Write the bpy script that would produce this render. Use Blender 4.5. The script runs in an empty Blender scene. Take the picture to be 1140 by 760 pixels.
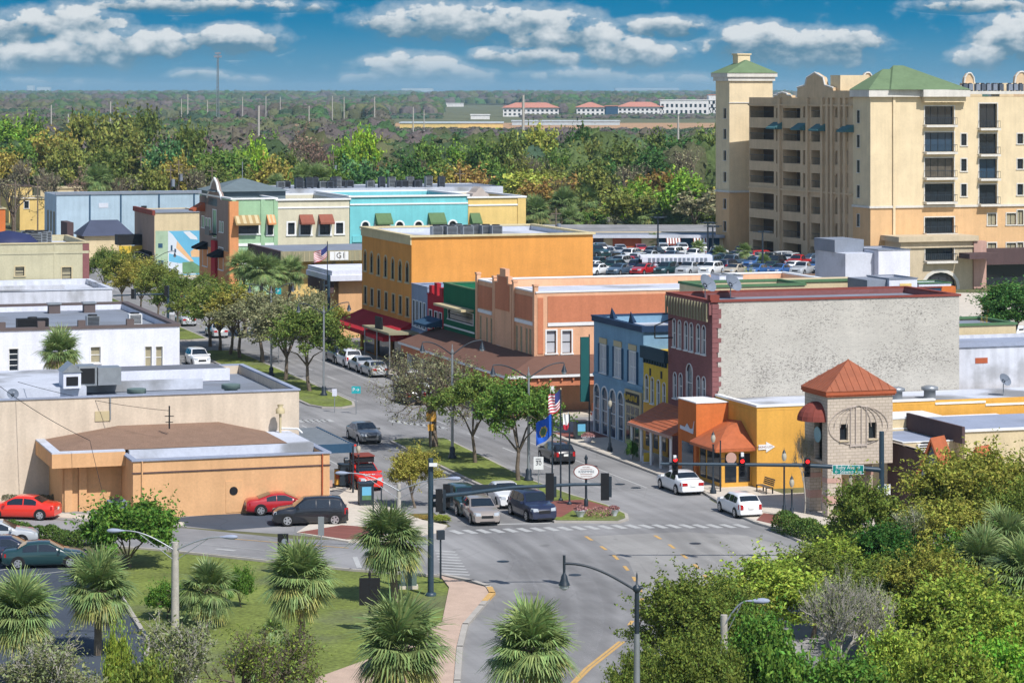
import bpy, math, random
import numpy as np
from mathutils import Vector, Matrix
random.seed(7); RNG = np.random.default_rng(11)
SC = bpy.context.scene; COL = SC.collection
R = math.radians
# ---------------------------------------------------------------- camera
F = 3050.0; CH = 27.0; HZ = 100.0          # focal length in photo pixels, camera height, horizon row
cam = bpy.data.cameras.new('camera'); camo = bpy.data.objects.new('camera', cam); COL.objects.link(camo)
camo.location = (0, 0, CH); camo.rotation_euler = (R(90), 0, 0)
cam.sensor_width = 36; cam.lens = 36 * F / 1140; cam.shift_y = -280 / 1140
cam.clip_start = 1; cam.clip_end = 80000
SC.camera = camo
SC.view_settings.view_transform = 'Standard'; SC.view_settings.look = 'None'
SC.view_settings.exposure = 0.22; SC.view_settings.gamma = 1; SC.view_settings.use_curve_mapping = False
SC.cycles.max_bounces = 6; SC.cycles.diffuse_bounces = 2; SC.cycles.glossy_bounces = 3
SC.cycles.transmission_bounces = 3; SC.cycles.transparent_max_bounces = 6; SC.cycles.volume_bounces = 0
SC.cycles.use_denoising = True
# ---------------------------------------------------------------- sun
SUNH = Vector((0.56, -0.83)); EL = R(50)
SUNH.normalize()
sd = Vector((SUNH.x * math.cos(EL), SUNH.y * math.cos(EL), math.sin(EL)))
sun = bpy.data.lights.new('sun', 'SUN'); sun.energy = 4.3; sun.angle = R(0.55); sun.color = (1, .97, .93)
suno = bpy.data.objects.new('sun', sun); COL.objects.link(suno)
suno.rotation_euler = sd.to_track_quat('Z', 'Y').to_euler()
# ---------------------------------------------------------------- world: Nishita sky, a deep blue band and cumulus near the horizon
world = bpy.data.worlds.new('World'); SC.world = world; world.use_nodes = True
nt = world.node_tree; nt.nodes.clear()
class NB:
    def __init__(s, nt): s.nt = nt
    def n(s, t, **k):
        x = s.nt.nodes.new(t)
        for a, b in k.items(): setattr(x, a, b)
        return x
    def put(s, sock, v):
        if hasattr(v, 'is_output') or isinstance(v, bpy.types.NodeSocket): s.nt.links.new(v, sock)
        else: sock.default_value = v
    def m(s, op, a, b=0.0, c=None, clamp=False):
        x = s.n('ShaderNodeMath', operation=op); x.use_clamp = clamp
        s.put(x.inputs[0], a); s.put(x.inputs[1], b)
        if c is not None: s.put(x.inputs[2], c)
        return x.outputs[0]
    def ramp(s, v, a, b, interp='SMOOTHSTEP'):
        x = s.n('ShaderNodeMapRange', interpolation_type=interp)
        s.put(x.inputs[0], v); x.inputs[1].default_value = a; x.inputs[2].default_value = b
        return x.outputs[0]
    def mix(s, f, a, b, mode='MIX'):
        x = s.n('ShaderNodeMix', data_type='RGBA', blend_type=mode)
        s.put(x.inputs[0], f); s.put(x.inputs[6], a); s.put(x.inputs[7], b)
        return x.outputs[2]
def lin(r, g, b, k=1.0):
    f = lambda c: (c / 255 / 12.92 if c <= 10.3 else ((c / 255 + .055) / 1.055) ** 2.4) * k
    return (f(r), f(g), f(b), 1)
B_ = NB(nt)
sky = B_.n('ShaderNodeTexSky', sky_type='NISHITA', sun_disc=False)
sky.sun_elevation = EL; sky.sun_rotation = math.atan2(SUNH.x, SUNH.y); sky.altitude = 0; sky.air_density = 1; sky.dust_density = .6; sky.ozone_density = 2
bg1 = B_.n('ShaderNodeBackground'); nt.links.new(sky.outputs[0], bg1.inputs[0]); bg1.inputs[1].default_value = .11
tc = B_.n('ShaderNodeTexCoord'); sx = B_.n('ShaderNodeSeparateXYZ'); nt.links.new(tc.outputs['Generated'], sx.inputs[0])
yy = B_.m('MAXIMUM', sx.outputs[1], .05)
U = B_.m('MULTIPLY', B_.m('DIVIDE', sx.outputs[0], yy), F)      # azimuth and elevation tangents in a 3050 unit scale
V = B_.m('MULTIPLY', B_.m('DIVIDE', sx.outputs[2], yy), F)
# cumulus banks: azimuth, elevation, half widths, weight
CL = [(-525, 40, 75, 17, 1), (-460, 50, 62, 21, 1.05), (-405, 54, 46, 15, 1.1), (-500, 78, 62, 17, 1), (-550, 70, 60, 16, 0.9), (-312, 59, 52, 15, 1.2), (-348, 17, 27, 7, 1), (-295, 11, 24, 6, 0.9), (-365, 96, 110, 7, 0.8), (-222, 92, 14, 5, 0.8), (-115, 26, 50, 17, 1.2), (-68, 18, 46, 12, 1.1), (-168, 13, 22, 7, 1), (-65, 80, 80, 20, 1.05), (-130, 76, 38, 10, 0.9), (20, 78, 60, 17, 0.95), (35, 58, 45, 12, 0.9), (80, 62, 50, 15, 1.0), (130, 44, 52, 18, 1.15), (168, 72, 44, 11, 1.1), (30, 38, 50, 11, 0.85), (78, 16, 62, 9, 0.8), (275, 58, 52, 19, 1.15), (335, 50, 58, 19, 1.15), (380, 58, 30, 12, 1.05), (558, 64, 42, 26, 1.2), (525, 38, 32, 13, 1.1), (525, 96, 60, 7, 0.8), (190, 10, 60, 8, 0.6), (120, 8, 30, 6, 0.6), (-540, 8, 60, 6, 0.5), (-20, 38, 26, 9, 0.8)]
def field():
    acc = None; num = None; den = None
    cb = B_.n('ShaderNodeCombineXYZ'); B_.put(cb.inputs[0], B_.m('MULTIPLY', U, 1 / 30)); B_.put(cb.inputs[1], B_.m('MULTIPLY', V, 1 / 19))
    nz = B_.n('ShaderNodeTexNoise'); nz.inputs['Scale'].default_value = 1.0; nz.inputs['Detail'].default_value = 8; nz.inputs['Roughness'].default_value = .55
    nt.links.new(cb.outputs[0], nz.inputs['Vector'])
    for (a, b, rx, ry, w) in CL:
        q0 = B_.m('DIVIDE', B_.m('SUBTRACT', V, b - ry * .25), ry)
        p = B_.m('POWER', B_.m('ABSOLUTE', B_.m('DIVIDE', B_.m('SUBTRACT', U, a), rx * 1.18)), 2); q = B_.m('POWER', B_.m('ABSOLUTE', B_.m('MULTIPLY', q0, .84)), 2)
        d = B_.m('MULTIPLY', B_.m('SUBTRACT', 1.0, B_.m('ADD', p, q)), w); dp = B_.m('POWER', B_.m('MAXIMUM', B_.m('ADD', d, .8), 0.0), 3.0)
        acc = d if acc is None else B_.m('MAXIMUM', acc, d)
        wq = B_.m('MULTIPLY', dp, q0); num = wq if num is None else B_.m('ADD', num, wq); den = dp if den is None else B_.m('ADD', den, dp)
    acc = B_.m('MAXIMUM', acc, -1.2)
    f = B_.m('ADD', acc, B_.m('MULTIPLY', B_.m('SUBTRACT', nz.outputs[0], .5), 3.4))
    hgt = B_.m('DIVIDE', num, B_.m('MAXIMUM', den, .001))
    return f, hgt, nz.outputs[0]
d0, hgt, nz0 = field()
veil = B_.m('MULTIPLY', B_.ramp(d0, -1.0, .4), .42); cover = B_.m('MAXIMUM', B_.ramp(d0, 0, .5), veil)
lit = B_.ramp(B_.m('ADD', hgt, B_.m('MULTIPLY', B_.m('SUBTRACT', nz0, .5), 3.2)), -.75, .75)
base = B_.ramp(V, 0, 100)
KS = .86   # keeps the band's level under the exposure above
skycol = B_.mix(base, lin(92, 150, 184, KS), lin(4, 130, 176, KS))
skycol = B_.mix(B_.ramp(V, 35, 130), skycol, lin(0, 120, 168, KS))
cloudc = B_.mix(lit, lin(92, 134, 158, KS), lin(228, 232, 234, KS))
cloudc = B_.mix(B_.m('SUBTRACT', 1.0, B_.ramp(V, -5, 45)), cloudc, lin(118, 162, 190, KS))
fc = B_.mix(B_.m('MULTIPLY', cover, .93), skycol, cloudc)
bg2 = B_.n('ShaderNodeBackground'); nt.links.new(fc, bg2.inputs[0]); bg2.inputs[1].default_value = 1.0
lowf = B_.m('MULTIPLY', B_.m('SUBTRACT', 1.0, B_.ramp(V, 260, 700)), B_.ramp(sx.outputs[1], .05, .3))
ms = B_.n('ShaderNodeMixShader'); nt.links.new(lowf, ms.inputs[0]); nt.links.new(bg1.outputs[0], ms.inputs[1]); nt.links.new(bg2.outputs[0], ms.inputs[2])
wo = B_.n('ShaderNodeOutputWorld'); nt.links.new(ms.outputs[0], wo.inputs[0])
# ---------------------------------------------------------------- street frame
TH = math.atan(990 / 3050); cT, sT = math.cos(TH), math.sin(TH)
def W(t, s): return (t * cT - s * sT, t * sT + s * cT)      # t across the main street, s along it, both in metres
def inv(x, y): return (x * cT + y * sT, -x * sT + y * cT)
def G(px, py, z=0.0):                                          # where a line of sight measured on the photo meets height z
    Y = (CH - z) * F / (py - HZ); return ((px - 570) / F * Y, Y)
def TSp(px, py, z=0.0): return inv(*G(px, py, z))
def hit(px, P, d):                                             # distance along the line P + a d that azimuth px meets
    k = (px - 570) / F
    return (k * P[1] - P[0]) / (d[0] - k * d[1])
def zat(py, Y): return CH - (py - HZ) / F * Y
def s_on(px, t): return hit(px, W(t, 0), (-sT, cT))
def t_on(px, s): return hit(px, W(0, s), (cT, sT))
# ---------------------------------------------------------------- materials
MATS = {}
def mk(name, col, rough=.8, var=.12, scale=.6, fine=0, spec=.3, metal=0, bump=0, bscale=20, objcol=False, island=0, transl=0, coat=0, stains=0, streak=0):
    if name in MATS: return MATS[name]
    m = bpy.data.materials.new(name); m.use_nodes = True; nt = m.node_tree; nt.nodes.clear(); b = NB(nt)
    out = b.n('ShaderNodeOutputMaterial'); p = b.n('ShaderNodeBsdfPrincipled')
    c = (*col[:3], 1)
    if objcol:
        oi = b.n('ShaderNodeObjectInfo'); cs = oi.outputs['Color']
    else:
        rgb = b.n('ShaderNodeRGB'); rgb.outputs[0].default_value = c; cs = rgb.outputs[0]
    tc = b.n('ShaderNodeTexCoord')
    if var:
        nz = b.n('ShaderNodeTexNoise'); nz.inputs['Scale'].default_value = scale; nz.inputs['Detail'].default_value = 6; nz.inputs['Roughness'].default_value = .62
        nt.links.new(tc.outputs['Object'], nz.inputs['Vector'])
        f = b.m('ADD', b.m('MULTIPLY', b.ramp(nz.outputs[0], .28, .72, 'LINEAR'), 2 * var), 1 - var)
        if fine:
            n2 = b.n('ShaderNodeTexNoise'); n2.inputs['Scale'].default_value = scale * 14; n2.inputs['Detail'].default_value = 3
            nt.links.new(tc.outputs['Object'], n2.inputs['Vector'])
            f = b.m('MULTIPLY', f, b.m('ADD', b.m('MULTIPLY', b.ramp(n2.outputs[0], .3, .7, 'LINEAR'), 2 * fine), 1 - fine))
        if streak:
            mp = b.n('ShaderNodeMapping'); mp.inputs['Scale'].default_value = (1.6, 1.6, .12); nt.links.new(tc.outputs['Object'], mp.inputs[0])
            n3 = b.n('ShaderNodeTexNoise'); n3.inputs['Scale'].default_value = 1.2; n3.inputs['Detail'].default_value = 5; nt.links.new(mp.outputs[0], n3.inputs['Vector'])
            f = b.m('MULTIPLY', f, b.m('ADD', b.m('MULTIPLY', b.ramp(n3.outputs[0], .38, .6, 'LINEAR'), streak), 1 - streak))
        vm = b.n('ShaderNodeVectorMath', operation='SCALE'); nt.links.new(cs, vm.inputs[0]); nt.links.new(f, vm.inputs['Scale']); cs = vm.outputs[0]
        if stains:
            n4 = b.n('ShaderNodeTexNoise'); n4.inputs['Scale'].default_value = scale * .45; n4.inputs['Detail'].default_value = 7; nt.links.new(tc.outputs['Object'], n4.inputs['Vector'])
            cs = b.mix(b.m('MULTIPLY', b.ramp(n4.outputs[0], .5, .66), stains), cs, (.12, .115, .1, 1))
    if island:
        g = b.n('ShaderNodeNewGeometry'); ri = g.outputs['Random Per Island']
        oi2 = b.n('ShaderNodeObjectInfo')
        f = b.m('ADD', b.m('MULTIPLY', ri, 2 * island), 1 - island)
        f = b.m('MULTIPLY', f, b.m('ADD', b.m('MULTIPLY', oi2.outputs['Random'], .3), .85))
        vm = b.n('ShaderNodeVectorMath', operation='SCALE'); nt.links.new(cs, vm.inputs[0]); nt.links.new(f, vm.inputs['Scale']); cs = vm.outputs[0]
        hs = b.n('ShaderNodeHueSaturation'); nt.links.new(cs, hs.inputs['Color']); b.put(hs.inputs['Hue'], b.m('ADD', b.m('MULTIPLY', b.m('FRACT', b.m('MULTIPLY', ri, 7.31)), .06), .47)); cs = hs.outputs[0]
    nt.links.new(cs, p.inputs['Base Color'])
    p.inputs['Roughness'].default_value = rough; p.inputs['Specular IOR Level'].default_value = spec; p.inputs['Metallic'].default_value = metal
    if coat: p.inputs['Coat Weight'].default_value = coat; p.inputs['Coat Roughness'].default_value = .04
    if bump:
        nb = b.n('ShaderNodeTexNoise'); nb.inputs['Scale'].default_value = bscale; nb.inputs['Detail'].default_value = 3; nt.links.new(tc.outputs['Object'], nb.inputs['Vector'])
        bp = b.n('ShaderNodeBump'); bp.inputs['Strength'].default_value = bump; bp.inputs['Distance'].default_value = .05; nt.links.new(nb.outputs[0], bp.inputs['Height']); nt.links.new(bp.outputs[0], p.inputs['Normal'])
    if transl:
        tr = b.n('ShaderNodeBsdfTranslucent'); nt.links.new(cs, tr.inputs[0]); mx = b.n('ShaderNodeMixShader'); mx.inputs[0].default_value = transl
        nt.links.new(p.outputs[0], mx.inputs[1]); nt.links.new(tr.outputs[0], mx.inputs[2]); nt.links.new(mx.outputs[0], out.inputs[0])
    else: nt.links.new(p.outputs[0], out.inputs[0])
    MATS[name] = m; return m
def emis(name, col, k):
    m = bpy.data.materials.new(name); m.use_nodes = True; p = m.node_tree.nodes['Principled BSDF']
    p.inputs['Base Color'].default_value = (*col, 1); p.inputs['Emission Color'].default_value = (*col, 1); p.inputs['Emission Strength'].default_value = k
    MATS[name] = m; return m
def brickmat(name, c1, c2, mortar, sc=1.0, bw=.24, bh=.075, speck=None, rough=.9, mort=.012, bias=0):
    m = bpy.data.materials.new(name); m.use_nodes = True; nt = m.node_tree; b = NB(nt); p = nt.nodes['Principled BSDF']; p.inputs['Roughness'].default_value = rough; p.inputs['Specular IOR Level'].default_value = .2
    tc = b.n('ShaderNodeTexCoord'); sp = b.n('ShaderNodeSeparateXYZ'); nt.links.new(tc.outputs['Object'], sp.inputs[0])
    cb = b.n('ShaderNodeCombineXYZ'); b.put(cb.inputs[0], b.m('ADD', sp.outputs[0], sp.outputs[1])); nt.links.new(sp.outputs[2], cb.inputs[1])
    br = b.n('ShaderNodeTexBrick'); nt.links.new(cb.outputs[0], br.inputs['Vector'])
    br.inputs['Scale'].default_value = sc; br.inputs['Color1'].default_value = (*c1, 1); br.inputs['Color2'].default_value = (*c2, 1); br.inputs['Mortar'].default_value = (*mortar, 1)
    br.inputs['Mortar Size'].default_value = mort; br.inputs['Brick Width'].default_value = bw; br.inputs['Row Height'].default_value = bh; br.inputs['Bias'].default_value = bias
    cs = br.outputs[0]
    nz = b.n('ShaderNodeTexNoise'); nz.inputs['Scale'].default_value = .5; nz.inputs['Detail'].default_value = 6; nt.links.new(tc.outputs['Object'], nz.inputs['Vector'])
    vm = b.n('ShaderNodeVectorMath', operation='SCALE'); nt.links.new(cs, vm.inputs[0]); nt.links.new(b.m('ADD', b.m('MULTIPLY', nz.outputs[0], .4), .8), vm.inputs['Scale']); cs = vm.outputs[0]
    if speck:
        mp = b.n('ShaderNodeMapping'); mp.inputs['Scale'].default_value = (1, 1, 2.2); nt.links.new(tc.outputs['Object'], mp.inputs[0])
        n2 = b.n('ShaderNodeTexNoise'); n2.inputs['Scale'].default_value = 6.5; n2.inputs['Detail'].default_value = 4; n2.inputs['Roughness'].default_value = .75; nt.links.new(mp.outputs[0], n2.inputs['Vector'])
        n3 = b.n('ShaderNodeTexNoise'); n3.inputs['Scale'].default_value = .16; n3.inputs['Detail'].default_value = 3; nt.links.new(mp.outputs[0], n3.inputs['Vector'])
        f = b.ramp(b.m('ADD', n2.outputs[0], b.m('MULTIPLY', b.m('SUBTRACT', n3.outputs[0], .5), .35)), .545, .64)
        cs = b.mix(b.m('MULTIPLY', f, .8), cs, (*speck, 1))
    nt.links.new(cs, p.inputs['Base Color']); MATS[name] = m; return m
def S(r, g, b, k=.62): return lin(r, g, b, k)[:3]       # albedo from a sunlit colour
M = MATS
emis('red_lamp', (1, .02, .02), 1.6)
# ---------------------------------------------------------------- mesh helpers
class MB:
    def __init__(s): s.v = []; s.f = []; s.m = []; s.sm = []
    def add(s, vs, fs, m=0, smooth=False):
        o = len(s.v); s.v += [tuple(map(float, a)) for a in vs]
        for f in fs: s.f.append([o + i for i in f]); s.m.append(m); s.sm.append(smooth)
        return s
    def quad(s, a, b, c, d, m=0): return s.add([a, b, c, d], [(0, 1, 2, 3)], m)
    def box(s, x0, y0, z0, x1, y1, z1, m=0):
        return s.add([(x0, y0, z0), (x1, y0, z0), (x1, y1, z0), (x0, y1, z0), (x0, y0, z1), (x1, y0, z1), (x1, y1, z1), (x0, y1, z1)],
                     [(3, 2, 1, 0), (4, 5, 6, 7), (0, 1, 5, 4), (1, 2, 6, 5), (2, 3, 7, 6), (3, 0, 4, 7)], m)
    def rbox(s, cx, cy, cz, lx, ly, lz, a=0, m=0):
        c, n = math.cos(a), math.sin(a); vs = []
        for z in (-lz / 2, lz / 2):
            for x, y in ((-1, -1), (1, -1), (1, 1), (-1, 1)):
                X, Y = x * lx / 2, y * ly / 2; vs.append((cx + X * c - Y * n, cy + X * n + Y * c, cz + z))
        return s.add(vs, [(3, 2, 1, 0), (4, 5, 6, 7), (0, 1, 5, 4), (1, 2, 6, 5), (2, 3, 7, 6), (3, 0, 4, 7)], m)
    def prism(s, pts, z0, z1, m=0, top=None):
        n = len(pts); vs = [(p[0], p[1], z0) for p in pts] + [(p[0], p[1], z1) for p in pts]
        s.add(vs, [tuple(range(n))[::-1]] + [(i, (i + 1) % n, n + (i + 1) % n, n + i) for i in range(n)], m)
        return s.add(vs[n:], [tuple(range(n))], m if top is None else top)
    def ext(s, pts, d, m=0):
        n = len(pts); vs = [tuple(p) for p in pts] + [(p[0] + d[0], p[1] + d[1], p[2] + d[2]) for p in pts]
        return s.add(vs, [tuple(range(n))[::-1], tuple(range(n, 2 * n))] + [(i, (i + 1) % n, n + (i + 1) % n, n + i) for i in range(n)], m)
    def cyl(s, p0, p1, r0, r1=None, n=8, m=0, caps=True, smooth=True):
        if r1 is None: r1 = r0
        p0, p1 = Vector(p0), Vector(p1); d = (p1 - p0)
        if d.length < 1e-6: return s
        d.normalize(); a = d.orthogonal().normalized(); b = d.cross(a); vs = []
        for p, r in ((p0, r0), (p1, r1)):
            for i in range(n):
                t = 2 * math.pi * i / n; vs.append(p + a * (r * math.cos(t)) + b * (r * math.sin(t)))
        s.add(vs, [(i, (i + 1) % n, n + (i + 1) % n, n + i) for i in range(n)], m, smooth)
        if caps: s.add(vs, [tuple(range(n))[::-1], tuple(range(n, 2 * n))], m)
        return s
    def tube(s, pts, r, n=6, m=0):
        for i in range(len(pts) - 1):
            ra = r[i] if isinstance(r, (list, tuple)) else r; rb = r[i + 1] if isinstance(r, (list, tuple)) else r
            s.cyl(pts[i], pts[i + 1], ra, rb, n, m)
        return s
    def lathe(s, prof, c=(0, 0, 0), n=12, m=0):
        vs = []; k = len(prof)
        for r, z in prof:
            for i in range(n):
                t = 2 * math.pi * i / n; vs.append((c[0] + r * math.cos(t), c[1] + r * math.sin(t), c[2] + z))
        fs = [(j * n + i, j * n + (i + 1) % n, (j + 1) * n + (i + 1) % n, (j + 1) * n + i) for j in range(k - 1) for i in range(n)]
        s.add(vs, fs, m, True)
        return s.add(vs, [tuple(range(n))[::-1], tuple(range((k - 1) * n, k * n))], m)
    def mesh(s, name, mats):
        me = bpy.data.meshes.new(name); me.from_pydata(s.v, [], s.f)
        for x in mats: me.materials.append(x)
        me.polygons.foreach_set('material_index', s.m); me.polygons.foreach_set('use_smooth', s.sm); me.update(); return me
    def build(s, name, mats, parent=None, loc=(0, 0, 0), rz=0, **pr):
        if not isinstance(mats, (list, tuple)): mats = [mats]
        return link(name, s.mesh(name, mats), parent, loc, rz, **pr)
def link(name, data, parent=None, loc=(0, 0, 0), rz=0, **pr):
    o = bpy.data.objects.new(name, data); COL.objects.link(o); o.location = loc; o.rotation_euler = (0, 0, rz)
    if parent: o.parent = parent
    for k, v in pr.items():
        if k == 'color': o.color = v
        elif v is not None: o[k] = v
    return o
def thing(name, label, cat, loc=(0, 0, 0), rz=0, group=None):
    if len(loc) == 2: loc = (*loc, 0)
    return link(name, None, None, loc, rz, label=label, category=cat, group=group)
def copy_tree(o, parent=None):
    c = o.copy(); COL.objects.link(c)
    if parent: c.parent = parent
    for ch in list(o.children): copy_tree(ch, c)
    return c
def place(o, x, y, rz=0, label=None, group=None, z=0, sc=None):
    o.location = (x, y, z); o.rotation_euler = (0, 0, rz)
    if label: o['label'] = label
    if group: o['group'] = group
    if sc: o.scale = sc
    return o
def npmesh(name, verts, quads, mat, cols=None, mi=None):
    me = bpy.data.meshes.new(name); nf = len(quads); k = quads.shape[1]
    me.vertices.add(len(verts)); me.vertices.foreach_set('co', verts.astype(np.float32).ravel())
    me.loops.add(nf * k); me.loops.foreach_set('vertex_index', quads.astype(np.int32).ravel())
    me.polygons.add(nf); me.polygons.foreach_set('loop_start', np.arange(0, nf * k, k, dtype=np.int32))
    for x in (mat if isinstance(mat, (list, tuple)) else [mat]): me.materials.append(x)
    if mi is not None: me.polygons.foreach_set('material_index', mi.astype(np.int32))
    me.update(calc_edges=True)
    if cols is not None:
        at = me.attributes.new('tint', 'FLOAT_COLOR', 'POINT'); at.data.foreach_set('color', cols.astype(np.float32).ravel())
    return me
# ---------------------------------------------------------------- walls with real openings
def wall(mb, P, d, n, Wd, z0, z1, ops, depth=.22, m=0, mr=None):
    """wall from P along unit d (2D), outward n; ops = (a0,a1,z0,z1,kind)"""
    mr = m if mr is None else mr
    def pt(a, z, i=0): return (P[0] + d[0] * a - n[0] * i, P[1] + d[1] * a - n[1] * i, z)
    ops = [(max(.02, o[0]), min(Wd - .02, o[1]), max(z0 + .001, o[2]), min(z1 - .01, o[3]), o[4]) for o in ops]
    ops = [o for o in ops if o[1] - o[0] > .05 and o[3] - o[2] > .05]
    xs = sorted({0, Wd} | {round(o[i], 4) for o in ops for i in (0, 1)}); zs = sorted({z0, z1} | {round(o[i], 4) for o in ops for i in (2, 3)})
    for i in range(len(xs) - 1):
        run = None
        for j in range(len(zs) - 1):
            cx, cz = (xs[i] + xs[i + 1]) / 2, (zs[j] + zs[j + 1]) / 2
            hole = any(o[0] - 1e-3 < cx < o[1] + 1e-3 and o[2] - 1e-3 < cz < o[3] + 1e-3 for o in ops)
            if not hole:
                run = (run[0], zs[j + 1]) if run else (zs[j], zs[j + 1])
            if (hole or j == len(zs) - 2) and run:
                mb.quad(pt(xs[i], run[0]), pt(xs[i + 1], run[0]), pt(xs[i + 1], run[1]), pt(xs[i], run[1]), m); run = None
    for a0, a1, b0, b1, kind in ops:
        if kind == 'arch':
            r = (a1 - a0) / 2; cx = (a0 + a1) / 2; rr = min(r, (b1 - b0) * .8); zc = b1 - rr; N = 8
            arc = [(cx - r * math.cos(math.pi * i / N), zc + rr * math.sin(math.pi * i / N)) for i in range(N + 1)]
            for i in range(N):
                (xa, za), (xb, zb) = arc[i], arc[i + 1]
                mb.quad(pt(xa, za), pt(xb, zb), pt(xb, b1), pt(xa, b1), m); mb.quad(pt(xa, za), pt(xb, zb), pt(xb, zb, depth), pt(xa, za, depth), mr)
            top = zc
        else:
            mb.quad(pt(a0, b1), pt(a1, b1), pt(a1, b1, depth), pt(a0, b1, depth), mr); top = b1
        mb.quad(pt(a0, b0), pt(a1, b0), pt(a1, b0, depth), pt(a0, b0, depth), mr)
        mb.quad(pt(a0, b0), pt(a0, top), pt(a0, top, depth), pt(a0, b0, depth), mr); mb.quad(pt(a1, b0), pt(a1, top), pt(a1, top, depth), pt(a1, b0, depth), mr)
mk('glass', (.018, .024, .032), .06, 0, spec=.6); mk('glass_blue', (.03, .06, .10), .08, 0, spec=.6); mk('blind', S(225, 228, 235), .5, .05); mk('curtain', S(190, 180, 150), .7, .1, 3)
mk('white_trim', (.74, .74, .73), .6, .05, 2); mk('cream_trim', S(232, 214, 170), .7, .05, 2); mk('dark_metal', (.018, .028, .04), .45, .1, 3, spec=.5)
mk('dark_frame', (.03, .032, .035), .5, 0); mk('grey_metal', (.32, .34, .36), .4, .12, 2, metal=.5); mk('black', (.012, .012, .014), .6, 0)
WC = {}
def window(parent, loc, rz, w, h, kind='rect', trim='white_trim', tw=.1, frame='dark_frame', glass='glass', nx=1, nz=2, depth=.2, sill=True, proud=.05, name='window'):
    key = (round(w, 1), round(h, 1), kind, trim, tw, frame, glass, nx, nz, depth, sill, proud)
    if key not in WC:
        a = MB(); p = MB(); w0, h0 = w / 2, h / 2; N = 8
        if kind == 'arch':
            rr = min(w0, h * .8); zc = h0 - rr
            arc = [(-w0 * math.cos(math.pi * i / N), zc + rr * math.sin(math.pi * i / N)) for i in range(N + 1)]
            p.add([(-w0, depth, -h0), (w0, depth, -h0)] + [(x, depth, z) for x, z in arc[::-1]], [tuple(range(N + 3))])
            if tw:
                o = [(-(w0 + tw) * math.cos(math.pi * i / N), zc + (rr + tw) * math.sin(math.pi * i / N)) for i in range(N + 1)]
                for i in range(N):
                    q = [arc[i], arc[i + 1], o[i + 1], o[i]]
                    a.ext([(x, .01, z) for x, z in q], (0, -proud - .01, 0), 0)
                for sg in (-1, 1): a.box(min(sg * w0, sg * (w0 + tw)), -proud, -h0, max(sg * w0, sg * (w0 + tw)), .01, zc, 0)
        else:
            p.add([(-w0, depth, -h0), (w0, depth, -h0), (w0, depth, h0), (-w0, depth, h0)], [(0, 1, 2, 3)])
            if tw:
                for sg in (-1, 1): a.box(min(sg * w0, sg * (w0 + tw)), -proud, -h0, max(sg * w0, sg * (w0 + tw)), .01, h0, 0)
                a.box(-w0 - tw, -proud, h0, w0 + tw, .01, h0 + tw, 0)
        if sill: a.box(-w0 - tw - .06, -proud - .07, -h0 - max(tw, .08), w0 + tw + .06, .01, -h0, 0)
        fw = .055; y0, y1 = depth - .05, depth - .005; top = h0 if kind != 'arch' else h0 - min(w0, h * .8) * .25
        for sg in (-1, 1): a.box(min(sg * w0, sg * (w0 - fw)), y0, -h0, max(sg * w0, sg * (w0 - fw)), y1, top if kind != 'arch' else h0 - min(w0, h * .8), 1)
        a.box(-w0 + fw, y0, -h0, w0 - fw, y1, -h0 + fw, 1)
        if kind != 'arch': a.box(-w0 + fw, y0, h0 - fw, w0 - fw, y1, h0, 1)
        for i in range(1, nx): x = -w0 + w * i / nx; a.box(x - fw / 2, y0, -h0 + fw, x + fw / 2, y1, top - fw, 1)
        for i in range(1, nz): z = -h0 + h * i / nz; a.box(-w0 + fw, y0 + .004, z - fw / 2, w0 - fw, y1 + .002, z + fw / 2, 1)
        WC[key] = (a.mesh('window', [M[trim], M[frame]]), p.mesh('pane', [M[glass]]))
    fm, pm = WC[key]
    o = link(name, fm, parent, loc, rz); link('pane', pm, o); return o
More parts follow.
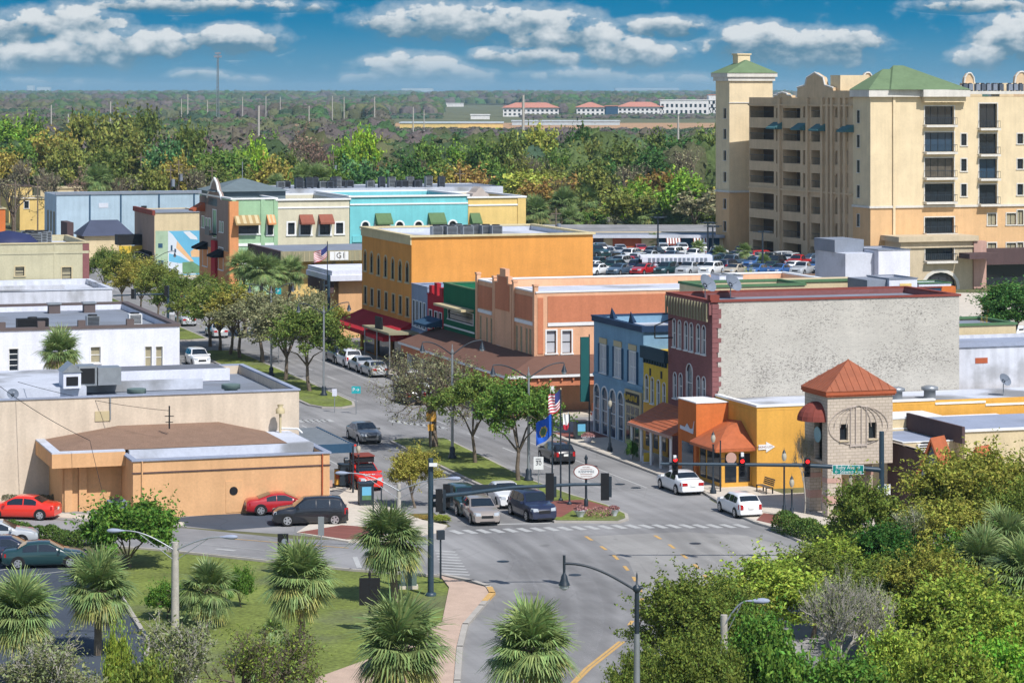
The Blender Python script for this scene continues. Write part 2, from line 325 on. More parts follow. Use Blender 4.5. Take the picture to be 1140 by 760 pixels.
class Bd:
    """a building: an Empty at its front left corner; x along the front, y into the block"""
    def __init__(s, name, label, O, rz=TH, cat='building', group=None):
        s.O = O; s.rz = rz; s.e = thing(name, label, cat, O, rz, group); s.v = (math.cos(rz), math.sin(rz)); s.u = (-math.sin(rz), math.cos(rz))
    def P(s, x, y): return (s.O[0] + s.v[0] * x + s.u[0] * y, s.O[1] + s.v[1] * x + s.u[1] * y)
    def fx(s, px, y=0): return hit(px, s.P(0, y), s.v)
    def fz(s, px, py, y=0): return zat(py, s.P(s.fx(px, y), y)[1])
    def ly(s, px, x=0): return hit(px, s.P(x, 0), s.u)
    def lz(s, px, py, x=0): return zat(py, s.P(x, s.ly(px, x))[1])
    def front(s, rects, y=0, **k):          # pixel rects -> openings in local metres
        out = []
        for r in rects:
            a, b = s.fx(r[0], y), s.fx(r[1], y); mpx = (r[0] + r[1]) / 2
            out.append((a, b, s.fz(mpx, r[3], y), s.fz(mpx, r[2], y), r[4] if len(r) > 4 else 'rect'))
        return out
    def left(s, rects, x=0):
        out = []
        for r in rects:
            a, b = sorted((s.ly(r[0], x), s.ly(r[1], x))); mpx = (r[0] + r[1]) / 2
            out.append((a, b, s.lz(mpx, r[3], x), s.lz(mpx, r[2], x), r[4] if len(r) > 4 else 'rect'))
        return out
    def shell(s, Wd, D, H, wm, rm, front=(), left=(), par=.5, th=.25, depth=.22, H0=0, x0=0, y0=0, name='wall', inner=None, rname='roof'):
        mb = MB(); X1, Y1 = x0 + Wd, y0 + D
        wall(mb, (x0, y0), (1, 0), (0, -1), Wd, H0, H, list(front), depth)
        wall(mb, (x0, y0), (0, 1), (-1, 0), D, H0, H, list(left), depth)
        mb.quad((X1, y0, H0), (X1, Y1, H0), (X1, Y1, H), (X1, y0, H)); mb.quad((X1, Y1, H0), (x0, Y1, H0), (x0, Y1, H), (X1, Y1, H))
        i = 1 if inner else 0
        for q in (((x0, y0), (X1, y0 + th)), ((x0, Y1 - th), (X1, Y1)), ((x0, y0 + th), (x0 + th, Y1 - th)), ((X1 - th, y0 + th), (X1, Y1 - th))):
            (a, b), (c, d) = q; mb.quad((a, b, H), (c, b, H), (c, d, H), (a, d, H), i)
        zr = H - par; a, b, c, d = x0 + th, y0 + th, X1 - th, Y1 - th
        for p, q in (((a, b), (c, b)), ((c, b), (c, d)), ((c, d), (a, d)), ((a, d), (a, b))): mb.quad((*p, zr), (*q, zr), (*q, H), (*p, H), i)
        w_ = mb.build(name, [wm, inner or wm], s.e)
        r = MB().quad((a, b, zr), (c, b, zr), (c, d, zr), (a, d, zr)).build(rname, rm, s.e); return w_, r
    def cap(s, Wd, D, H, m, ov=.08, t=.12, th=.3, x0=0, y0=0, name='parapet_cap'):
        mb = MB(); X1, Y1 = x0 + Wd, y0 + D
        mb.box(x0 - ov, y0 - ov, H, X1 + ov, y0 + th, H + t); mb.box(x0 - ov, Y1 - th, H, X1 + ov, Y1 + ov, H + t)
        mb.box(x0 - ov, y0 + th, H, x0 + th, Y1 - th, H + t); mb.box(X1 - th, y0 + th, H, X1 + ov, Y1 - th, H + t)
        return mb.build(name, m, s.e)
    def fwin(s, ops, y=0, **k):
        for o in ops: window(s.e, ((o[0] + o[1]) / 2, y, (o[2] + o[3]) / 2), 0, o[1] - o[0], o[3] - o[2], o[4], **k)
    def lwin(s, ops, x=0, **k):
        k.setdefault('depth', .07)
        for o in ops: window(s.e, (x, (o[0] + o[1]) / 2, (o[2] + o[3]) / 2), -math.pi / 2, o[1] - o[0], o[3] - o[2], o[4], **k)
    def band(s, Wd, D, z0, z1, m, pr=.08, name='cornice', sides='fl', x0=0, y0=0):
        mb = MB()
        if 'f' in sides: mb.box(x0 - (pr if 'l' in sides else 0), y0 - pr, z0, x0 + Wd, y0 + .0, z1)
        if 'l' in sides: mb.box(x0 - pr, y0 + .001, z0, x0 - .0, y0 + D, z1)
        return mb.build(name, m, s.e)
def text(body, size, mat, parent, loc, rot=(R(90), 0, 0), name='lettering', ex=.004, ax='CENTER', sx=1):
    c = bpy.data.curves.new(name, 'FONT'); c.body = body; c.size = size; c.align_x = ax; c.align_y = 'CENTER'; c.extrude = ex; c.resolution_u = 3
    t = bpy.data.objects.new(name, c); COL.objects.link(t); bpy.context.view_layer.update(); me = bpy.data.meshes.new_from_object(t); bpy.data.objects.remove(t); me.materials.clear(); me.materials.append(mat)
    o = bpy.data.objects.new(name, me); COL.objects.link(o); o.parent = parent; o.location = loc; o.rotation_euler = rot; o.scale = (sx, 1, 1); return o
# ---------------------------------------------------------------- ground, roads, kerbs, markings
def roadmat(name, col, streak=.3, fine=.07, cracks=.1, patch=.3):
    m = bpy.data.materials.new(name); m.use_nodes = True; nt = m.node_tree; b = NB(nt); p = nt.nodes['Principled BSDF']; p.inputs['Roughness'].default_value = .9; p.inputs['Specular IOR Level'].default_value = .15
    tc = b.n('ShaderNodeTexCoord')
    def noise(scl, det=5, rough=.6, mp=(1, 1, 1)):
        q = b.n('ShaderNodeMapping'); q.inputs['Scale'].default_value = mp; nt.links.new(tc.outputs['Object'], q.inputs[0])
        n = b.n('ShaderNodeTexNoise'); n.inputs['Scale'].default_value = scl; n.inputs['Detail'].default_value = det; n.inputs['Roughness'].default_value = rough; nt.links.new(q.outputs[0], n.inputs['Vector']); return n.outputs[0]
    f = b.m('ADD', b.m('MULTIPLY', b.ramp(noise(.9, 4, .6, (1, .035, 1)), .3, .7, 'LINEAR'), streak), 1 - streak / 2)
    f = b.m('MULTIPLY', f, b.m('ADD', b.m('MULTIPLY', b.ramp(noise(.12, 5), .35, .65), patch), 1 - patch / 2))
    f = b.m('MULTIPLY', f, b.m('ADD', b.m('MULTIPLY', noise(9, 3, .8), 2 * fine), 1 - fine))
    vo = b.n('ShaderNodeTexVoronoi', feature='DISTANCE_TO_EDGE'); vo.inputs['Scale'].default_value = .22; 
    q = b.n('ShaderNodeMapping'); nt.links.new(tc.outputs['Object'], q.inputs[0]); nt.links.new(q.outputs[0], vo.inputs['Vector'])
    f = b.m('MULTIPLY', f, b.m('ADD', b.m('MULTIPLY', b.ramp(vo.outputs['Distance'], 0, .012), cracks), 1 - cracks))
    vm = b.n('ShaderNodeVectorMath', operation='SCALE'); vm.inputs[0].default_value = col; nt.links.new(f, vm.inputs['Scale'])
    # oil spots
    cs = b.mix(b.m('MULTIPLY', b.ramp(noise(.55, 3, .5, (1, .5, 1)), .66, .74), .35), vm.outputs[0], (.07, .07, .07, 1))
    nt.links.new(cs, p.inputs['Base Color']); MATS[name] = m; return m
roadmat('asphalt_old', (.25, .245, .242)); roadmat('concrete_road', (.31, .30, .285), .2, .05, .1, .25); roadmat('asphalt_lot', (.065, .078, .10), .1, .1, .2, .2)
roadmat('asphalt_grey', (.255, .25, .25), .15, .08, .2, .3)
mk('pavement', S(225, 214, 198, .75), .9, .1, .8, fine=.1); mk('pink_pavement', S(212, 185, 165, .75), .9, .12, .8, fine=.1); mk('kerb', S(200, 193, 183, .7), .9, .12, 1.5)
brickmat('brick_paving', (.25, .09, .07), (.20, .075, .06), (.16, .1, .08), 1, .4, .2)
mk('grass', (.155, .19, .04), .95, .3, .3, fine=.35, stains=.4, bump=.4, bscale=12); mk('grass_dry', (.16, .17, .05), .95, .25, .3, fine=.25)
mk('soil', (.13, .13, .06), .95, .3, .03, fine=.2); mk('earth', (.42, .25, .13), .95, .2, .02, fine=.1)
mk('paint_white', S(215, 215, 212), .8, .15, 3, fine=.15); mk('paint_yellow', (.55, .34, .12), .8, .15, 3, fine=.15)
def ext_poly(name, pts, z, mat, rz=TH):
    o = MB().add([(p[0], p[1], z) for p in pts], [tuple(range(len(pts)))]).build(name, mat, rz=rz, kind='structure'); return o
def px_poly(name, pts, z, mat): return ext_poly(name, [TSp(*p) for p in pts], z, mat)
def slab(name, pts, z, mat, kerb=None):
    m = MB().prism(pts, -.02, z); m.build(name, mat, rz=TH, kind='structure')
gr = MB().quad((-30000, -500, -.004), (30000, -500, -.004), (30000, 60000, -.004), (-30000, 60000, -.004)).build('ground', M['soil'], kind='structure')
ext_poly('road', [(46.5, 168), (69, 168), (69, 520), (46.5, 520)], .004, M['asphalt_old'])
ext_poly('side_street', [(69, 203.5), (150, 203.5), (150, 213.5), (69, 213.5)], .004, M['asphalt_grey'])
ext_poly('far_cross_street', [(-40, 279), (150, 279), (150, 290), (-40, 290)], .008, M['asphalt_grey'])
px_poly('cross_street', [(500, 588), (420, 603), (390, 601), (330, 600), (290, 596), (210, 588), (100, 581), (0, 574), (-80, 569), (-80, 583), (0, 590), (60, 598), (100, 606), (190, 613), (390, 634), (490, 641), (545, 655), (560, 600)], .008, M['asphalt_grey'])
px_poly('intersection', [(502, 586), (430, 603), (440, 636), (490, 641), (545, 655), (548, 662), (535, 676), (517, 697), (511, 722), (508, 760), (490, 800), (400, 900), (300, 1000), (560, 1000), (640, 900), (900, 800), (1250, 760), (1250, 640), (1000, 622), (897, 606), (862, 588), (840, 583), (828, 577), (770, 545), (520, 535), (470, 560)], .012, M['asphalt_old'])
# lighter concrete apron on the east side of the crossing and dark wheel-worn sweep
px_poly('concrete_apron', [(655, 597), (760, 592), (830, 596), (900, 615), (1000, 640), (1000, 720), (740, 740), (722, 690), (715, 660), (700, 625)], .016, M['concrete_road'])
px_poly('asphalt_patch', [(190, 577), (367, 560), (390, 566), (350, 583), (250, 590), (205, 585)], .012, M['asphalt_lot'])
px_poly('lot_ground', [(-60, 560), (60, 560), (160, 572), (200, 575), (400, 540), (440, 560), (430, 600), (390, 600), (210, 587), (-60, 570)], .003, M['asphalt_grey'])
px_poly('parking_lot', [(-80, 590), (0, 600), (60, 603), (120, 640), (150, 690), (168, 715), (150, 820), (-150, 820)], .006, M['asphalt_lot'])
PK = 2.8      # the car park lies on higher ground
MB().prism([G(560, 312, PK), G(1010, 312, PK), G(1010, 250, PK), G(560, 250, PK)], -.5, PK).build('car_park', M['asphalt_grey'], kind='structure')
px_poly('forecourt', [(1060, 326), (1250, 326), (1250, 388), (1060, 388)], .006, M['pavement'])
ext_poly('plaza', [(69, 213.5), (130, 213.5), (130, 278), (69, 278)], .0, M['pavement'])
ext_poly('yard', [(-60, 176), (46.5, 176), (46.5, 520), (-60, 520)], .0, M['pavement'])
px_poly('lawn', [(150, 609), (190, 615), (390, 636), (488, 643), (503, 652), (498, 690), (450, 722), (385, 748), (330, 790), (150, 820), (168, 715), (150, 690), (120, 640)], .02, M['grass'])
slab('pavement', [TSp(*p) for p in [(490, 642), (545, 656), (546, 663), (533, 677), (515, 698), (509, 722), (506, 760), (500, 860), (440, 860), (470, 740), (400, 765), (330, 830), (300, 830), (350, 757), (430, 728), (492, 694), (500, 655)]], .10, M['pink_pavement'])
def kerbline(pts, w=.18, z=.14, m='kerb', off=0):
    b = MB(); P = [Vector((*p, 0)) for p in pts]
    for a, c in zip(P, P[1:]):
        d = (c - a); L = d.length; mid = (a + c) / 2; b.rbox(mid.x, mid.y, z / 2, L + w * .6, w, z, math.atan2(d.y, d.x))
    return b.build('kerb', M[m], rz=TH, kind='structure')
kerbline([TSp(*p) for p in [(490, 641), (525, 648), (543, 654), (548, 662), (536, 676), (518, 697), (512, 722), (509, 760), (503, 860)]], .3, .15)
kerbline([TSp(*p) for p in [(545, 656), (548, 662), (540, 671)]], .32, .154, 'paint_yellow')
kerbline([TSp(*p) for p in [(0, 591), (60, 599), (100, 607), (190, 614), (390, 635), (490, 642)]], .2, .12)
kerbline([TSp(*p) for p in [(120, 641), (150, 690), (158, 703), (166, 713), (163, 730)]], .22, .14)
# east pavement and west pavement
ES = [(69.15, 171.5), (72.9, 171.5), (72.9, 203.3), (69.15, 203.3)]
slab('pavement', ES, .13, M['pavement']); kerbline([(69, 171.5), (69, 203.3)], .2, .145)
slab('pavement', [(69.15, 213.8), (130, 213.8), (130, 217.3), (72.6, 217.3), (72.6, 278), (69.15, 278)], .13, M['pavement']); kerbline([(120, 213.7), (70, 213.7), (69, 215), (69, 278)], .2, .145)
slab('pavement', [(69.15, 291), (79, 291), (79, 470), (69.15, 470)], .13, M['pavement']); kerbline([(69, 291), (69, 470)], .2, .145)
slab('pavement', [(43.7, 186), (46.4, 186), (46.4, 278), (43.7, 278)], .13, M['pavement']); kerbline([(46.5, 186), (46.5, 278)], .2, .145)
slab('pavement', [(36, 291), (46.4, 291), (46.4, 500), (36, 500)], .13, M['pavement'])
C1 = [TSp(*p) for p in [(862, 589), (843, 583.5), (830, 578)]]
slab('pavement', C1 + [(69.15, 171.5), (73.5, 171.5), (73.5, 168), (96, 168), (96, 150), TSp(1000, 624), TSp(897, 607)], .125, M['pavement'])
kerbline([(69, 171.5)] + C1[::-1] + [TSp(897, 607), TSp(1000, 624)], .2, .145)
slab('brick_paving', [TSp(*p) for p in [(842, 581), (864, 586), (890, 588), (882, 577), (850, 573)]], .138, M['brick_paving'])
for a, b_ in ((199.5, 203.2), (214.2, 217)): slab('brick_paving', [(69.4, a), (72.8, a), (72.8, b_), (69.4, b_)], .138, M['brick_paving'])
slab('brick_paving', [TSp(*p) for p in [(332, 594), (380, 586), (425, 589), (430, 596), (412, 601), (386, 602)]], .11, M['brick_paving'])
slab('pavement', [TSp(*p) for p in [(330, 594), (360, 575), (372, 556), (395, 540), (420, 560), (470, 580), (498, 586), (492, 592), (430, 604), (388, 604)]], .1, M['pavement'])
slab('pavement', [TSp(*p) for p in [(0, 568), (110, 574), (205, 582), (205, 586), (110, 579), (0, 572.5)]], .06, M['pavement'])
# medians
def median(pts, brick=None):
    slab('median_kerb', pts, .14, M['kerb'])
    c = Vector((sum(p[0] for p in pts) / len(pts), sum(p[1] for p in pts) / len(pts)))
    inner = []
    n = len(pts)
    for i in range(n):
        a, b_, d = Vector(pts[i - 1]), Vector(pts[i]), Vector(pts[(i + 1) % n])
        e1 = (b_ - a).normalized(); e2 = (d - b_).normalized(); n1 = Vector((-e1.y, e1.x)); n2 = Vector((-e2.y, e2.x)); nn = (n1 + n2).normalized()
        if nn.dot(c - b_) < 0: nn = -nn
        inner.append(tuple(b_ + nn * .22))
    ext_poly('median_grass', inner, .16, M['grass'])
m1 = [TSp(*p) for p in [(434, 492), (445, 489.5), (496, 489), (540, 510), (588, 534), (640, 553), (678, 564), (699, 574), (700, 579), (690, 582.5), (617, 582), (601, 575), (560, 553), (520, 535), (470, 511)]]
median(m1)
ext_poly('median_bricks', [TSp(*p) for p in [(601, 571), (612, 560), (650, 558.5), (690, 570), (640, 569), (625, 578), (612, 578)]], .166, M['brick_paving'])
m2 = [(55.7, 228), (56.4, 226), (58, 225.2), (59.4, 226.4), (60, 229), (60.2, 260), (60.2, 277), (58, 278.5), (55.6, 277), (55.6, 250)]
median(m2); median([(55.6, 292), (58, 291), (60.2, 292), (60.2, 400), (58, 401), (55.6, 400)])
# markings
mw = MB(); my = MB()
def dash(mb, a, b_, w):
    a, b_ = Vector(a), Vector(b_); d = (b_ - a).normalized(); n = Vector((-d.y, d.x)) * w / 2
    mb.quad((*(a - n), 0), (*(b_ - n), 0), (*(b_ + n), 0), (*(a + n), 0))
for s0 in np.arange(176, 470, 9.0):
    if not 278 < s0 < 292:
        dash(mw, (63.2, s0), (63.2, s0 + 3), .14); dash(mw, (52.0, s0), (52.0, s0 + 3), .14)
dash(mw, (66.1, 173), (66.1, 201), .13); dash(mw, (66.1, 215), (66.1, 277), .13); dash(mw, (49.0, 178), (49.0, 277), .13)
dash(mw, (60.6, 230), (60.6, 276), .1); dash(mw, (55.3, 176), (55.3, 208), .1)
for k in range(5): dash(mw, (66.1, 217 + k * 6.8), (68.8, 217 + k * 6.8), .1)
for k in range(6):
    a = Vector(TSp(338 + k * 6.2, 469.8 - .1 * k)); dash(mw, a, a + Vector((.0, 1.6)), .55)
for k in range(9):
    a = Vector(TSp(440 + k * 7.0, 470 + .9 * k)); dash(mw, a, a + Vector((0, 1.5)), .5)
mw.build('road_markings', M['paint_white'], rz=TH, kind='structure', loc=(0, 0, .010))
m3 = MB()
for k in range(22):     # crosswalk blocks
    px = 509 + k * (817 / 22 * 0 + 15.1); py = 592.3 - (px - 509) * .033 if px < 700 else 586 - (px - 700) * .004
    a = Vector(TSp(px, py)); dash(m3, a + Vector((-.16, .75)), a + Vector((.06, -.75)), .46)
dash(m3, TSp(543, 583.8), TSp(612, 582.3), .35)
dash(m3, TSp(555, 583), TSp(540, 571), .12)
for k in range(9):      # west crossing, seen end on
    a, b_ = TSp(484 + k * 1.2, 613 + k * 3.2), TSp(507 + k * 2, 614.5 + k * 3.2)
    if k % 1 == 0: dash(m3, a, b_, .32)
dash(m3, TSp(205, 604), TSp(330, 616), .1); dash(m3, TSp(240, 611), TSp(262, 613), .35); dash(m3, TSp(228, 615), TSp(300, 622), .1)
dash(m3, TSp(395, 620), TSp(400, 632), .3)
m3.build('road_markings', M['paint_white'], rz=TH, kind='structure', loc=(0, 0, .022))
for a, b_ in (((254, 599.5), (388, 610)),): dash(my, TSp(*a), TSp(*b_), .12)
yd = [(652, 597), (669, 608), (683, 618), (695, 630), (705, 642), (712, 654), (715, 666), (712, 679), (704, 691)]
for i, (x, y) in enumerate(yd):
    nx_, ny_ = yd[min(i + 1, len(yd) - 1)] if i < len(yd) - 1 else (695, 703)
    a = Vector(TSp(x, y)); b_ = Vector(TSp(nx_, ny_)); dash(my, a, a + (b_ - a) * .42, .2)
yd2 = [(729, 596), (745, 606), (759, 617), (773, 628), (784, 640), (792, 652), (797, 664)]
for i, (x, y) in enumerate(yd2[:-1]):
    a = Vector(TSp(x, y)); b_ = Vector(TSp(*yd2[i + 1])); dash(my, a, a + (b_ - a) * .42, .2)
for o_ in (0, 5): dash(my, TSp(690 + o_, 714), TSp(652 + o_, 744), .16); dash(my, TSp(652 + o_, 744), TSp(600, 800), .16)
my.build('road_markings', M['paint_yellow'], rz=TH, kind='structure', loc=(0, 0, .024))
m4 = MB()
for a, b_ in (((28, 641), (72, 635.5)), ((-10, 636), (16, 632)), ((-30, 650), (20, 646)), ((60, 668), (110, 660))): dash(m4, TSp(*a), TSp(*b_), .12)
m4.build('road_markings', M['paint_white'], rz=TH, kind='structure', loc=(0, 0, .012))
px_poly('earth_strip', [(440, 141), (560, 144.5), (740, 144.5), (800, 142), (800, 137), (440, 137)], .01, M['earth'])

# feathered wheel-worn paths in the carriageway
tm_ = bpy.data.materials.new('worn_asphalt'); tm_.use_nodes = True; nt = tm_.node_tree; nt.nodes.clear(); b = NB(nt); o_ = b.n('ShaderNodeOutputMaterial'); d_ = b.n('ShaderNodeBsdfDiffuse'); d_.inputs[0].default_value = (.13, .13, .135, 1)
tr_ = b.n('ShaderNodeBsdfTransparent'); mx = b.n('ShaderNodeMixShader'); at = b.n('ShaderNodeAttribute'); at.attribute_name = 'tint'; tc = b.n('ShaderNodeTexCoord'); nz = b.n('ShaderNodeTexNoise'); nz.inputs['Scale'].default_value = .35; nz.inputs['Detail'].default_value = 5; nt.links.new(tc.outputs['Object'], nz.inputs[0])
b.put(mx.inputs[0], b.m('MULTIPLY', b.m('MULTIPLY', at.outputs['Fac'], b.m('ADD', b.m('MULTIPLY', nz.outputs[0], .5), .45)), .34)); nt.links.new(tr_.outputs[0], mx.inputs[1]); nt.links.new(d_.outputs[0], mx.inputs[2]); nt.links.new(mx.outputs[0], o_.inputs[0])
def track(pts, w, k=1.0, z=.019):
    P = np.array(pts, float); n = len(P); D = np.gradient(P, axis=0); D /= np.linalg.norm(D, axis=1)[:, None]; N = np.stack([-D[:, 1], D[:, 0]], 1); vs = []; cs = []
    for i in range(n):
        for q, a in ((-.5, 0), (-.12, k), (.12, k), (.5, 0)): vs.append((*(P[i] + N[i] * q * w), z)); cs.append((a,) * 3 + (1,))
    q = np.array([(i * 4 + j, i * 4 + j + 1, i * 4 + 5 + j, i * 4 + 4 + j) for i in range(n - 1) for j in range(3)])
    link('worn_road', npmesh('worn_road', np.array(vs), q, tm_, np.array(cs)), None, (0, 0, 0), TH, kind='structure')
for t0 in (61.8, 64.6, 50.4, 53.7):
    for dt, w, k in ((-.8, .9, .5), (.8, .9, .5), (0, 1.3, .35)): track([(t0 + dt, q) for q in (173, 200, 240, 276)], w, k, .018)
def bez(pp, n=24):
    pp = [np.array(TSp(*p)) for p in pp]; out = []
    for i in range(n + 1): u = i / n; a, c, d, e = pp; out.append(tuple((1 - u) ** 3 * a + 3 * u * (1 - u) ** 2 * c + 3 * u * u * (1 - u) * d + u ** 3 * e))
    return out
for dx, k, w in ((0, .8, 1.6), (22, .8, 1.6), (48, .7, 1.6), (68, .6, 1.4), (-12, .5, 1.2), (96, .45, 1.6)): track(bez([(530 + dx, 585), (600 + dx, 625), (640 + dx * 1.1, 690), (560 + dx * 1.1, 765)]), w, k, .020)
for dx in (0, 20, 45): track(bez([(720 + dx, 583), (770 + dx, 610), (800 + dx, 640), (860 + dx, 690)]), 1.2, .5, .0205)
for px, py in ((452, 494), (468, 498), (690, 539), (708, 543), (660, 519), (774, 605), (640, 640), (560, 625)):
    x, y = TSp(px, py); a = MB().cyl((x, y, .0), (x, y, .004), .36, n=16).build('manhole_cover', M['dark_metal'], rz=TH, loc=(0, 0, .021), kind='structure')
# ---------------------------------------------------------------- buildings
KA = .80
def A(r, g, b, k=KA, ds=.04):
    c = lin(r, g, b, k)[:3]; y = .3 * c[0] + .55 * c[1] + .15 * c[2]; return tuple(x * (1 - ds) + y * ds for x in c)
def st(name, r, g, b, k=KA, **q):
    d = dict(rough=.9, var=.10, scale=.45, fine=.06, spec=.15, streak=.07); d.update(q); return mk(name, A(r, g, b, k), **d)
st('orange_stucco', 236, 162, 76); st('ochre_stucco', 205, 140, 40, .8); st('cream_cap', 222, 205, 160); st('roof_white', 215, 220, 232, .75, stains=.7, streak=0, scale=.35); st('roof_grey', 150, 158, 172, .7, stains=.25, streak=0)
st('roof_blue', 172, 182, 204, .7, streak=0, stains=.2); st('white_wall', 228, 230, 242, .85); st('cream_block', 226, 208, 186, .82, streak=.1); st('tan_stucco', 236, 184, 132); st('olive_stucco', 206, 198, 164, .75)
st('aqua', 128, 214, 220); st('mint', 168, 205, 165, .8); st('cream_shop', 226, 218, 190); st('yellow_shop', 242, 208, 130); st('peach', 235, 160, 105); st('mauve_stucco', 160, 140, 130); st('brown_band', 216, 136, 98); st('salmon', 243, 186, 146)
st('green_stucco', 30, 112, 78, .8); st('red_stucco', 190, 40, 52, .8); st('slate_blue', 150, 165, 190, .8); st('blue_stucco', 130, 168, 195, .85); st('yellow_brick', 232, 196, 66, .8); st('orange_block', 225, 125, 62); st('store_yellow', 240, 180, 78)
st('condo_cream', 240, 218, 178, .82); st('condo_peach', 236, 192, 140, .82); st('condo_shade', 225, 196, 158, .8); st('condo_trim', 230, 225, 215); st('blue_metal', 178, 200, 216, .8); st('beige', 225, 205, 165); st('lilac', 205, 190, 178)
st('terracotta', 190, 100, 65); st('copper', 200, 108, 62, .8, streak=.15, rough=.55, spec=.4); st('green_roof', 122, 146, 108, .75); st('green_cap', 95, 132, 95); st('maroon', 146, 76, 66); st('brown_shingle', 130, 96, 82, .7, fine=.2, scale=1.5, streak=0)
st('peeling', 222, 224, 232, .8, stains=.4, scale=.9, streak=.14); st('grey_wall', 140, 150, 165, .7); st('brown_gravel', 158, 128, 108, .7, fine=.25, scale=1.2, streak=0); st('grey_shingle', 120, 135, 140, .7, fine=.15, scale=1, streak=0)
st('awn_green', 110, 138, 95, .7); st('awn_red', 165, 100, 82, .7); st('awn_tan', 190, 160, 110, .7); st('awn_blue', 60, 95, 125, .7); st('awn_black', 30, 32, 40, .7); st('mansard', 165, 158, 128, .8); st('fascia_brown', 105, 85, 85, .7); st('stone_pale', 214, 196, 165); st('rose_block', 205, 165, 150)
brickmat('burgundy_brick', (.25, .10, .105), (.20, .08, .085), (.2, .09, .08)); brickmat('old_white_brick', (.52, .49, .43), (.46, .43, .38), (.38, .36, .32), 1, .26, .085, speck=(.13, .12, .11))
brickmat('tower_block', (.53, .45, .37), (.47, .40, .33), (.36, .3, .23), 1, .42, .2, mort=.02)
AC = None
def ac_unit(x, y, z, rz, w, d, h, label, group='air conditioning units on the roofs', col='grey_metal', louv=True):
    e = thing('air_conditioner', label, 'air conditioner', (x, y, z), rz, group)
    m = MB().box(-w / 2, -d / 2, .12, w / 2, d / 2, h)
    for sx_ in (-1, 1): m.box(sx_ * w / 2 - .06 if sx_ > 0 else -w / 2, -d / 2, 0, w / 2 if sx_ > 0 else -w / 2 + .06, d / 2, .12)
    m.build('casing', M[col], e)
    g = MB(); n = 7
    for i in range(n): zz = .22 + (h - .34) * i / (n - 1); g.box(-w / 2 + .08, -d / 2 - .03, zz, w / 2 - .08, -d / 2, zz + (h - .3) / n * .55)
    if louv: g.build('louvre_panel', M['black'], e)
    MB().lathe([(min(w, d) * .4, h), (min(w, d) * .4, h + .1), (min(w, d) * .33, h + .12)], n=12).build('fan', M['black'], e)
    return e
def awning(parent, x, y, z, w, out, drop, rz=0, m='awn_green', nstripe=0, m2=None, name='awning'):
    e = MB(); h = w / 2
    e.add([(-h, 0, 0), (h, 0, 0), (h, -out, -drop), (-h, -out, -drop), (-h, -out, -drop - .22), (h, -out, -drop - .22), (-h, 0, -drop - .22), (h, 0, -drop - .22)],
          [(0, 1, 2, 3), (3, 2, 5, 4)], 0).add([(-h, 0, 0), (-h, -out, -drop), (-h, -out, -drop - .22), (-h, 0, -drop - .22)], [(0, 1, 2, 3)], 0).add([(h, 0, 0), (h, -out, -drop), (h, -out, -drop - .22), (h, 0, -drop - .22)], [(0, 1, 2, 3)], 0)
    for i in range(nstripe):
        a = -h + w * (i + .25) / nstripe; b = a + w / nstripe / 2
        e.add([(a, -.0, .012), (b, -.0, .012), (b, -out - .0, -drop + .012), (a, -out, -drop + .012)], [(0, 1, 2, 3)], 1)
    return e.build(name, [M[m], M[m2 or m]], parent, (x, y, z), rz)
def dishes(parent_label, x, y, z, r=.5, rz=0):
    e = thing('satellite_dish', parent_label, 'satellite dish', (x, y, z), rz)
    MB().cyl((0, 0, 0), (0, 0, .9), .04, n=6).build('mast', M['grey_metal'], e)
    mb = MB(); n = 14; rings = 4; vs = [(0, 0, 0)]; fs = []
    for j in range(1, rings + 1):
        for i in range(n): t = 2 * math.pi * i / n; q = r * j / rings; vs.append((q * math.cos(t), q * math.sin(t), .5 * q * q / r))
    for i in range(n): fs.append((0, 1 + i, 1 + (i + 1) % n))
    for j in range(rings - 1):
        for i in range(n): fs.append((1 + j * n + i, 1 + j * n + (i + 1) % n, 1 + (j + 1) * n + (i + 1) % n, 1 + (j + 1) * n + i))
    o = mb.add(vs, fs, 0, True).build('reflector', M['grey_wall'], e, (0, 0, 1.0)); o.rotation_euler = (R(55), 0, 0)
    MB().cyl((0, -.05, .95), (0, -.6, 1.25), .02, n=5).build('feed_arm', M['grey_metal'], e); return e

# --- tall orange brick commercial building
O = W(72.7, 255.5); b = Bd('commercial_building', 'tall orange three-storey building with a maroon awning and arched windows', O)
Wd = b.fx(660); D = b.ly(403); H = 12.7
la = b.left([(405.5, 408, 279, 301, 'arch'), (412.5, 415.3, 281, 303.5, 'arch'), (420.3, 423, 283.5, 306, 'arch'), (428, 431, 285, 308.5, 'arch'), (436, 439, 287.5, 310.5, 'arch'), (444, 447.3, 290, 312.5, 'arch'), (452, 455.3, 292, 314, 'arch')])
lb = b.left([(405.7, 408.5, 319, 338), (413, 416, 321.5, 340), (420.7, 423.6, 323, 342.5), (428.7, 431.6, 325.5, 344.5), (436.8, 439.8, 327.5, 347), (444.5, 447.6, 329.5, 349.5), (452.3, 455.6, 331.5, 352)])
b.shell(Wd, D, H, M['orange_stucco'], M['roof_white'], left=la + lb, par=.45, th=.4, inner=M['roof_white'])
b.lwin(la, trim='cream_trim', tw=.16, nz=3); b.lwin(lb, trim='cream_trim', tw=.12, nz=2)
b.cap(Wd, D, H, M['cream_cap'], .22, .18, .45); b.band(Wd, D, H - .75, H - .02, M['cream_cap'], .12, sides='l')
z0 = 4.4; mb = MB(); mb.add([(0, 0, z0), (0, D, z0), (-2.9, D + .5, 3.1), (-2.9, -.2, 3.1), (-2.9, D + .5, 2.7), (-2.9, -.2, 2.7), (0, 0, 2.7), (0, D, 2.7)], [(0, 1, 2, 3), (3, 2, 4, 5), (0, 3, 5, 6), (1, 2, 4, 7)])
mb.build('awning', M['red_stucco'], b.e)
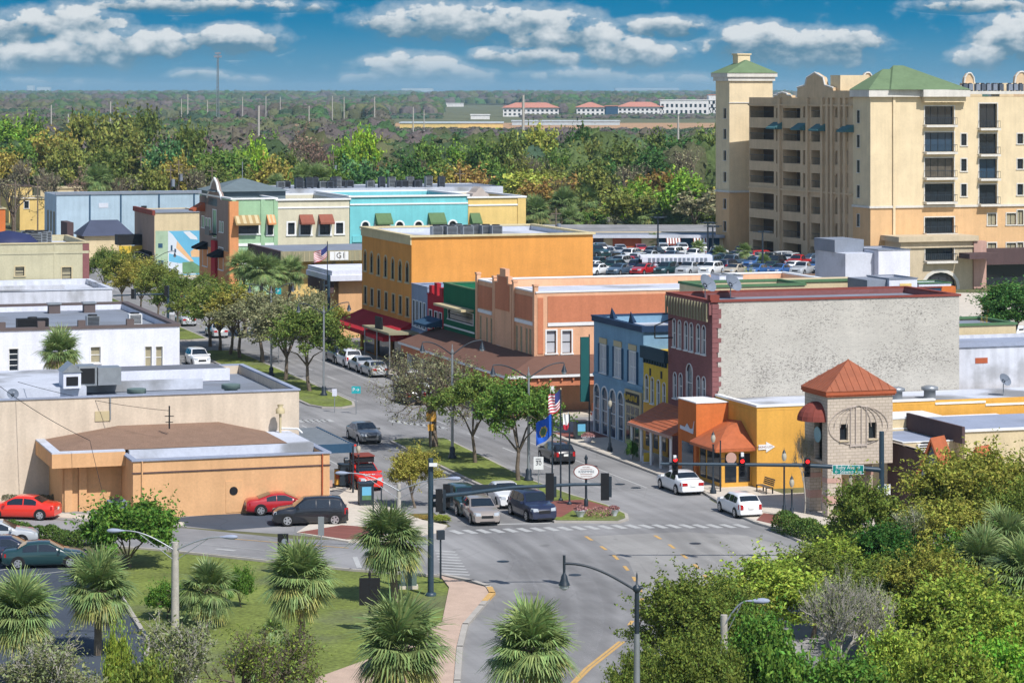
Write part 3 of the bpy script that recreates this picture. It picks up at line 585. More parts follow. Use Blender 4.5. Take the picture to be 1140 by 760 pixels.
MB().box(-.06, .5, .2, -.01, D - .5, 2.9).build('shopfront', M['glass'], b.e)
for k in range(4): MB().box(-.25, 1 + k * 5.6, 0, -.065, 1.7 + k * 5.6, 3.0).build('pilaster', M['ochre_stucco'], b.e)
for i, (px, yy) in enumerate([(486, 8), (494, 9), (502, 7.5), (510, 10), (520, 7), (530, 9), (541, 8), (552, 7)]):
    p = b.P(b.fx(px, yy), yy); ac_unit(*p, H - .45, TH, 1.1, 1.0, 1.1, 'black air conditioner in the row on the orange building roof', 'air conditioners on the orange building')
# wooden sidewalk balcony canopy beside the orange building
cn = thing('street_canopy', 'flat rusty grey canopy on steel posts over the pavement beside the orange building', 'canopy', W(69.6, 252.5), TH)
MB().box(0, 0, 3.55, 3.05, 10.0, 3.75).build('deck', M['mansard'], cn)
for k in range(3): MB().cyl((.15, .3 + k * 4.6, .13), (.15, .3 + k * 4.6, 3.55), .07).build('post', M['grey_metal'], cn)
MB().box(0.4, 4.2, 3.75, .55, 6.6, 4.9).build('sign_board', M['black'], cn)
# --- slate blue, red and green narrow shopfronts
def narrow(name, label, s0, s1, H, wm, Wd, rects, glass='glass', trim='white_trim', capm='white_trim', nz=2, tw=.08, par=.6, t0=72.7):
    b = Bd(name, label, W(t0, s0)); ops = b.left(rects); b.shell(Wd, s1 - s0 - .01, H, M[wm], M['roof_white'], left=ops, par=par)
    b.lwin(ops, trim=trim, glass=glass, nz=nz, tw=tw); b.cap(Wd, s1 - s0 - .01, H, M[capm], .06, .1); return b
b = narrow('shop_building', 'narrow slate blue shop between the orange and the red building', 250.0, 255.48, 8.2, 'slate_blue', 14, [(460, 462, 334, 362), (463.5, 465.5, 335, 363.5), (467.5, 469.5, 336, 365), (471.5, 473.5, 337.5, 366.5)], capm='slate_blue')
MB().box(-.3, .3, 0.1, -.01, 5.2, 3.0).build('shopfront', M['glass_blue'], b.e); b.band(14, 5.4, 3.6, 3.9, M['slate_blue'], .12, sides='l')
b = narrow('shop_building', 'narrow crimson shop with a crenellated parapet and blue awning', 244.62, 249.98, 7.6, 'red_stucco', 14, [(478, 481, 345, 365), (484, 487, 347, 368), (489, 492, 348, 370)], capm='red_stucco')
for k in range(3): MB().box(0, .4 + k * 1.75, 7.701, .4, 1.3 + k * 1.75, 8.5 + (.35 if k == 1 else 0)).build('merlon', M['red_stucco'], b.e)
awning(b.e, -.02, 2.7, 5.6, 4.6, 1.5, .5, -math.pi / 2, 'awn_blue'); MB().box(-.2, .3, .1, -.01, 5, 3.0).build('shopfront', M['glass'], b.e)
b = narrow('shop_building', 'dark green stucco shop with a long white window hood', 234.5, 244.6, 9.0, 'green_stucco', 16, [(499, 527, 346, 358)], nz=2, capm='green_cap', tw=.05)
MB().box(-1.2, .6, 7.05, -.01, 9.4, 7.25).build('hood', M['cream_trim'], b.e); MB().box(-.08, .3, 5.1, -.01, 9.8, 5.25).build('sill_band', M['white_trim'], b.e); MB().box(-.12, .5, .15, -.01, 9.5, 2.9).build('shopfront', M['glass_blue'], b.e)
# low rear block with the dirty white parapet
O = W(78, 246); b = Bd('rear_building', 'long low roof with a weathered white parapet facing the car park', O); Wd = t_on(952, 246) - 78
b.shell(Wd, 9, 7.4, M['peeling'], M['roof_white'], par=.1, th=.1); MB().box(0, 8.8, 7.4, Wd, 9.1, 8.2).build('back_parapet', M['peeling'], b.e); MB().box(-.05, 8.75, 8.2, Wd + .05, 9.2, 8.33).build('coping', M['brown_gravel'], b.e)
# --- salmon and terracotta building with stepped gable
O = W(72.7, 217.4); b = Bd('corner_building', 'salmon pink corner building with terracotta panels and stepped gable', O)
D = 17.05; Wd = 30; H = 10.0
la = b.left([(534, 536, 351, 381), (541, 543, 353, 383), (546, 548, 354, 384.5), (554.5, 558, 357, 384), (565, 569.5, 360, 388), (574, 576.5, 362, 392), (579, 581.5, 363, 393), (585, 587.5, 365, 395), (589, 591.5, 366, 396)])
fa = b.front([(608.5, 619, 368, 393), (626, 636, 368, 393)])
b.shell(Wd, D, H, M['salmon'], M['roof_white'], front=fa, left=la, par=.7, th=.35)
b.fwin(fa, glass='blind', tw=.12, nz=2); 
for i, o in enumerate(la): window(b.e, (0, (o[0] + o[1]) / 2, (o[2] + o[3]) / 2), -math.pi / 2, o[1] - o[0], o[3] - o[2], depth=.08, trim='white_trim' if i in (3, 4) else 'cream_trim', glass='blind' if i in (3, 4) else 'curtain', tw=.08 if i in (3, 4) else 0, sill=i in (3, 4), frame='white_trim' if i in (3, 4) else 'cream_trim')
b.cap(Wd, D, H, M['white_trim'], .06, .12, .4)
MB().box(1.0, -.05, 7.5, Wd, -.002, 9.7).build('panel', M['brown_band'], b.e); MB().box(1.0, -.1, 7.2, Wd, -.002, 7.48).build('band', M['white_trim'], b.e); MB().box(.12, -.06, 4.9, .6, -.002, 9.6).build('panel', M['brown_band'], b.e)
MB().box(0, -.1, 4.1, Wd, -.002, 4.5).build('band', M['white_trim'], b.e)
for (y0, y1) in ((.7, 5.6), (12.2, 16.2)): MB().box(-.05, y0, 7.6, -.002, y1, 9.6).build('panel', M['brown_band'], b.e); MB().box(-.1, y0, 7.2, -.002, y1, 7.5).build('band', M['white_trim'], b.e)
gb = MB(); gb.box(-.12, 6.4, 4, .3, 11.4, 10.3); gb.box(-.11, 7.3, 10.3, .29, 10.5, 10.9); gb.box(-.1, 8.1, 10.9, .28, 9.7, 11.5); gb.build('gable', M['salmon'], b.e)
MB().box(-.16, 6.9, 7.9, -.125, 10.9, 10.2).box(-.15, 7.7, 10.2, -.121, 10.1, 10.8).build('panel', M['brown_band'], b.e)
for y in (5.9, 11.5, 16.5, .3): MB().box(-.15, y - .25, 3, .2, y + .25, 10.55).box(-.2, y - .3, 10.55, .25, y + .3, 10.7).build('pilaster', M['salmon'], b.e)
# wrap-around porch of the corner building
pr = thing('porch', 'brown shingled porch roof on columns wrapped around the salmon corner building', 'porch', O, TH)
ze, zr = 3.55, 4.75; pw = 3.9; yb = D + 12
mb = MB(); mb.add([(-pw, -pw, ze), (8.9, -pw, ze), (7.4, -.02, zr), (-.02, -.02, zr), (-.02, yb, zr), (-pw, yb, ze)], [(0, 1, 2, 3), (0, 3, 4, 5)]); mb.add([(8.9, -pw, ze), (8.9, -.02, ze), (7.4, -.02, zr)], [(0, 1, 2)])
mb.build('porch_roof', M['brown_shingle'], pr)
MB().box(-pw, -pw, ze - .22, 8.9, -pw + .2, ze - .01).box(-pw, -pw + .2, ze - .22, -pw + .2, yb, ze - .01).build('fascia', M['white_trim'], pr)
MB().box(-pw + .3, -pw + .3, ze - .95, 8.6, -pw + .6, ze - .23).box(-pw + .3, -pw + .6, ze - .95, -pw + .6, yb, ze - .23).build('frieze', M['brown_band'], pr)
for k in range(12): MB().box(-pw + .8 + k * 1.0, -pw + .1, ze - .5, -pw + .95 + k * 1.0, -pw + .3, ze - .22).build('bracket', M['brown_band'], pr)
for x in (-pw + .45, .2, 4.2, 8.3): MB().box(x - .2, -pw + .27, 1.0, x + .2, -pw + .63, ze - .96).build('column', M['white_trim'], pr); MB().box(x - .4, -pw + .1, 0.13, x + .4, -pw + .8, 1.0).build('pedestal', M['brown_band'], pr)
for y in np.arange(1.5, yb - 1, 4.2): MB().box(-pw + .3, y - .18, 1.0, -pw + .62, y + .18, ze - .96).build('column', M['white_trim'], pr); MB().box(-pw + .15, y - .35, .13, -pw + .8, y + .35, 1.0).build('pedestal', M['brown_band'], pr)
bs = thing('condenser', 'grey condenser box with a red top beside the porch column', 'condenser', W(77.4, 212.4), TH)
MB().box(-.6, -.5, .13, .6, .5, 1.3).build('casing', M['grey_metal'], bs); MB().box(-.5, -.4, 1.3, .5, .4, 1.65).build('lid', M['terracotta'], bs)
# --- blue two-storey corner building
O = W(72.7, 192.1); b = Bd('corner_building', 'sky blue two-storey corner shop building with shuttered upper windows', O); D = 11.0; Wd = 12.5; H = 9.2
la = b.left([(668.5, 675.5, 384, 415), (684.5, 692, 387.5, 420), (701, 708.5, 391.5, 425.5)]); lb = b.left([(661.8, 667.5, 428, 483, 'arch'), (670, 676.5, 431, 488, 'arch'), (679, 685.5, 434, 493, 'arch'), (688, 694, 437, 495, 'arch')])
lb = [(o[0], o[1], .14, o[3], o[4]) for o in lb]
b.shell(Wd, D, H, M['blue_stucco'], M['roof_white'], left=la + lb, par=.6, depth=.3); b.lwin(la, glass='blind', tw=.06, nx=2, nz=2, frame='white_trim'); b.lwin(lb, glass='glass_blue', tw=.12, nx=1, nz=4, frame='white_trim', sill=False)
for o in la:
    for q in (o[0] - .42, o[1] + .06): MB().box(-.07, q, o[2] - .05, -.02, q + .36, o[3] + .05).build('shutter', M['awn_blue'], b.e)
    MB().box(-.09, o[0] - .1, o[3] + .12, -.02, o[1] + .1, o[3] + .55).build('keystone', M['cream_trim'], b.e)
b.band(Wd, D, 8.85, 9.2, mk('navy', A(35, 62, 95), .7), .2, sides='fl'); b.cap(Wd, D, H, M['navy'], .2, .1, .3); b.band(Wd, D, 4.55, 4.8, M['blue_stucco'], .1, sides='l')
sf = MB(); ya, yb2 = b.ly(715.5), b.ly(697.5); sf.box(-.16, ya, .14, -.02, yb2, 4.3); sf.build('shopfront', M['cream_trim'], b.e)
MB().box(-.2, ya + .3, 3.3, -.165, yb2 - .3, 4.1).build('sign_board', M['black'], b.e); lm = MB()
for k in range(6):
    q = ya + .75 + k * .48; lm.box(-.215, q, 3.5, -.201, q + .12, 3.92); lm.box(-.215, q, 3.8 if k % 2 else 3.5, -.201, q + .34, 3.92 if k % 2 else 3.62); lm.box(-.215, q + .24, 3.6, -.201, q + .34, 3.8)
lm.build('lettering', M['yellow_brick'], b.e)
for k in range(3):
    q = ya + .3 + k * (yb2 - ya - .6) / 3; MB().box(-.18, q + .1, 2.5, -.163, q + (yb2 - ya - .6) / 3 - .1, 3.1).build('pane', M['glass'], b.e); MB().box(-.18, q + .1, .5, -.163, q + (yb2 - ya - .6) / 3 - .1, 2.4).build('pane', M['glass'], b.e)
for yv, lbl in ((3.0, 'near'), (7.2, 'far')): MB().add([(.1, yv - .5, H + .12), (.1, yv + .5, H + .12), (.1, yv, H + 1.0), (.6, yv, H + .12)], [(0, 1, 2), (0, 2, 3), (1, 2, 3)]).build('roof_vent', M['navy'], b.e)
# --- yellow narrow brick building
O = W(72.7, 187.02); b = Bd('shop_building', 'narrow bright yellow brick building between the blue and burgundy ones', O); D = 5.06; H = 7.55
la = b.left([(718.5, 722, 417, 446, 'arch'), (725, 728, 420, 449, 'arch'), (731.5, 735, 423, 452, 'arch'), (738, 741, 426, 455, 'arch')])
b.shell(12, D, H, M['yellow_brick'], M['roof_grey'], left=la, par=.4); b.lwin(la, trim='white_trim', tw=.05, glass='glass', nz=2, frame='white_trim')
b.band(12, D, 7.0, 7.9, mk('teal_cornice', A(28, 62, 78), .7), .3, sides='l'); 
for k in range(9): MB().box(-.18, .2 + k * .54, 6.65, -.02, .4 + k * .54, 6.999).build('dentil', M['teal_cornice'], b.e)
for y in (1.3, 3.6): MB().box(-.04, y - .16, 5.75, -.01, y + .16, 6.3).build('vent', M['black'], b.e)
MB().box(-.03, .02, .2, -.002, D - .02, 3.6).build('shopfront', M['store_yellow'], b.e)
for y in (.8, 2.4, 4.0): MB().box(-.06, y - .45, .5, -.032, y + .45, 2.4).build('pane', M['glass'], b.e)
# --- burgundy brick building with the old white side wall
O = W(72.7, 178.5); b = Bd('brick_building', 'burgundy brick building with arched white windows and speckled white side wall', O); D = 8.5; H = 12.1; Wd = 19.2
la = b.left([(749.3, 752.3, 355, 386, 'arch'), (755.2, 758.3, 356.5, 388, 'arch'), (762.3, 765.8, 358, 389.5, 'arch'), (768.2, 771.5, 359.5, 391, 'arch'), (775.8, 779.3, 361, 393, 'arch'), (782, 785.6, 362.5, 394.5, 'arch'),
             (750, 753.3, 414.5, 443, 'arch'), (756.3, 759.8, 415.5, 444, 'arch'), (764.5, 771, 405, 447, 'arch'), (776, 779.5, 418.5, 445, 'arch'), (782, 785.6, 419.5, 446, 'arch')])
w_, r_ = b.shell(Wd, D, H, M['burgundy_brick'], M['roof_grey'], left=la, par=.35, th=.35)
b.lwin(la, trim='white_trim', tw=.05, glass='glass_blue', frame='white_trim', nz=2)
MB().box(.42, -.06, 0, Wd + .02, -.003, H - .02).build('painted_side_wall', M['old_white_brick'], b.e)
rg = random.Random(3); qm = MB(); z = 4.5
while z < H - .3: w = rg.choice([.5, .8, 1.1]); qm.box(-.02, -.09, z, w * .6, -.062, z + .32); z += .34
qm.build('quoins', M['burgundy_brick'], b.e)
b.cap(Wd, D, H, M['maroon'], .14, .14, .35); b.band(Wd, D, 11.2, 12.09, M['burgundy_brick'], .22, sides='l')
for k in range(15): MB().box(-.34, .25 + k * .56, 10.7, -.222, .42 + k * .56, 12.0).build('corbel', M['mansard'], b.e)
MB().box(-.2, -.14, H + .141, .5, .4, H + .5).build('chimney_block', M['maroon'], b.e)
for k, x in enumerate((2.3, 4.3)): p = b.P(x, 7.0); dishes(['round grey satellite dish nearest the maroon cornice on the brick roof', 'round grey satellite dish second from the maroon cornice on the brick roof'][k], *p, H - .35, .75, TH + .5)
fr = MB(); fr.tube([(-.1, 7.3, 9.0), (-1.5, 7.3, 9.0), (-1.5, 7.3, 9.9), (-.1, 7.3, 10.4)], .05); fr.build('sign_bracket', M['black'], b.e)
# --- store with orange block and yellow walls
O = W(72.9, 171.0); b = Bd('store_building', 'long low store with bright yellow walls and orange corner block', O); D = 7.35; H = 5.55; Wd = 41
mb = MB(); mb.box(0, 0, 0, Wd, D, H - .25, 0); mb.build('wall', M['store_yellow'], b.e)
MB().box(0, 0, H - .24, Wd, .25, H).box(0, .25, H - .24, .3, D, H).build('parapet', M['store_yellow'], b.e)
MB().quad((.3, .25, H - .2), (Wd, .25, H - .2), (Wd, D, H - .2), (.3, D, H - .2)).build('roof', M['roof_white'], b.e)
x1, x2 = b.fx(1041), b.fx(1097)
MB().box(-.05, -.06, H, x1, .3, H + .14).box(-.05, .3, H, .35, D, H + .14).build('coping', M['white_trim'], b.e); MB().box(x1, -.06, H - .28, x2, .3, H - .14).box(x2, -.06, H - .5, Wd, .3, H - .36).build('coping', M['white_trim'], b.e)
lo = MB(); lo.box(-2.2, .9, .13, -.01, 4.9, 2.75); lo.build('entrance_block', M['store_yellow'], b.e)
for x in (-1.95, -.95): MB().box(x, .86, .45, x + .82, .895, 2.35).build('shop_window', M['glass'], b.e)
for y in (1.2, 2.4, 3.7): MB().box(-2.24, y, .4, -2.203, y + 1.0, 2.35).build('shop_window', M['glass'], b.e)
cp = MB(); cp.add([(-2.9, .2, 2.8), (.9 - .9, .2, 2.8), (-.01, 2.7, 4.35), (-2.9, 5.0, 2.8), (-.01, 5.0, 4.2), (-1.2, 2.4, 4.0), (-.01, .2, 2.8)], [(0, 1, 2, 5), (0, 5, 3), (5, 2, 4, 3)]); cp.box(-2.95, .15, 2.6, -.01, 4.9, 2.79)
cp.build('hipped_canopy', M['copper'], b.e)
MB().box(-2.4, 5.0, .13, -.01, 8.4, 5.35).build('orange_block', M['orange_block'], b.e)
MB().box(-2.45, 4.95, 5.35, -.01, 8.45, 5.42).build('coping', M['white_trim'], b.e)
MB().ext([(-2.42, 7.9, 3.3), (-2.42, 5.5, 3.2), (-2.42, 5.3, 4.1), (-2.42, 5.55, 3.55), (-2.42, 6.1, 3.5), (-2.42, 6.6, 3.8), (-2.42, 7.0, 3.5), (-2.42, 7.9, 3.55)], (-.04, 0, 0)).build('logo', M['white_wall'], b.e); MB().box(-2.44, 5.5, .4, -2.41, 7.6, 2.5).build('shop_window', M['glass_blue'], b.e)
sg = MB(); w5 = b.front([(842.5, 864, 494.5, 500)])[0]; a0, a1, c0, c1 = w5[:4]; zc = (c0 + c1) / 2
sg.ext([(.1, -.02, zc - .17), (a1 - .75, -.02, zc - .17), (a1 - .75, -.02, zc - .36), (a1 - .1, -.02, zc), (a1 - .75, -.02, zc + .36), (a1 - .75, -.02, zc + .17), (.1, -.02, zc + .17)], (0, -.04, 0))
sign = sg.build('arrow_sign', M['white_trim'], b.e); text('PARKING LOT', .21, M['maroon'], b.e, ((a1 - .55) / 2 + .05, -.065, zc))
for i, px in enumerate((998, 1035)): 
    x = b.fx(px, 3); p = b.P(x, 3.0); e = thing('roof_vent', ['round galvanised vent on the store roof next to the copper tower roof', 'round galvanised vent on the store roof right of the first vent'][i], 'vent', (*p, H - .2), 0, 'vents on the store roof')
    MB().lathe([(.42, 0), (.42, .55), (.6, .6), (.6, .8), (.3, .9)], n=14).build('drum', M['grey_metal'], e)
p = b.P(b.fx(1117, 3), 3); dishes('grey satellite dish on the white store roof', *p, H - .2, .5, TH + .3)
MB().lathe([(.1, 0), (.1, .2)], n=8)
# terracotta tiled pavement canopy in front of the yellow and burgundy buildings
e = thing('street_canopy', 'terracotta tiled pavement canopy on white posts beside the orange block', 'canopy', W(70.0, 179.6), TH)
L = 8.4; mb = MB(); mb.add([(0, 0, 2.7), (2.68, 0, 4.1), (2.68, L, 4.1), (0, L + .2, 2.7)], [(0, 1, 2, 3)]); mb.add([(0, 0, 2.7), (2.68, 0, 4.1), (2.68, 0, 2.7)], [(0, 1, 2)])
mb.build('tiled_roof', M['copper'], e)
rb = MB()
for k in range(1, 9): q = k / 9; rb.box(2.68 * q - .02, 0, 2.7 + 1.4 * q, 2.68 * q + .03, L, 2.7 + 1.4 * q + .04)
rb.build('tile_ridges', M['brown_band'], e); MB().box(-.06, -.02, 2.5, .0, L + .2, 2.71).build('fascia', M['rose_block'], e)
for k in range(5): MB().cyl((.15, .3 + k * 1.95, .13), (.15, .3 + k * 1.95, 2.68), .11, n=10).build('post', M['white_trim'], e)
# --- corner pavilion tower
O = W(72.0, 157.6); b = Bd('pavilion_tower', 'open block tower with copper pyramid roof and wire trellis hoop', O, cat='tower'); Wd = 4.5; D = 3.5; H = 7.7
fo = b.front([(935, 944, 472, 490), (967, 976, 470, 488)]); lo_ = [(.8, 2.0, 3.6, 6.6, 'rect')]
mb = MB(); wall(mb, (0, 0), (1, 0), (0, -1), Wd, 3.4, H, fo, .35); wall(mb, (0, 0), (0, 1), (-1, 0), D, 3.4, H, lo_, .35); mb.quad((Wd, 0, 3.4), (Wd, D, 3.4), (Wd, D, H), (Wd, 0, H)); mb.quad((0, D, 3.4), (Wd, D, 3.4), (Wd, D, H), (0, D, H)); mb.quad((0, 0, 3.4), (Wd, 0, 3.4), (Wd, D, 3.4), (0, D, 3.4))
mb.build('wall', M['tower_block'], b.e)
for o in fo: window(b.e, ((o[0] + o[1]) / 2, 0, (o[2] + o[3]) / 2), 0, o[1] - o[0], o[3] - o[2], trim='stone_pale', tw=0, nz=1, depth=.3, name='opening')
for (x, y, w) in ((0, 0, .95), (0, D - .8, .8), (Wd - .9, D - .8, .8)): MB().box(x, y, .12, x + w, y + .8, 3.4).build('pier', M['tower_block'], b.e); MB().box(x - .03, y - .03, 1.0, x + w + .03, y + .83, 1.5).box(x - .03, y - .03, 2.3, x + w + .03, y + .83, 2.6).build('pier_band', M['rose_block'], b.e)
rf = MB(); ov = .22; z1, z2 = 8.05, 9.85; cx, cy = Wd / 2, D / 2; cs = [(-ov, -ov), (Wd + ov, -ov), (Wd + ov, D + ov), (-ov, D + ov)]
rf.add([(*c, z1) for c in cs] + [(cx, cy, z2)], [(0, 1, 4), (1, 2, 4), (2, 3, 4), (3, 0, 4)]); st('rust_roof', 176, 98, 62, .75, streak=.12, rough=.5, spec=.4)
rf.build('roof', M['rust_roof'], b.e)
sm = MB()
for k in range(1, 10):
    q = k / 10
    for (a, c) in ((0, 1), (3, 0)):
        p0 = Vector((*cs[a], z1)).lerp(Vector((*cs[c], z1)), q); ap = Vector((cx, cy, z2)); f = 1 - abs(2 * q - 1)
        # rib runs up the slope until the hip
        up = (ap - Vector(((cs[a][0] + cs[c][0]) / 2, (cs[a][1] + cs[c][1]) / 2, z1))) * f
        sm.cyl(p0 + Vector((0, 0, .015)), p0 + up + Vector((0, 0, .015)), .022, n=4)
sm.build('roof_seams', M['rust_roof'], b.e)
MB().box(-.12, -.12, H, Wd + .12, D + .12, 7.8).box(-.18, -.18, 7.8, Wd + .18, D + .18, 8.05).build('eaves', M['terracotta'], b.e)
# trellis hoop of thin rods on the front
tr = MB(); ccx = (fo[0][0] + fo[1][1]) / 2; cz = 6.05; RW, RH = 2.05, 1.35
for q in (1, .82, .62, .42):
    pts = [(ccx + RW * q * math.cos(t), -.06, cz - .3 + RH * math.sin(t)) for t in np.linspace(0, math.pi, 14)]; tr.tube(pts, .022, 4)
for x in (-.55, -.2, .2, .55): tr.cyl((ccx + x, -.06, cz - 1.6), (ccx + x, -.06, cz + RH - .38), .03, n=4)
tr.tube([(ccx + RW * math.cos(t), -.06, cz - .3 + 1.1 * math.sin(t)) for t in np.linspace(0, -math.pi, 12)], .022, 4)
tr.box(ccx - .6, -.08, cz - 1.5, ccx + .6, -.03, cz - 1.4); tr.build('trellis', M['lilac'], b.e)
aw = MB(); N = 8; r = .95; aw_c = (0, 1.5); prof = [(-1.25 * math.sin(a), 1.0 * math.cos(a)) for a in np.linspace(0, math.pi / 2, 7)]
rows = []
for a in np.linspace(0, math.pi / 2, 7):
    rows.append([(-1.3 * math.cos(a) * math.sin(t), aw_c[1] - 1.25 * math.cos(t) * (math.cos(a) * .85 + .15), 6.1 + 1.15 * math.sin(a)) for t in np.linspace(0, math.pi, 11)])
for r0_, r1_ in zip(rows, rows[1:]):
    for q in range(10): aw.add([r0_[q], r0_[q + 1], r1_[q + 1], r1_[q]], [(0, 1, 2, 3)], 0, True)
for q in range(0, 11, 2): aw.tube([r[q] for r in rows], .03, 4)
aw.build('dome_awning', M['maroon'], b.e)
cl = MB(); cl.cyl((-.03, 1.4, 5.2), (-.08, 1.4, 5.2), .5, n=16); o = cl.build('oval_plaque', mk('pale_teal', A(150, 190, 200), .5), b.e)
# --- low cream buildings right of the tower
O = W(78.5, 160.2); b = Bd('low_building', 'low cream building with stepped grey roofs behind the copper-roofed tower', O); Wd = 30
b.shell(Wd, 6.8, 4.25, M['beige'], M['roof_blue'], par=.12, th=.15); b.cap(Wd, 6.8, 4.25, M['white_trim'], .05, .06, .15)
MB().box(0, 6.82, 0, 6.3, 10.0, 4.9).box(6.3, 6.82, 0, Wd, 10, 4.5).build('rear_wall', M['beige'], b.e); MB().box(0, 6.78, 4.9, 6.35, 10, 5.0).box(6.35, 6.78, 4.5, 12, 10, 4.6).build('coping', M['white_trim'], b.e)
xr = b.fx(1064, 0); MB().box(xr, -1.2, 0, Wd, 6.7, 4.95).build('east_block', M['beige'], b.e); MB().quad((xr, -1.2, 4.96), (Wd, -1.2, 4.96), (Wd, 6.7, 4.96), (xr, 6.7, 4.96)).build('east_roof', M['roof_blue'], b.e); MB().box(xr - .2, -1.3, 4.2, xr - .01, 6.8, 5.3).build('side_parapet', M['fascia_brown'], b.e)
MB().box(xr, -1.32, 4.96, Wd, -1.2, 5.12).build('coping', M['white_trim'], b.e)
e = Bd('shed_wing', 'brown sloping wall wing with curved grey coping beside the tower base', W(77.2, 154.8)); 
pts = [(0, 0, 0), (7.2, 0, 0), (7.2, 0, 2.6), (4.5, 0, 3.0), (2.2, 0, 3.6), (.5, 0, 4.3), (0, 0, 4.4)]
MB().ext(pts, (0, 5, 0)).build('wall', M['fascia_brown'], e.e); cpn = MB()
for i in range(2, 6): a, c = pts[i], pts[i + 1]; cpn.add([(a[0], -.1, a[2] + .1), (c[0], -.1, c[2] + .1), (c[0], 5, c[2] + .1), (a[0], 5, a[2] + .1), (a[0], -.1, a[2]), (c[0], -.1, c[2])], [(0, 1, 2, 3), (0, 1, 5, 4)])
cpn.build('coping', M['lilac'], e.e)
p = e.P(2.9, 5.6); ac_unit(*p, 2.9, TH, 1.3, 1.0, 1.25, 'white air conditioner behind the brown curved wall by the tower', None, 'white_trim')
for i, (px, t_) in enumerate(((1038, 0), (1088, 1))):
    x, y = G(px, 540, 0); Yd = 164; x = (px - 570) / F * Yd
    e = thing('gable_dormer', ['steep orange gable with grey triangular face nearest the tower', 'small orange gable half hidden by the tree tops at right'][i], 'gable', (x, Yd, 0), R(-38))
    h = (5.95 if i == 0 else 5.4); w = 1.0; z0 = 0
    MB().add([(-w, 0, 3.4), (w, 0, 3.4), (0, 0, h - .1), (-w, 1.3, 3.4), (w, 1.3, 3.4), (0, 1.3, h - .1)], [(0, 1, 2), (3, 5, 4), (0, 3, 4, 1)]).box(-w, 0.02, 0, w, 1.3, 3.4).build('gable_wall', M['grey_wall'], e)
    MB().ext([(-w - .15, -.25, 3.2), (0, -.25, h), (0, -.25, h + .25), (-w - .3, -.25, 3.2)], (0, 1.7, 0)).ext([(w + .15, -.25, 3.2), (w + .3, -.25, 3.2), (0, -.25, h + .25), (0, -.25, h)], (0, 1.7, 0)).build('gable_roof', M['copper'], e)
# white peeling building to the right of the brick one
O = W(92.2, 179.2); b = Bd('white_building', 'weathered white block building with streaked wall at the right edge', O)
b.shell(22, 9, 8.3, M['peeling'], M['roof_blue'], par=.25, th=.3); MB().box(-.05, -.12, 8.3, 22, .25, 8.6).build('coping', M['roof_blue'], b.e); MB().box(1.4, -.03, 7.1, 2.4, -.002, 7.5).build('vent', M['terracotta'], b.e)
O = W(91.5, 189); b = Bd('cream_building', 'cream wall with green roof edge just behind the weathered white building', O); x = b.fx(1131); b.shell(x, 6, 8.9, M['beige'], M['roof_grey'], par=.1, th=.1); b.cap(x, 6, 8.9, M['green_cap'], .1, .18, .3)
# cream building with green roof edge behind the brick one
O = W(85.3, 196); b = Bd('cream_building', 'cream building with green roof edge behind the burgundy brick building', O); z = 11.7
b.O = O; x = 6.3; x0 = b.fx(783); O = b.P(x0, 0); b2 = Bd('cream_building', 'cream wall with green coping left of the recess behind the brick building', O); COL.objects.unlink(b.e); bpy.data.objects.remove(b.e)
w1 = b2.fx(896); zt = b2.fz(840, 319); b2.shell(w1, 5, zt, M['beige'], M['roof_grey'], par=.2, th=.2); b2.cap(w1, 5, zt, M['green_cap'], .1, .2, .25)
w2 = b2.fx(972, 3.2); MB().box(w1 + .02, 3.2, 0, w2, 8, zt).build('rear_wing', M['beige'], b2.e); MB().box(w1 + .02, 3.1, zt, w2, 3.5, zt + .2).build('rear_coping', M['green_cap'], b2.e)
# roof-top boxes behind the brick building
def boxthing(name, label, cat, px0, px1, pyt, Y, depth, wm, rm, zb=0, rz=TH, pit=None, extra=None):
    P0 = ((px0 - 570) / F * Y, Y); b = Bd(name, label, P0, rz, cat); w = b.fx(px1); H = zat(pyt, Y)
    b.shell(w, depth, H, M[wm], M[rm], par=.08, th=.08, H0=zb); b.cap(w, depth, H, M[rm], .06, .08, .1); return b, w, H
b, w, H = boxthing('stair_house', 'light grey rooftop stair house with yellow poster behind the brick wall', 'rooftop box', 990, 1021, 311, 214, 4, 'white_wall', 'roof_grey', 8.9); MB().box(.9, -.04, H - 1.3, w - .5, -.003, H - .35).build('poster', M['yellow_shop'], b.e)
MB().box(-1.7, .4, 8.9, -.02, 4, H - .05).build('side_box', M['roof_grey'], b.e)
b, w, H = boxthing('stair_house', 'white rooftop stair house in front of the condominium entrance', 'rooftop box', 978, 1013, 279, 262, 6, 'white_wall', 'roof_grey', 0); MB().box(-3.0, 1.0, 0, -.02, 8, H - .3).build('side_box', M['roof_white'], b.e); MB().box(-3.1, 3.2, H - .3, -.03, 8, H + .9).build('plant_screen', M['roof_grey'], b.e)
b, w, H = boxthing('utility_cabinet', 'pale metal rooftop cabinet by the green roof edge', 'cabinet', 801, 814, 306.5, 238, 2, 'white_wall', 'grey_metal', 8)
b, w, H = boxthing('utility_cabinet', 'pale metal rooftop cabinet right of its twin by the green roof edge', 'cabinet', 815.5, 827, 307.5, 238, 2, 'white_wall', 'grey_metal', 8)
b, w, H = boxthing('rust_screen', 'slate blue roof screen with an orange end panel by the arch', 'screen', 1021, 1048, 321, 222, .6, 'awn_blue', 'maroon', 8); MB().box(w + .02, 0, H - 1.7, w + 1.3, .5, H + .1).build('end_panel', M['orange_block'], b.e)
b, w, H = boxthing('green_canopy', 'narrow white canopy with green top in front of the arch', 'canopy', 1023, 1059, 316, 235, 3, 'white_wall', 'green_cap', 9.5)
b, w, H = boxthing('rear_building', 'low charcoal roof edge running in front of the lawn at right', 'building', 1066, 1118, 361, 232, 3, 'fascia_brown', 'roof_grey', 0)
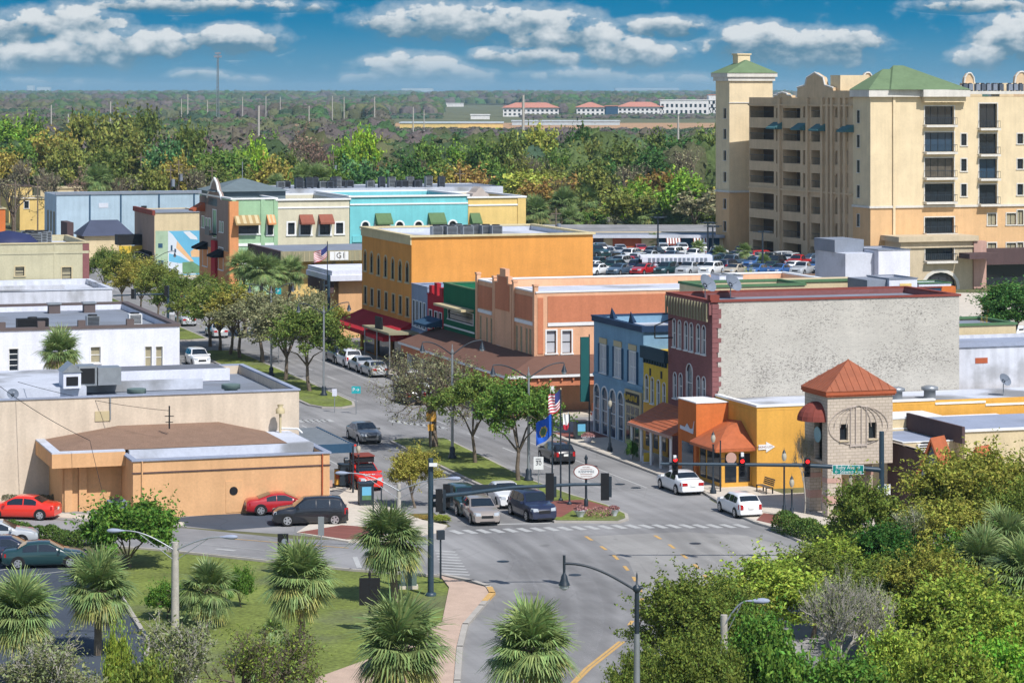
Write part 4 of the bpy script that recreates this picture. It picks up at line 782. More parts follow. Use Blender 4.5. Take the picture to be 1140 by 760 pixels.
# ---------------------------------------------------------------- the row behind, left side blocks, condominium
def win(b, rects, y=0, **k):
    ops = b.front(rects, y); return ops
# mint / cream / turquoise / yellow row
O = W(72.7, 338); s = 338
b = Bd('shop_row_building', 'mint green two-storey corner shop with striped tan awnings', O); H = 13.2; Wd = b.fx(308)
fo = b.front([(265.5, 288, 249, 260), (298, 304, 248, 261), (266, 288, 283, 292)]); b.shell(Wd, 20, H, M['mint'], M['roof_grey'], front=fo, par=.8, th=.3); b.fwin(fo, trim='white_trim', tw=.2, nx=2); b.cap(Wd, 20, H, M['white_trim'], .15, .2, .3)
z = b.fz(285, 272); MB().box(-.1, -.1, z - .2, Wd, -.002, z + .15).build('band', M['white_trim'], b.e)
for px in (258.5, 292.5, 307): x = max(.3, b.fx(px)); MB().box(x - .25, -.12, .1, x + .25, -.001, H).build('pilaster', M['mint'], b.e)
x = b.fx(274); awning(b.e, x, -.05, b.fz(275, 239.5), 3.2, 1.4, 1.0, 0, 'awn_tan', 4, 'cream_trim'); x = b.fx(301); awning(b.e, x, -.05, b.fz(301, 239), 1.0, 1.2, 1.0, 0, 'peach', 2, 'cream_trim')
b = Bd('shop_row_building', 'mauve and peach gabled facade on the corner beside the mint shop', W(72.65, 338.02)); D = b.ly(222); H = 13.0
la = b.left([(225, 227.5, 241, 253), (229, 231, 243, 254), (232.5, 234.5, 243.5, 255), (237, 241, 234, 264), (244.5, 246, 247, 258), (247.3, 248.8, 247.5, 258.5), (226, 231, 271, 296), (243.5, 248.5, 276, 300)])
mb = MB(); wall(mb, (0, 0), (0, 1), (-1, 0), D, 6.6, H, [o for o in la if o[2] > 6.6], .3); mb.build('upper_wall', M['mauve_stucco'], b.e)
mb = MB(); wall(mb, (0, 0), (0, 1), (-1, 0), D, 0, 6.55, [o for o in la if o[3] < 6.6], .3); mb.build('lower_wall', M['peach'], b.e)
for o in la: window(b.e, (0, (o[0] + o[1]) / 2, (o[2] + o[3]) / 2), -math.pi / 2, o[1] - o[0], o[3] - o[2], trim='white_trim', tw=.12, nz=3, depth=.28)
MB().box(-1.0, b.ly(239) - 1.4, 8.3, -.02, b.ly(239) + 1.4, 8.45).box(-1.0, b.ly(239) - 1.4, 8.45, -.95, b.ly(239) + 1.4, 9.4).build('balcony', M['dark_metal'], b.e)
MB().box(-.35, b.ly(240) - 1.3, .1, -.02, b.ly(240) + 1.3, 7.6).build('red_bay', M['red_stucco'], b.e)
MB().box(-.25, -.2, .1, .9, -.003, H).box(-.25, -.199, .1, -.01, .6, H).build('corner_pilaster', M['peach'], b.e)
gp = [(0, 7.5, H), (0, 8.5, H + .8), (0, 9.5, H + 1.0), (0, 10.5, H + 2.0), (0, 12, H + 2.6), (0, 13.5, H + 2.0), (0, 14.5, H + 1), (0, 15.5, H + .8), (0, 16.5, H)]
MB().ext([(-.05, a[1] - 2, a[2]) for a in gp], (.4, 0, 0)).build('gable', M['mauve_stucco'], b.e)
cm = MB()
for a, c in zip(gp, gp[1:]): cm.cyl((-.05, a[1] - 2, a[2]), (-.05, c[1] - 2, c[2]), .16, n=5)
cm.build('gable_coping', M['white_trim'], b.e)
for y, z in ((b.ly(228.5), 7.1), (b.ly(246), 6.6)): awning(b.e, -.02, y, z, 3.4, 1.5, .7, -math.pi / 2, 'awn_black')
awning(b.e, -.02, 17.5, 12.2, 3, 1.6, .9, -math.pi / 2, 'terracotta')
hr = MB(); hr.add([(-.6, 8, H + .9), (9.5, 8, H + .9), (9.5, 19, H + .9), (-.6, 19, H + .9), (4.4, 13.5, H + 2.5)], [(0, 1, 4), (1, 2, 4), (2, 3, 4), (3, 0, 4)]); hr.box(0, 8.5, H - 1, 9, 18.5, H + .9); hr.build('hipped_roof', M['grey_shingle'], b.e)
MB().cyl((4.4, 13.5, H + 2.5), (4.4, 13.5, H + 4.6), .05, n=5).build('finial', M['grey_metal'], b.e)
def rowshop(label, px0, px1, H, wm, rects, aws, capm='white_trim', D=18, small=()):
    P0 = W(t_on(px0, s), s); b = Bd('shop_row_building', label, P0); Wd = b.fx(px1) - .02
    fo = b.front(rects); b.shell(Wd, D, H, M[wm], M['roof_grey'], front=fo, par=.8, th=.3); b.fwin(fo, trim='white_trim', tw=.2, nx=2, nz=2); b.cap(Wd, D, H, M[capm], .2, .22, .3)
    MB().box(0, -.1, H - 1.0, Wd, -.002, H - .8).build('band', M['white_trim'], b.e)
    for (a, c, y0, dr, m) in aws: awning(b.e, (b.fx(a) + b.fx(c)) / 2, -.05, b.fz((a + c) / 2, y0), b.fx(c) - b.fx(a), 1.3, dr, 0, m)
    return b, Wd, H
b, w, h = rowshop('cream two-storey shop building with paired russet awnings', 308.3, 389, 13.0, 'cream_shop', [(320.5, 328, 248, 261), (334.5, 346, 248, 261), (356, 367.5, 248, 261), (374, 382, 248, 260)], [(333, 348, 238.8, 1.0, 'awn_red'), (354.5, 370, 238.5, 1.0, 'awn_red')])
b, w, h = rowshop('long turquoise two-storey building with green awnings', 389.5, 521, 13.3, 'aqua', [(403, 410.5, 247, 253.5, 'arch'), (418.5, 433.5, 248, 252), (441, 449, 246.8, 252, 'arch'), (462, 470, 246.5, 252, 'arch'), (478, 493, 247, 251), (500, 508, 246, 251, 'arch')], [(417.5, 435, 237.3, 1.2, 'awn_green'), (476.5, 494.5, 236.8, 1.2, 'awn_green')])
MB().box(.3, -.15, 7.6, w, -.003, 8.4).build('band', M['aqua'], b.e)
b, w, h = rowshop('pale yellow building with one dark green awning at the turquoise one', 521.2, 584.5, 13.0, 'yellow_shop', [], [(523, 534, 237, 1.2, 'awn_green')])
MB().box(w - 1, -.12, 9.3, w + .1, .3, h + .05).build('pilaster', M['yellow_shop'], b.e)
p = b.P(b.fx(528), -.6); dishes('white satellite dish on the yellow wall by the green awning', p[0], p[1], 8.7, .5, TH)
gp = [(0, 0), (.6, 1.0), (1.5, 1.3), (2.3, 2.1), (3.1, 2.6), (3.9, 2.1), (4.7, 1.3), (5.6, 1.0), (6.2, 0)]
p = b.P(b.fx(550), 10); g = thing('curved_gable', 'white curved gable parapet rising behind the yellow building roof', 'gable', (*p, h - .8), TH); MB().ext([(a, 0, z + .8) for a, z in gp] + [(6.2, 0, 0), (0, 0, 0)], (0, 3, 0)).build('gable_wall', M['lilac'], g); g.scale = (.42, 1, .55)
# roof block behind carrying air conditioners
mk('ac_dark', (.07, .085, .11), .6, .1, 2)
e = Bd('rear_building', 'pale grey building block behind the cream and turquoise shops carrying condensers', W(t_on(300, 362), 362)); w = e.fx(560); e.shell(w, 14, 13.6, M['roof_white'], M['roof_grey'], par=.1, th=.2)
rg = random.Random(5); pxs = [314, 322, 331, 338, 345, 352, 359, 366, 373, 379, 385, 393, 411, 417, 425, 434, 441, 450, 456, 462, 469, 480, 489]
nm = ['first', 'second', 'third', 'fourth', 'fifth', 'sixth', 'seventh', 'eighth', 'ninth', 'tenth']
for i, px in enumerate(pxs):
    x = e.fx(px, 2); p = e.P(x, 1.0 + 3 * rg.random()); big = rg.random() < .5
    ac_unit(*p, 13.55, TH, rg.uniform(.8, 1.1), .9, 1.45 if big else .95, 'dark rooftop condenser in the long row above the cream and turquoise shops', 'condensers in the row above the shops', 'ac_dark' if i % 3 else 'grey_metal')
# bank with mansard canopy
b = Bd('bank_building', 'yellowish bank building with a deep flat ribbed canopy roof', W(71.8, 307)); Wd = 22; D = 17.5
fo = b.front([(346, 351.2, 293, 313, 'arch'), (367.5, 374, 293, 313, 'arch'), (388, 400, 294, 312)], 2.2); fo = [(o[0] - 2.2, o[1] - 2.2, o[2], o[3], o[4]) for o in fo]
b.shell(Wd - 2.4, D - 4, 7.2, M['yellow_shop'], M['roof_grey'], front=fo, par=.2, x0=2.2, y0=2.2); 
for o in fo: window(b.e, ((o[0] + o[1]) / 2 + 2.2, 2.2, (o[2] + o[3]) / 2), 0, o[1] - o[0], o[3] - o[2], o[4], trim='cream_trim', tw=.12, nz=3)
MB().box(0, 0, 7.25, Wd, .35, 8.45).build('front_fascia', M['mansard'], b.e); MB().box(-.02, .352, 7.25, .33, D, 8.45).build('side_fascia', M['fascia_brown'], b.e); MB().box(.33, .352, 7.3, Wd, D, 8.2).build('roof', M['roof_grey'], b.e)
rb = MB()
for k in range(36): rb.box(.3 + k * .6, -.05, 7.3, .36 + k * .6, -.002, 8.4)
rb.build('fascia_ribs', M['cream_trim'], b.e)
x = b.fx(369); text('G1', .9, M['black'], b.e, (x + 1.1, -.06, 7.85)); MB().box(x - .2, -.05, 7.35, x + 2.0, -.053 + .05, 8.35).build('sign_board', M['white_trim'], b.e)
MB().cyl((.0, 2, 6.7), (-.35, 2, 6.7), .42, n=14).build('roundel', M['red_stucco'], b.e)
for px in (333, 352, 372, 392): x = b.fx(px, 1.2); MB().box(x - .12, 1.1, 0, x + .12, 1.35, 7.24).build('column', M['mansard'], b.e)
MB().box(1.4, 1.0, 3.5, Wd, 1.09, 3.9).box(1.4, .9, 0, Wd, 1.1, 2.3).build('terrace_wall', M['yellow_shop'], b.e)
# low orange pavilion left of the tall one
b = Bd('low_building', 'low peach orange building with a white flat overhanging roof', W(74, 289)); Wd = 8
fo = b.front([(377.5, 382, 310, 317, 'arch'), (377.5, 382, 330, 350, 'arch')]); lo2 = [(2, 3.2, .5, 3, 'arch'), (5, 6.2, .5, 3, 'arch')]
b.shell(Wd, 9, 6.3, M['tan_stucco'], M['roof_white'], left=lo2, par=.1); b.lwin(lo2, trim='cream_trim'); 
MB().box(-1.2, -1.2, 6.31, Wd + 1, 10, 6.9).box(-1.0, -1.0, 6.9, Wd + 1, 10, 7.4).build('flat_roof', M['white_wall'], b.e); MB().box(-1.25, -.6, 5.0, -.7, 9, 6.3).build('soffit', M['fascia_brown'], b.e)
# mural building
b = Bd('mural_building', 'beige building whose side wall carries a large painted street mural', W(72.7, 390.4)); D = b.ly(150); Wd = b.fx(232); H = 9.3
b.shell(Wd, D, H, M['beige'], M['roof_grey'], par=.15, th=.3); MB().box(-.03, 0, 0, -.002, D, H - .02).build('street_front', M['mauve_stucco'], b.e); MB().box(-.3, -.02, H - .35, .1, D, H + .35).build('rake', M['maroon'], b.e); MB().box(.1, -.15, H, Wd, .3, H + .2).build('coping', M['roof_grey'], b.e)
awning(b.e, -.04, D / 2, 3.6, D * .8, 1.6, .8, -math.pi / 2, 'awn_black')
mz = lambda py: b.fz(200, py)
mk('mural_sky', A(110, 190, 225), .8, .12, .3); mk('mural_cloud', A(225, 230, 235), .8, .05); mk('mural_green', A(170, 195, 165), .8, .15, .8); mk('mural_white', A(215, 225, 235), .8, .06, .8); mk('mural_leaf', A(110, 150, 110), .8, .3, 1); mk('mural_peach', A(235, 190, 140), .8, .1)
def mp(px, py): return (b.fx(px), b.fz(px, py))
def flat(pts, dy, m, name='painted_patch'): return MB().add([(mp(*p)[0], -dy, mp(*p)[1]) for p in pts], [tuple(range(len(pts)))]).build(name, M[m], mur)
mur = MB().box(.15, -.03, .3, Wd, -.002, mz(257)).build('mural', M['mural_sky'], b.e)
flat([(173, 257), (187, 257), (187, 305), (173, 305)], .034, 'mural_green'); flat([(187, 257), (192, 261), (215, 292), (218, 305), (187, 305)], .036, 'mural_white'); flat([(197, 268), (216, 291), (212, 291), (196, 276)], .039, 'mural_peach')
flat([(204, 258), (211, 257.5), (219, 264), (220, 267), (212, 266)], .038, 'mural_cloud'); flat([(188, 282), (200, 285), (212, 292), (200, 293), (188, 291)], .042, 'mural_sky'); flat([(212, 280), (217, 276), (222, 279), (222, 286), (213, 286)], .038, 'mural_peach'); flat([(203, 292), (214, 291), (222, 296), (222, 304), (203, 304)], .044, 'mural_leaf')
for a in ((190, 273, 192, 279), (194, 277, 196, 281), (176, 271, 181, 276), (176, 290, 182, 296)): flat([(a[0], a[1]), (a[2], a[1]), (a[2], a[3]), (a[0], a[3])], .045, 'awn_blue', 'painted_window')
# pale blue warehouse
b = Bd('warehouse', 'long pale blue metal warehouse with vertical joints', W(70.6, 470)); D = 14; Wd = b.fx(262); H = 9.0
lo3 = [(y, y + 1.3, 1.5, 6.0, 'rect') for y in (2, 5.5, 9)]; b.shell(Wd, D, H, M['blue_metal'], M['roof_grey'], left=lo3, par=.05, th=.1); b.lwin(lo3, trim='cream_trim', tw=.08)
MB().box(-.2, -.2, H, Wd, .3, H + .35).build('gutter', M['roof_grey'], b.e)
for px in (100, 134.5, 177, 216): x = b.fx(px); MB().box(x - .12, -.14, .1, x + .12, -.002, H - .02).build('downpipe', M['awn_blue'], b.e)
MB().box(b.fx(110), -.05, b.fz(115, 231.5), b.fx(120.5), -.003, b.fz(115, 226)).build('faded_sign', M['roof_white'], b.e)
mbp = MB().rbox(b.fx(160), -.25, b.fz(160, 231), .9, .4, .6); mbp.build('floodlight', M['black'], b.e)
# dark hipped shop and yellow sign in front of the warehouse
b = Bd('low_building', 'low shop with a black hipped roof before the blue warehouse', W(t_on(94, 425), 425)); w = b.fx(146)
b.shell(w, 8, 4.4, M['beige'], M['roof_grey'], par=.1); MB().add([(-.5, -.6, 4.3), (w + .5, -.6, 4.3), (w + .5, 8.5, 4.3), (-.5, 8.5, 4.3), (1.5, 3.5, 6.6), (w - 1.5, 3.5, 6.6)], [(0, 1, 5, 4), (1, 2, 5), (2, 3, 4, 5), (3, 0, 4)]).build('hipped_roof', mk('slate_roof', A(78, 84, 105), .7), b.e)
MB().box(-2.6, .5, 0, -1.6, 7, 6.4).build('chimney_wall', M['fascia_brown'], b.e)
fd = thing('box_sign', 'yellow box sign under a black flat canopy near the mural', 'sign', (*W(t_on(131, 400), 400),), TH); MB().box(0, 0, 4.2, 8, 2.5, 5.7).build('canopy', M['black'], fd); MB().box(.2, -.1, 2.6, 5.8, .2, 4.1).build('panel', M['yellow_brick'], fd); MB().box(.3, .1, 0, .5, .3, 4.2).box(7.3, 1, 0, 7.5, 1.2, 4.2).build('posts', M['grey_metal'], fd)
# beige complex farther
for lbl, px0, px1, pyt, s_, D_, m in (('tan flat-roofed block behind the left end of the blue warehouse', 10, 36, 208, 560, 12, 'yellow_shop'), ('long low tan building just above the blue warehouse roof', 45, 137, 210.5, 575, 10, 'beige'), ('small tan house front with a dark window left of the warehouse', 22, 52, 222, 530, 14, 'yellow_shop'), ('low orange wall at the left edge beyond the street', -20, 6, 233, 520, 8, 'orange_block')):
    P0 = W(t_on(px0, s_), s_); b = Bd('distant_building', lbl, P0); w = b.fx(px1); H = zat(pyt, P0[1]); fo = b.front([(27, 32, 224, 232)]) if 'window' in lbl else []
    b.shell(w, D_, H, M[m], M['roof_white'], front=fo, par=.2); b.fwin(fo, nx=2); b.cap(w, D_, H, M['fascia_brown' if 'block' in lbl else 'cream_trim'], .2, .2)
# --- left side blocks
b = Bd('flat_building', 'olive stucco two-storey building with brick corner at left', W(-20, 269.8)); x1 = 43.7 + 20; H = 11.9
fo = b.front([(17, 27, 297, 307), (69, 79.5, 297.5, 310.5)]); b.shell(x1, 14, H, M['olive_stucco'], M['roof_white'], front=fo, par=.5, th=.3); b.fwin(fo, tw=.1, nz=3, trim='cream_trim', glass='curtain'); b.cap(x1, 14, H, M['cream_trim'], .1, .12, .3)
MB().box(x1 - .6, -.04, 0, x1 + .04, .6, H - .05).build('brick_corner', M['burgundy_brick'], b.e); x = b.fx(60); MB().box(x, -.05, 0, x + .15, -.002, H).build('downpipe', M['olive_stucco'], b.e); MB().box(0, -.06, 10.9, x1, -.002, 11.15).build('band', M['olive_stucco'], b.e)
for i, (px, y) in enumerate(((30, 6), (37, 5), (43, 7), (33, 9), (48, 8))): x = b.fx(px, y); p = b.P(x, y); ac_unit(*p, H - .5, TH, 1.6, 1.2, 1.3, 'grey rooftop condenser on the olive building roof', 'condensers on the olive building')
MB().lathe([(2.6, 0), (2.4, .6), (1.4, 1.1), (0, 1.3)], n=16)
dm = thing('dome_canopy', 'dark blue domed canopy on the olive building roof at the left edge', 'canopy', (*b.P(b.fx(9, 5), 5), H - .5), TH); MB().lathe([(3.1, 0), (3.0, .5), (2.2, 1.2), (.1, 1.6)], n=16).build('shell', mk('navy2', A(48, 55, 95), .6), dm)
b = Bd('flat_building', 'pale cream low building with stepped white parapet below the olive one', W(-20, 256.2)); x1 = 63.7; H = 8.3
b.shell(x1, 13.4, H, M['peeling'], M['roof_white'], par=.4, th=.35); b.cap(x1, 13.4, H, M['roof_white'], .08, .12, .35)
b.O = W(-20, 256.2)
xs = b.fx(72); MB().box(0, -.04, H + .13, xs, .4, H + .5).build('raised_parapet', M['peeling'], b.e)
b = Bd('flat_building', 'bright white building with brown coping and tall narrow windows', W(-20, 223.5)); H = 7.5
fo = b.front([(10, 20.5, 388, 413), (101, 112, 386, 404), (161.5, 169, 385.5, 410), (173.5, 181, 385.5, 410)]); b.shell(x1, 25, H, M['white_wall'], M['roof_grey'], front=fo, par=.45, th=.5)
for i, o in enumerate(fo): window(b.e, ((o[0] + o[1]) / 2, 0, (o[2] + o[3]) / 2), 0, o[1] - o[0], o[3] - o[2], trim='white_trim', tw=.05, glass='glass' if i == 0 else 'curtain', nz=4 if i == 0 else 2, frame='white_trim')
b.cap(x1, 25, H, mk('brown_coping', A(105, 92, 90), .7), .1, .22, .5)
for px in (2, 46, 91, 145): x = b.fx(px); MB().box(x - .3, -.1, H + .221, x + .3, .4, H + .7).build('parapet_block', M['brown_coping'], b.e)
for i, (px, y) in enumerate(((60, 22), (99, 22))): x = b.fx(px, y); p = b.P(x, y); e = thing('roof_vent', ['brown roof vent on the far edge of the white building roof, left one', 'brown roof vent on the far edge of the white building roof, right one'][i], 'vent', (*p, H - .45), TH); MB().box(-.5, -.5, 0, .5, .5, .8).build('housing', M['brown_coping'], e); MB().box(-.6, -.6, .8, .6, .6, .92).build('cap', M['grey_metal'], e)
for i, (px, y) in enumerate(((36, 5), (103, 6), (150, 7))): x = b.fx(px, y); p = b.P(x, y); ac_unit(*p, H - .45, TH, 1.1 if i else 2.6, 1, 1.0, ['black low condenser on the white building roof by the palm', 'small grey condenser in the middle of the white building roof', 'white roof unit near the street end of the white building'][i], None, 'black' if i == 0 else ('white_trim' if i == 2 else 'grey_metal'))
# cream block building with stepped roofs
b = Bd('flat_building', 'large cream block building with several white roof levels', W(-16, s_on(333, 43.7))); x1 = 59.7; H = 6.6; D = 18
b.shell(x1, D, H, M['cream_block'], M['roof_grey'], par=.6, th=.3); b.cap(x1, D, H, M['roof_blue'], .08, .1, .3)
xa = b.fx(95, 6); 
MB().box(.3, 5.5, 6.05, xa, D - .3, 6.75).build('upper_roof', M['roof_white'], b.e); MB().box(xa + .1, 8, 6.04, x1 - 5, 8.4, 6.75).build('parapet_step', M['roof_white'], b.e); MB().box(xa + .1, 13, 6.04, x1 - 2, 13.3, 6.9).build('parapet_step', M['white_wall'], b.e)
MB().box(xa + .1, 13.35, 6.04, x1 - 2, D - .3, 6.8).build('rear_roof', mk('roof_dark', A(120, 122, 130), .7, streak=0), b.e)
for px, z_ in ((334, 6.0),): pass
sl = MB().box(-.0, -.035, 3.6, 12, -.003, 3.72); sl.build('pipe_run', M['fascia_brown'], b.e)
x = b.fx(114); MB().box(x - .5, -.06, b.fz(114, 468.5), x + .5, -.003, b.fz(114, 457.5)).build('louvre', M['cream_trim'], b.e); x = b.fx(122.5); MB().cyl((x, -.08, b.fz(122, 467)), (x, -.08, b.fz(122, 442)), .05).build('conduit', M['grey_metal'], b.e)
vb = MB()
for k in range(8): x = b.fx(35 + k * 10); vb.box(x, 1.2, H - .55, x + .8, 1.6, H - .3)
vb.build('roof_slots', M['black'], b.e)
for i, (px, y, c) in enumerate(((152, 2.2, 'awn_green'), (257, 3.0, 'awn_green'))):
    p = b.P(b.fx(px, y), y); e = thing('roof_vent', ['squat green-grey vent drum on the cream building roof, left one', 'squat green-grey vent drum on the cream building roof, right one'][i], 'vent', (*p, H - .6), 0); MB().lathe([(.45, 0), (.45, .5), (.65, .55), (.65, .85)], n=14).build('drum', mk('vent_green', A(110, 130, 125), .6), e)
for i, px in enumerate((28, 107, 160, 221, 236)):
    y = 1.6; p = b.P(b.fx(px, y), y); e = thing('roof_vent', 'small white mushroom vent near the front edge of the cream building roof', 'vent', (*p, H - .6), 0, 'small vents on the cream building roof'); MB().lathe([(.12, 0), (.12, .35), (.3, .38), (.26, .5), (.05, .56)], n=10).build('hood', M['white_trim'], e)
p = b.P(b.fx(86, 6), 6); e = thing('roof_unit', 'large grey rooftop unit with gabled housing below the palm', 'roof unit', (*p, 6.7), TH); MB().box(-1.1, -1, 0, .1, 1, 1.1).build('housing', M['white_wall'], e); MB().ext([(-1.2, -1.1, 1.1), (.2, -1.1, 1.1), (-.5, -1.1, 1.7)], (0, 2.2, 0)).build('gabled_lid', M['grey_metal'], e); MB().box(.15, .3, 0, 1.4, 2.0, 1.35).box(1.5, .4, 0, 3.1, 1.9, 1.2).build('condenser_bank', M['grey_metal'], e); MB().box(-.9, -1.05, .2, -.1, -1.003, .8).build('louvre', M['black'], e); MB().box(.25, .25, .15, 1.25, .297, 1.2).build('dark_louvre', M['black'], e)
p = b.P(b.fx(14, 3), 3); dishes('white satellite dish lying on the cream building roof at left', *p, 5.6, .4, TH)
cnp = thing('street_canopy', 'blue metal louvred canopy over the pavement beside the cream building', 'canopy', W(43.8, 178.5), TH)
MB().box(0, 0, 2.9, 2.9, 10, 3.05).box(2.8, 0, 2.7, 2.95, 10, 3.2).box(0, -.1, 2.65, 2.95, .0, 3.25).build('deck', M['awn_blue'], cnp)
lv = MB()
for k in range(16): lv.box(.1, .3 + k * .6, 3.05, 2.75, .45 + k * .6, 3.22)
lv.build('louvres', M['grey_metal'], cnp)
for k in (0.3, 9.6): MB().cyl((2.8, k, .13), (2.8, k, 2.9), .07).build('post', M['black'], cnp)
# tan orange building with brown gravel hipped roof
t0c, s0c = TSp(367, 562); t0c = 43.6
b = Bd('flat_building', 'tan orange building with a brown gravel roof and white edges', W(t_on(148, 171.5), 171.5)); x1 = b.fx(367); H = b.fz(367, 507)
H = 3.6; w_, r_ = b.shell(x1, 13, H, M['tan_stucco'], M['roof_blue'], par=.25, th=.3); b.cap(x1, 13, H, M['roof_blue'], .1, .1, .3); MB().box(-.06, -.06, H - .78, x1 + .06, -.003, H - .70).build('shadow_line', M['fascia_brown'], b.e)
x = b.fx(260); MB().cyl((x, -.06, b.fz(260, 546)), (x, -.003, b.fz(260, 546)), .27, n=16).build('round_grille', M['black'], b.e); MB().box(x - .5, -.03, .1, x + .6, -.002, 2.1).build('blocked_door', M['tan_stucco'], b.e)
x = b.fx(158); MB().cyl((x, -.08, .1), (x, -.08, H), .05).build('downpipe', M['tan_stucco'], b.e); MB().cyl((x1 - .5, -.08, .1), (x1 - .5, -.08, H), .05).build('downpipe', M['terracotta'], b.e)
x2 = b.fx(57, 3); wg = 3.0; H2 = 3.9
MB().box(x2 + .9, wg + 1.2, 0, -.01, wg + 10, H2 - .9).build('wing_wall', M['tan_stucco'], b.e); MB().box(x2, wg - .3, H2 - .9, -.01, wg + 11, H2).build('wing_fascia', M['tan_stucco'], b.e)
xr = b.fx(310, 6)
MB().add([(x2 + .5, wg + .4, H2 + .03), (xr, wg + .4, H2 + .03), (xr - 4.2, wg + 9, H2 + 1.0), (x2 + 7, wg + 9, H2 + 1.0), (x2 + .3, wg + 10.5, H2 + .02), (xr, wg + 10.5, H2 + .02)], [(0, 1, 2, 3), (0, 3, 4), (1, 5, 2), (3, 2, 5, 4)]).build('gravel_roof', M['brown_gravel'], b.e)
MB().box(.31, 3.0, H - .24, x1 - .31, 12.6, H2 + .0).build('inner_roof', M['roof_white'], b.e)
MB().box(x2, wg - .3, H2 + .001, -.01, wg + .35, H2 + .09).box(x2, wg + .35, H2 + .001, x2 + .6, wg + 11, H2 + .09).build('roof_edge', M['roof_white'], b.e)
MB().box(x2 + 7.5, wg + 9.2, H2 + .6, xr - 4.6, wg + 11, H2 + 1.05).build('ridge_flat', M['roof_white'], b.e)
for i, px in enumerate((72, 88)): x = b.fx(px, wg + 1); MB().box(x, wg + 1.0, 0, x + .5, wg + 1.19, H2 - .9).build('pilaster', M['tan_stucco'], b.e)
p = b.P(b.fx(312, 9), 9); e = thing('exhaust_pipe', 'white bent exhaust pipe with a cowl on the tan building roof', 'pipe', (*p, H2), 0); MB().tube([(0, 0, 0), (0, 0, 1.3)], .09).lathe([(.3, 1.3), (.3, 1.6), (.15, 1.7), (.22, 1.9)], n=10).build('cowl', M['cream_trim'], e); MB().tube([(.1, 0, .3), (1.2, -.2, .3), (1.5, -.2, 0)], .07).build('elbow', M['white_trim'], e)
p = b.P(b.fx(124, 0) , -2.0); ac_unit(*p, 0, TH, 1.1, 1.0, 1.5, 'dark grey condenser standing at the tan building wall by a shopping trolley', None, 'grey_wall')
# --- condominium
mk('curtain_dark', (.10, .085, .065), .3, .3, 1.5, spec=.5)
RC = TH; Y0 = 372; c0 = ((969 - 570) / F * Y0, Y0)
b = Bd('condominium', 'eight-storey cream condominium with green roofs and balconies', c0, RC, 'apartment building'); CO = b
cv, cu = b.v, b.u
ztop = zat(108, Y0); zmid = zat(231, Y0); D1 = b.ly(949.5); Wd = 36; zj = zmid
rows = [(118.5, 139), (147.5, 169), (176, 197.5), (204.5, 224.5)]
fo = []
for a, c in rows + [(242, 259.5), (275, 290)]: fo.append((1029.5, 1062, a, c))
for a, c in ((115.5, 142.5), (149, 171.5), (177, 198.5), (205.5, 227)): fo.append((1090, 1110, a, c))
small = [(1070, 1076, a, c) for a, c in ((149, 162), (177, 190.5), (205, 218.5))] + [(1132.5, 1139, a, c) for a, c in ((149, 160), (177, 188), (205, 217), (234, 250), (270, 283))] + [(1099.5, 1109, 238, 250.5), (1120.5, 1131, 237.5, 250), (1099.5, 1109, 270.5, 283), (1120.5, 1131, 270.5, 283)]
fw_ = b.front(fo); sm_ = b.front(small)
lw_ = b.left([(954.3, 957.3, a, c) for a, c in ((123, 137), (150.5, 164), (178.5, 192), (206.5, 220), (238.5, 252))])
up = [o for o in fw_ + sm_ if o[2] > zj]; dn = [o for o in fw_ + sm_ if o[2] <= zj]
mb = MB(); wall(mb, (0, 0), (1, 0), (0, -1), Wd, zj, ztop, up, .5); wall(mb, (0, 0), (0, 1), (-1, 0), D1, zj, ztop, [o for o in lw_ if o[2] > zj], .3); mb.quad((Wd, 0, 0), (Wd, 20, 0), (Wd, 20, ztop), (Wd, 0, ztop)); mb.quad((0, D1, 0), (Wd, D1, 0), (Wd, D1, ztop), (0, D1, ztop)); mb.quad((0, 0, ztop - .05), (Wd, 0, ztop - .05), (Wd, D1, ztop - .05), (0, D1, ztop - .05)); mb.build('upper_wall', M['condo_cream'], b.e)
mb = MB(); wall(mb, (0, 0), (1, 0), (0, -1), Wd, 0, zj - .003, dn, .5); wall(mb, (0, 0), (0, 1), (-1, 0), D1, 0, zj - .003, [o for o in lw_ if o[2] <= zj], .3); mb.build('lower_wall', M['condo_peach'], b.e)
for o in fw_: window(b.e, ((o[0] + o[1]) / 2, 0, (o[2] + o[3]) / 2), 0, o[1] - o[0], o[3] - o[2], trim='condo_trim', tw=.15, nx=4 if o[1] - o[0] > 3 else 2, nz=1, depth=.45, sill=False, glass=random.choice(['glass', 'glass_blue', 'glass', 'curtain_dark']))
for o in sm_: window(b.e, ((o[0] + o[1]) / 2, 0, (o[2] + o[3]) / 2), 0, o[1] - o[0], o[3] - o[2], trim='condo_trim', tw=.15, nx=2, nz=1, glass='curtain' if o[2] < 10 and o[0] > 16 else 'glass')
b.lwin(lw_, trim='condo_trim', tw=.06)
def balcony(par, x0, x1, z, y=0, out=.9, frz=0, h=.95):
    o = link('balcony', None, par, (x0, y, z), frz); w = x1 - x0
    MB().box(-.15, -out, -.35, w + .15, -.01, -.05).build('balcony_slab', M['condo_trim'], o); rl = MB(); rl.box(-.1, -out + .03, h - .06, w + .1, -out + .09, h); rl.box(-.1, -out + .03, .0, w + .1, -out + .09, .05)
    n = max(4, int(w / .28))
    for i in range(n + 1): x = -.08 + (w + .16) * i / n; rl.box(x - .015, -out + .045, .05, x + .015, -out + .075, h - .06)
    for sx_ in (-.1, w + .06): rl.box(sx_, -out + .1, h - .06, sx_ + .04, -.01, h)
    rl.build('railing', M['dark_metal'], o)
for i, o in enumerate(fw_): balcony(b.e, o[0], o[1], o[2] + .02)
b.band(Wd, D1, zj - .12, zj + .18, M['condo_trim'], .2); 
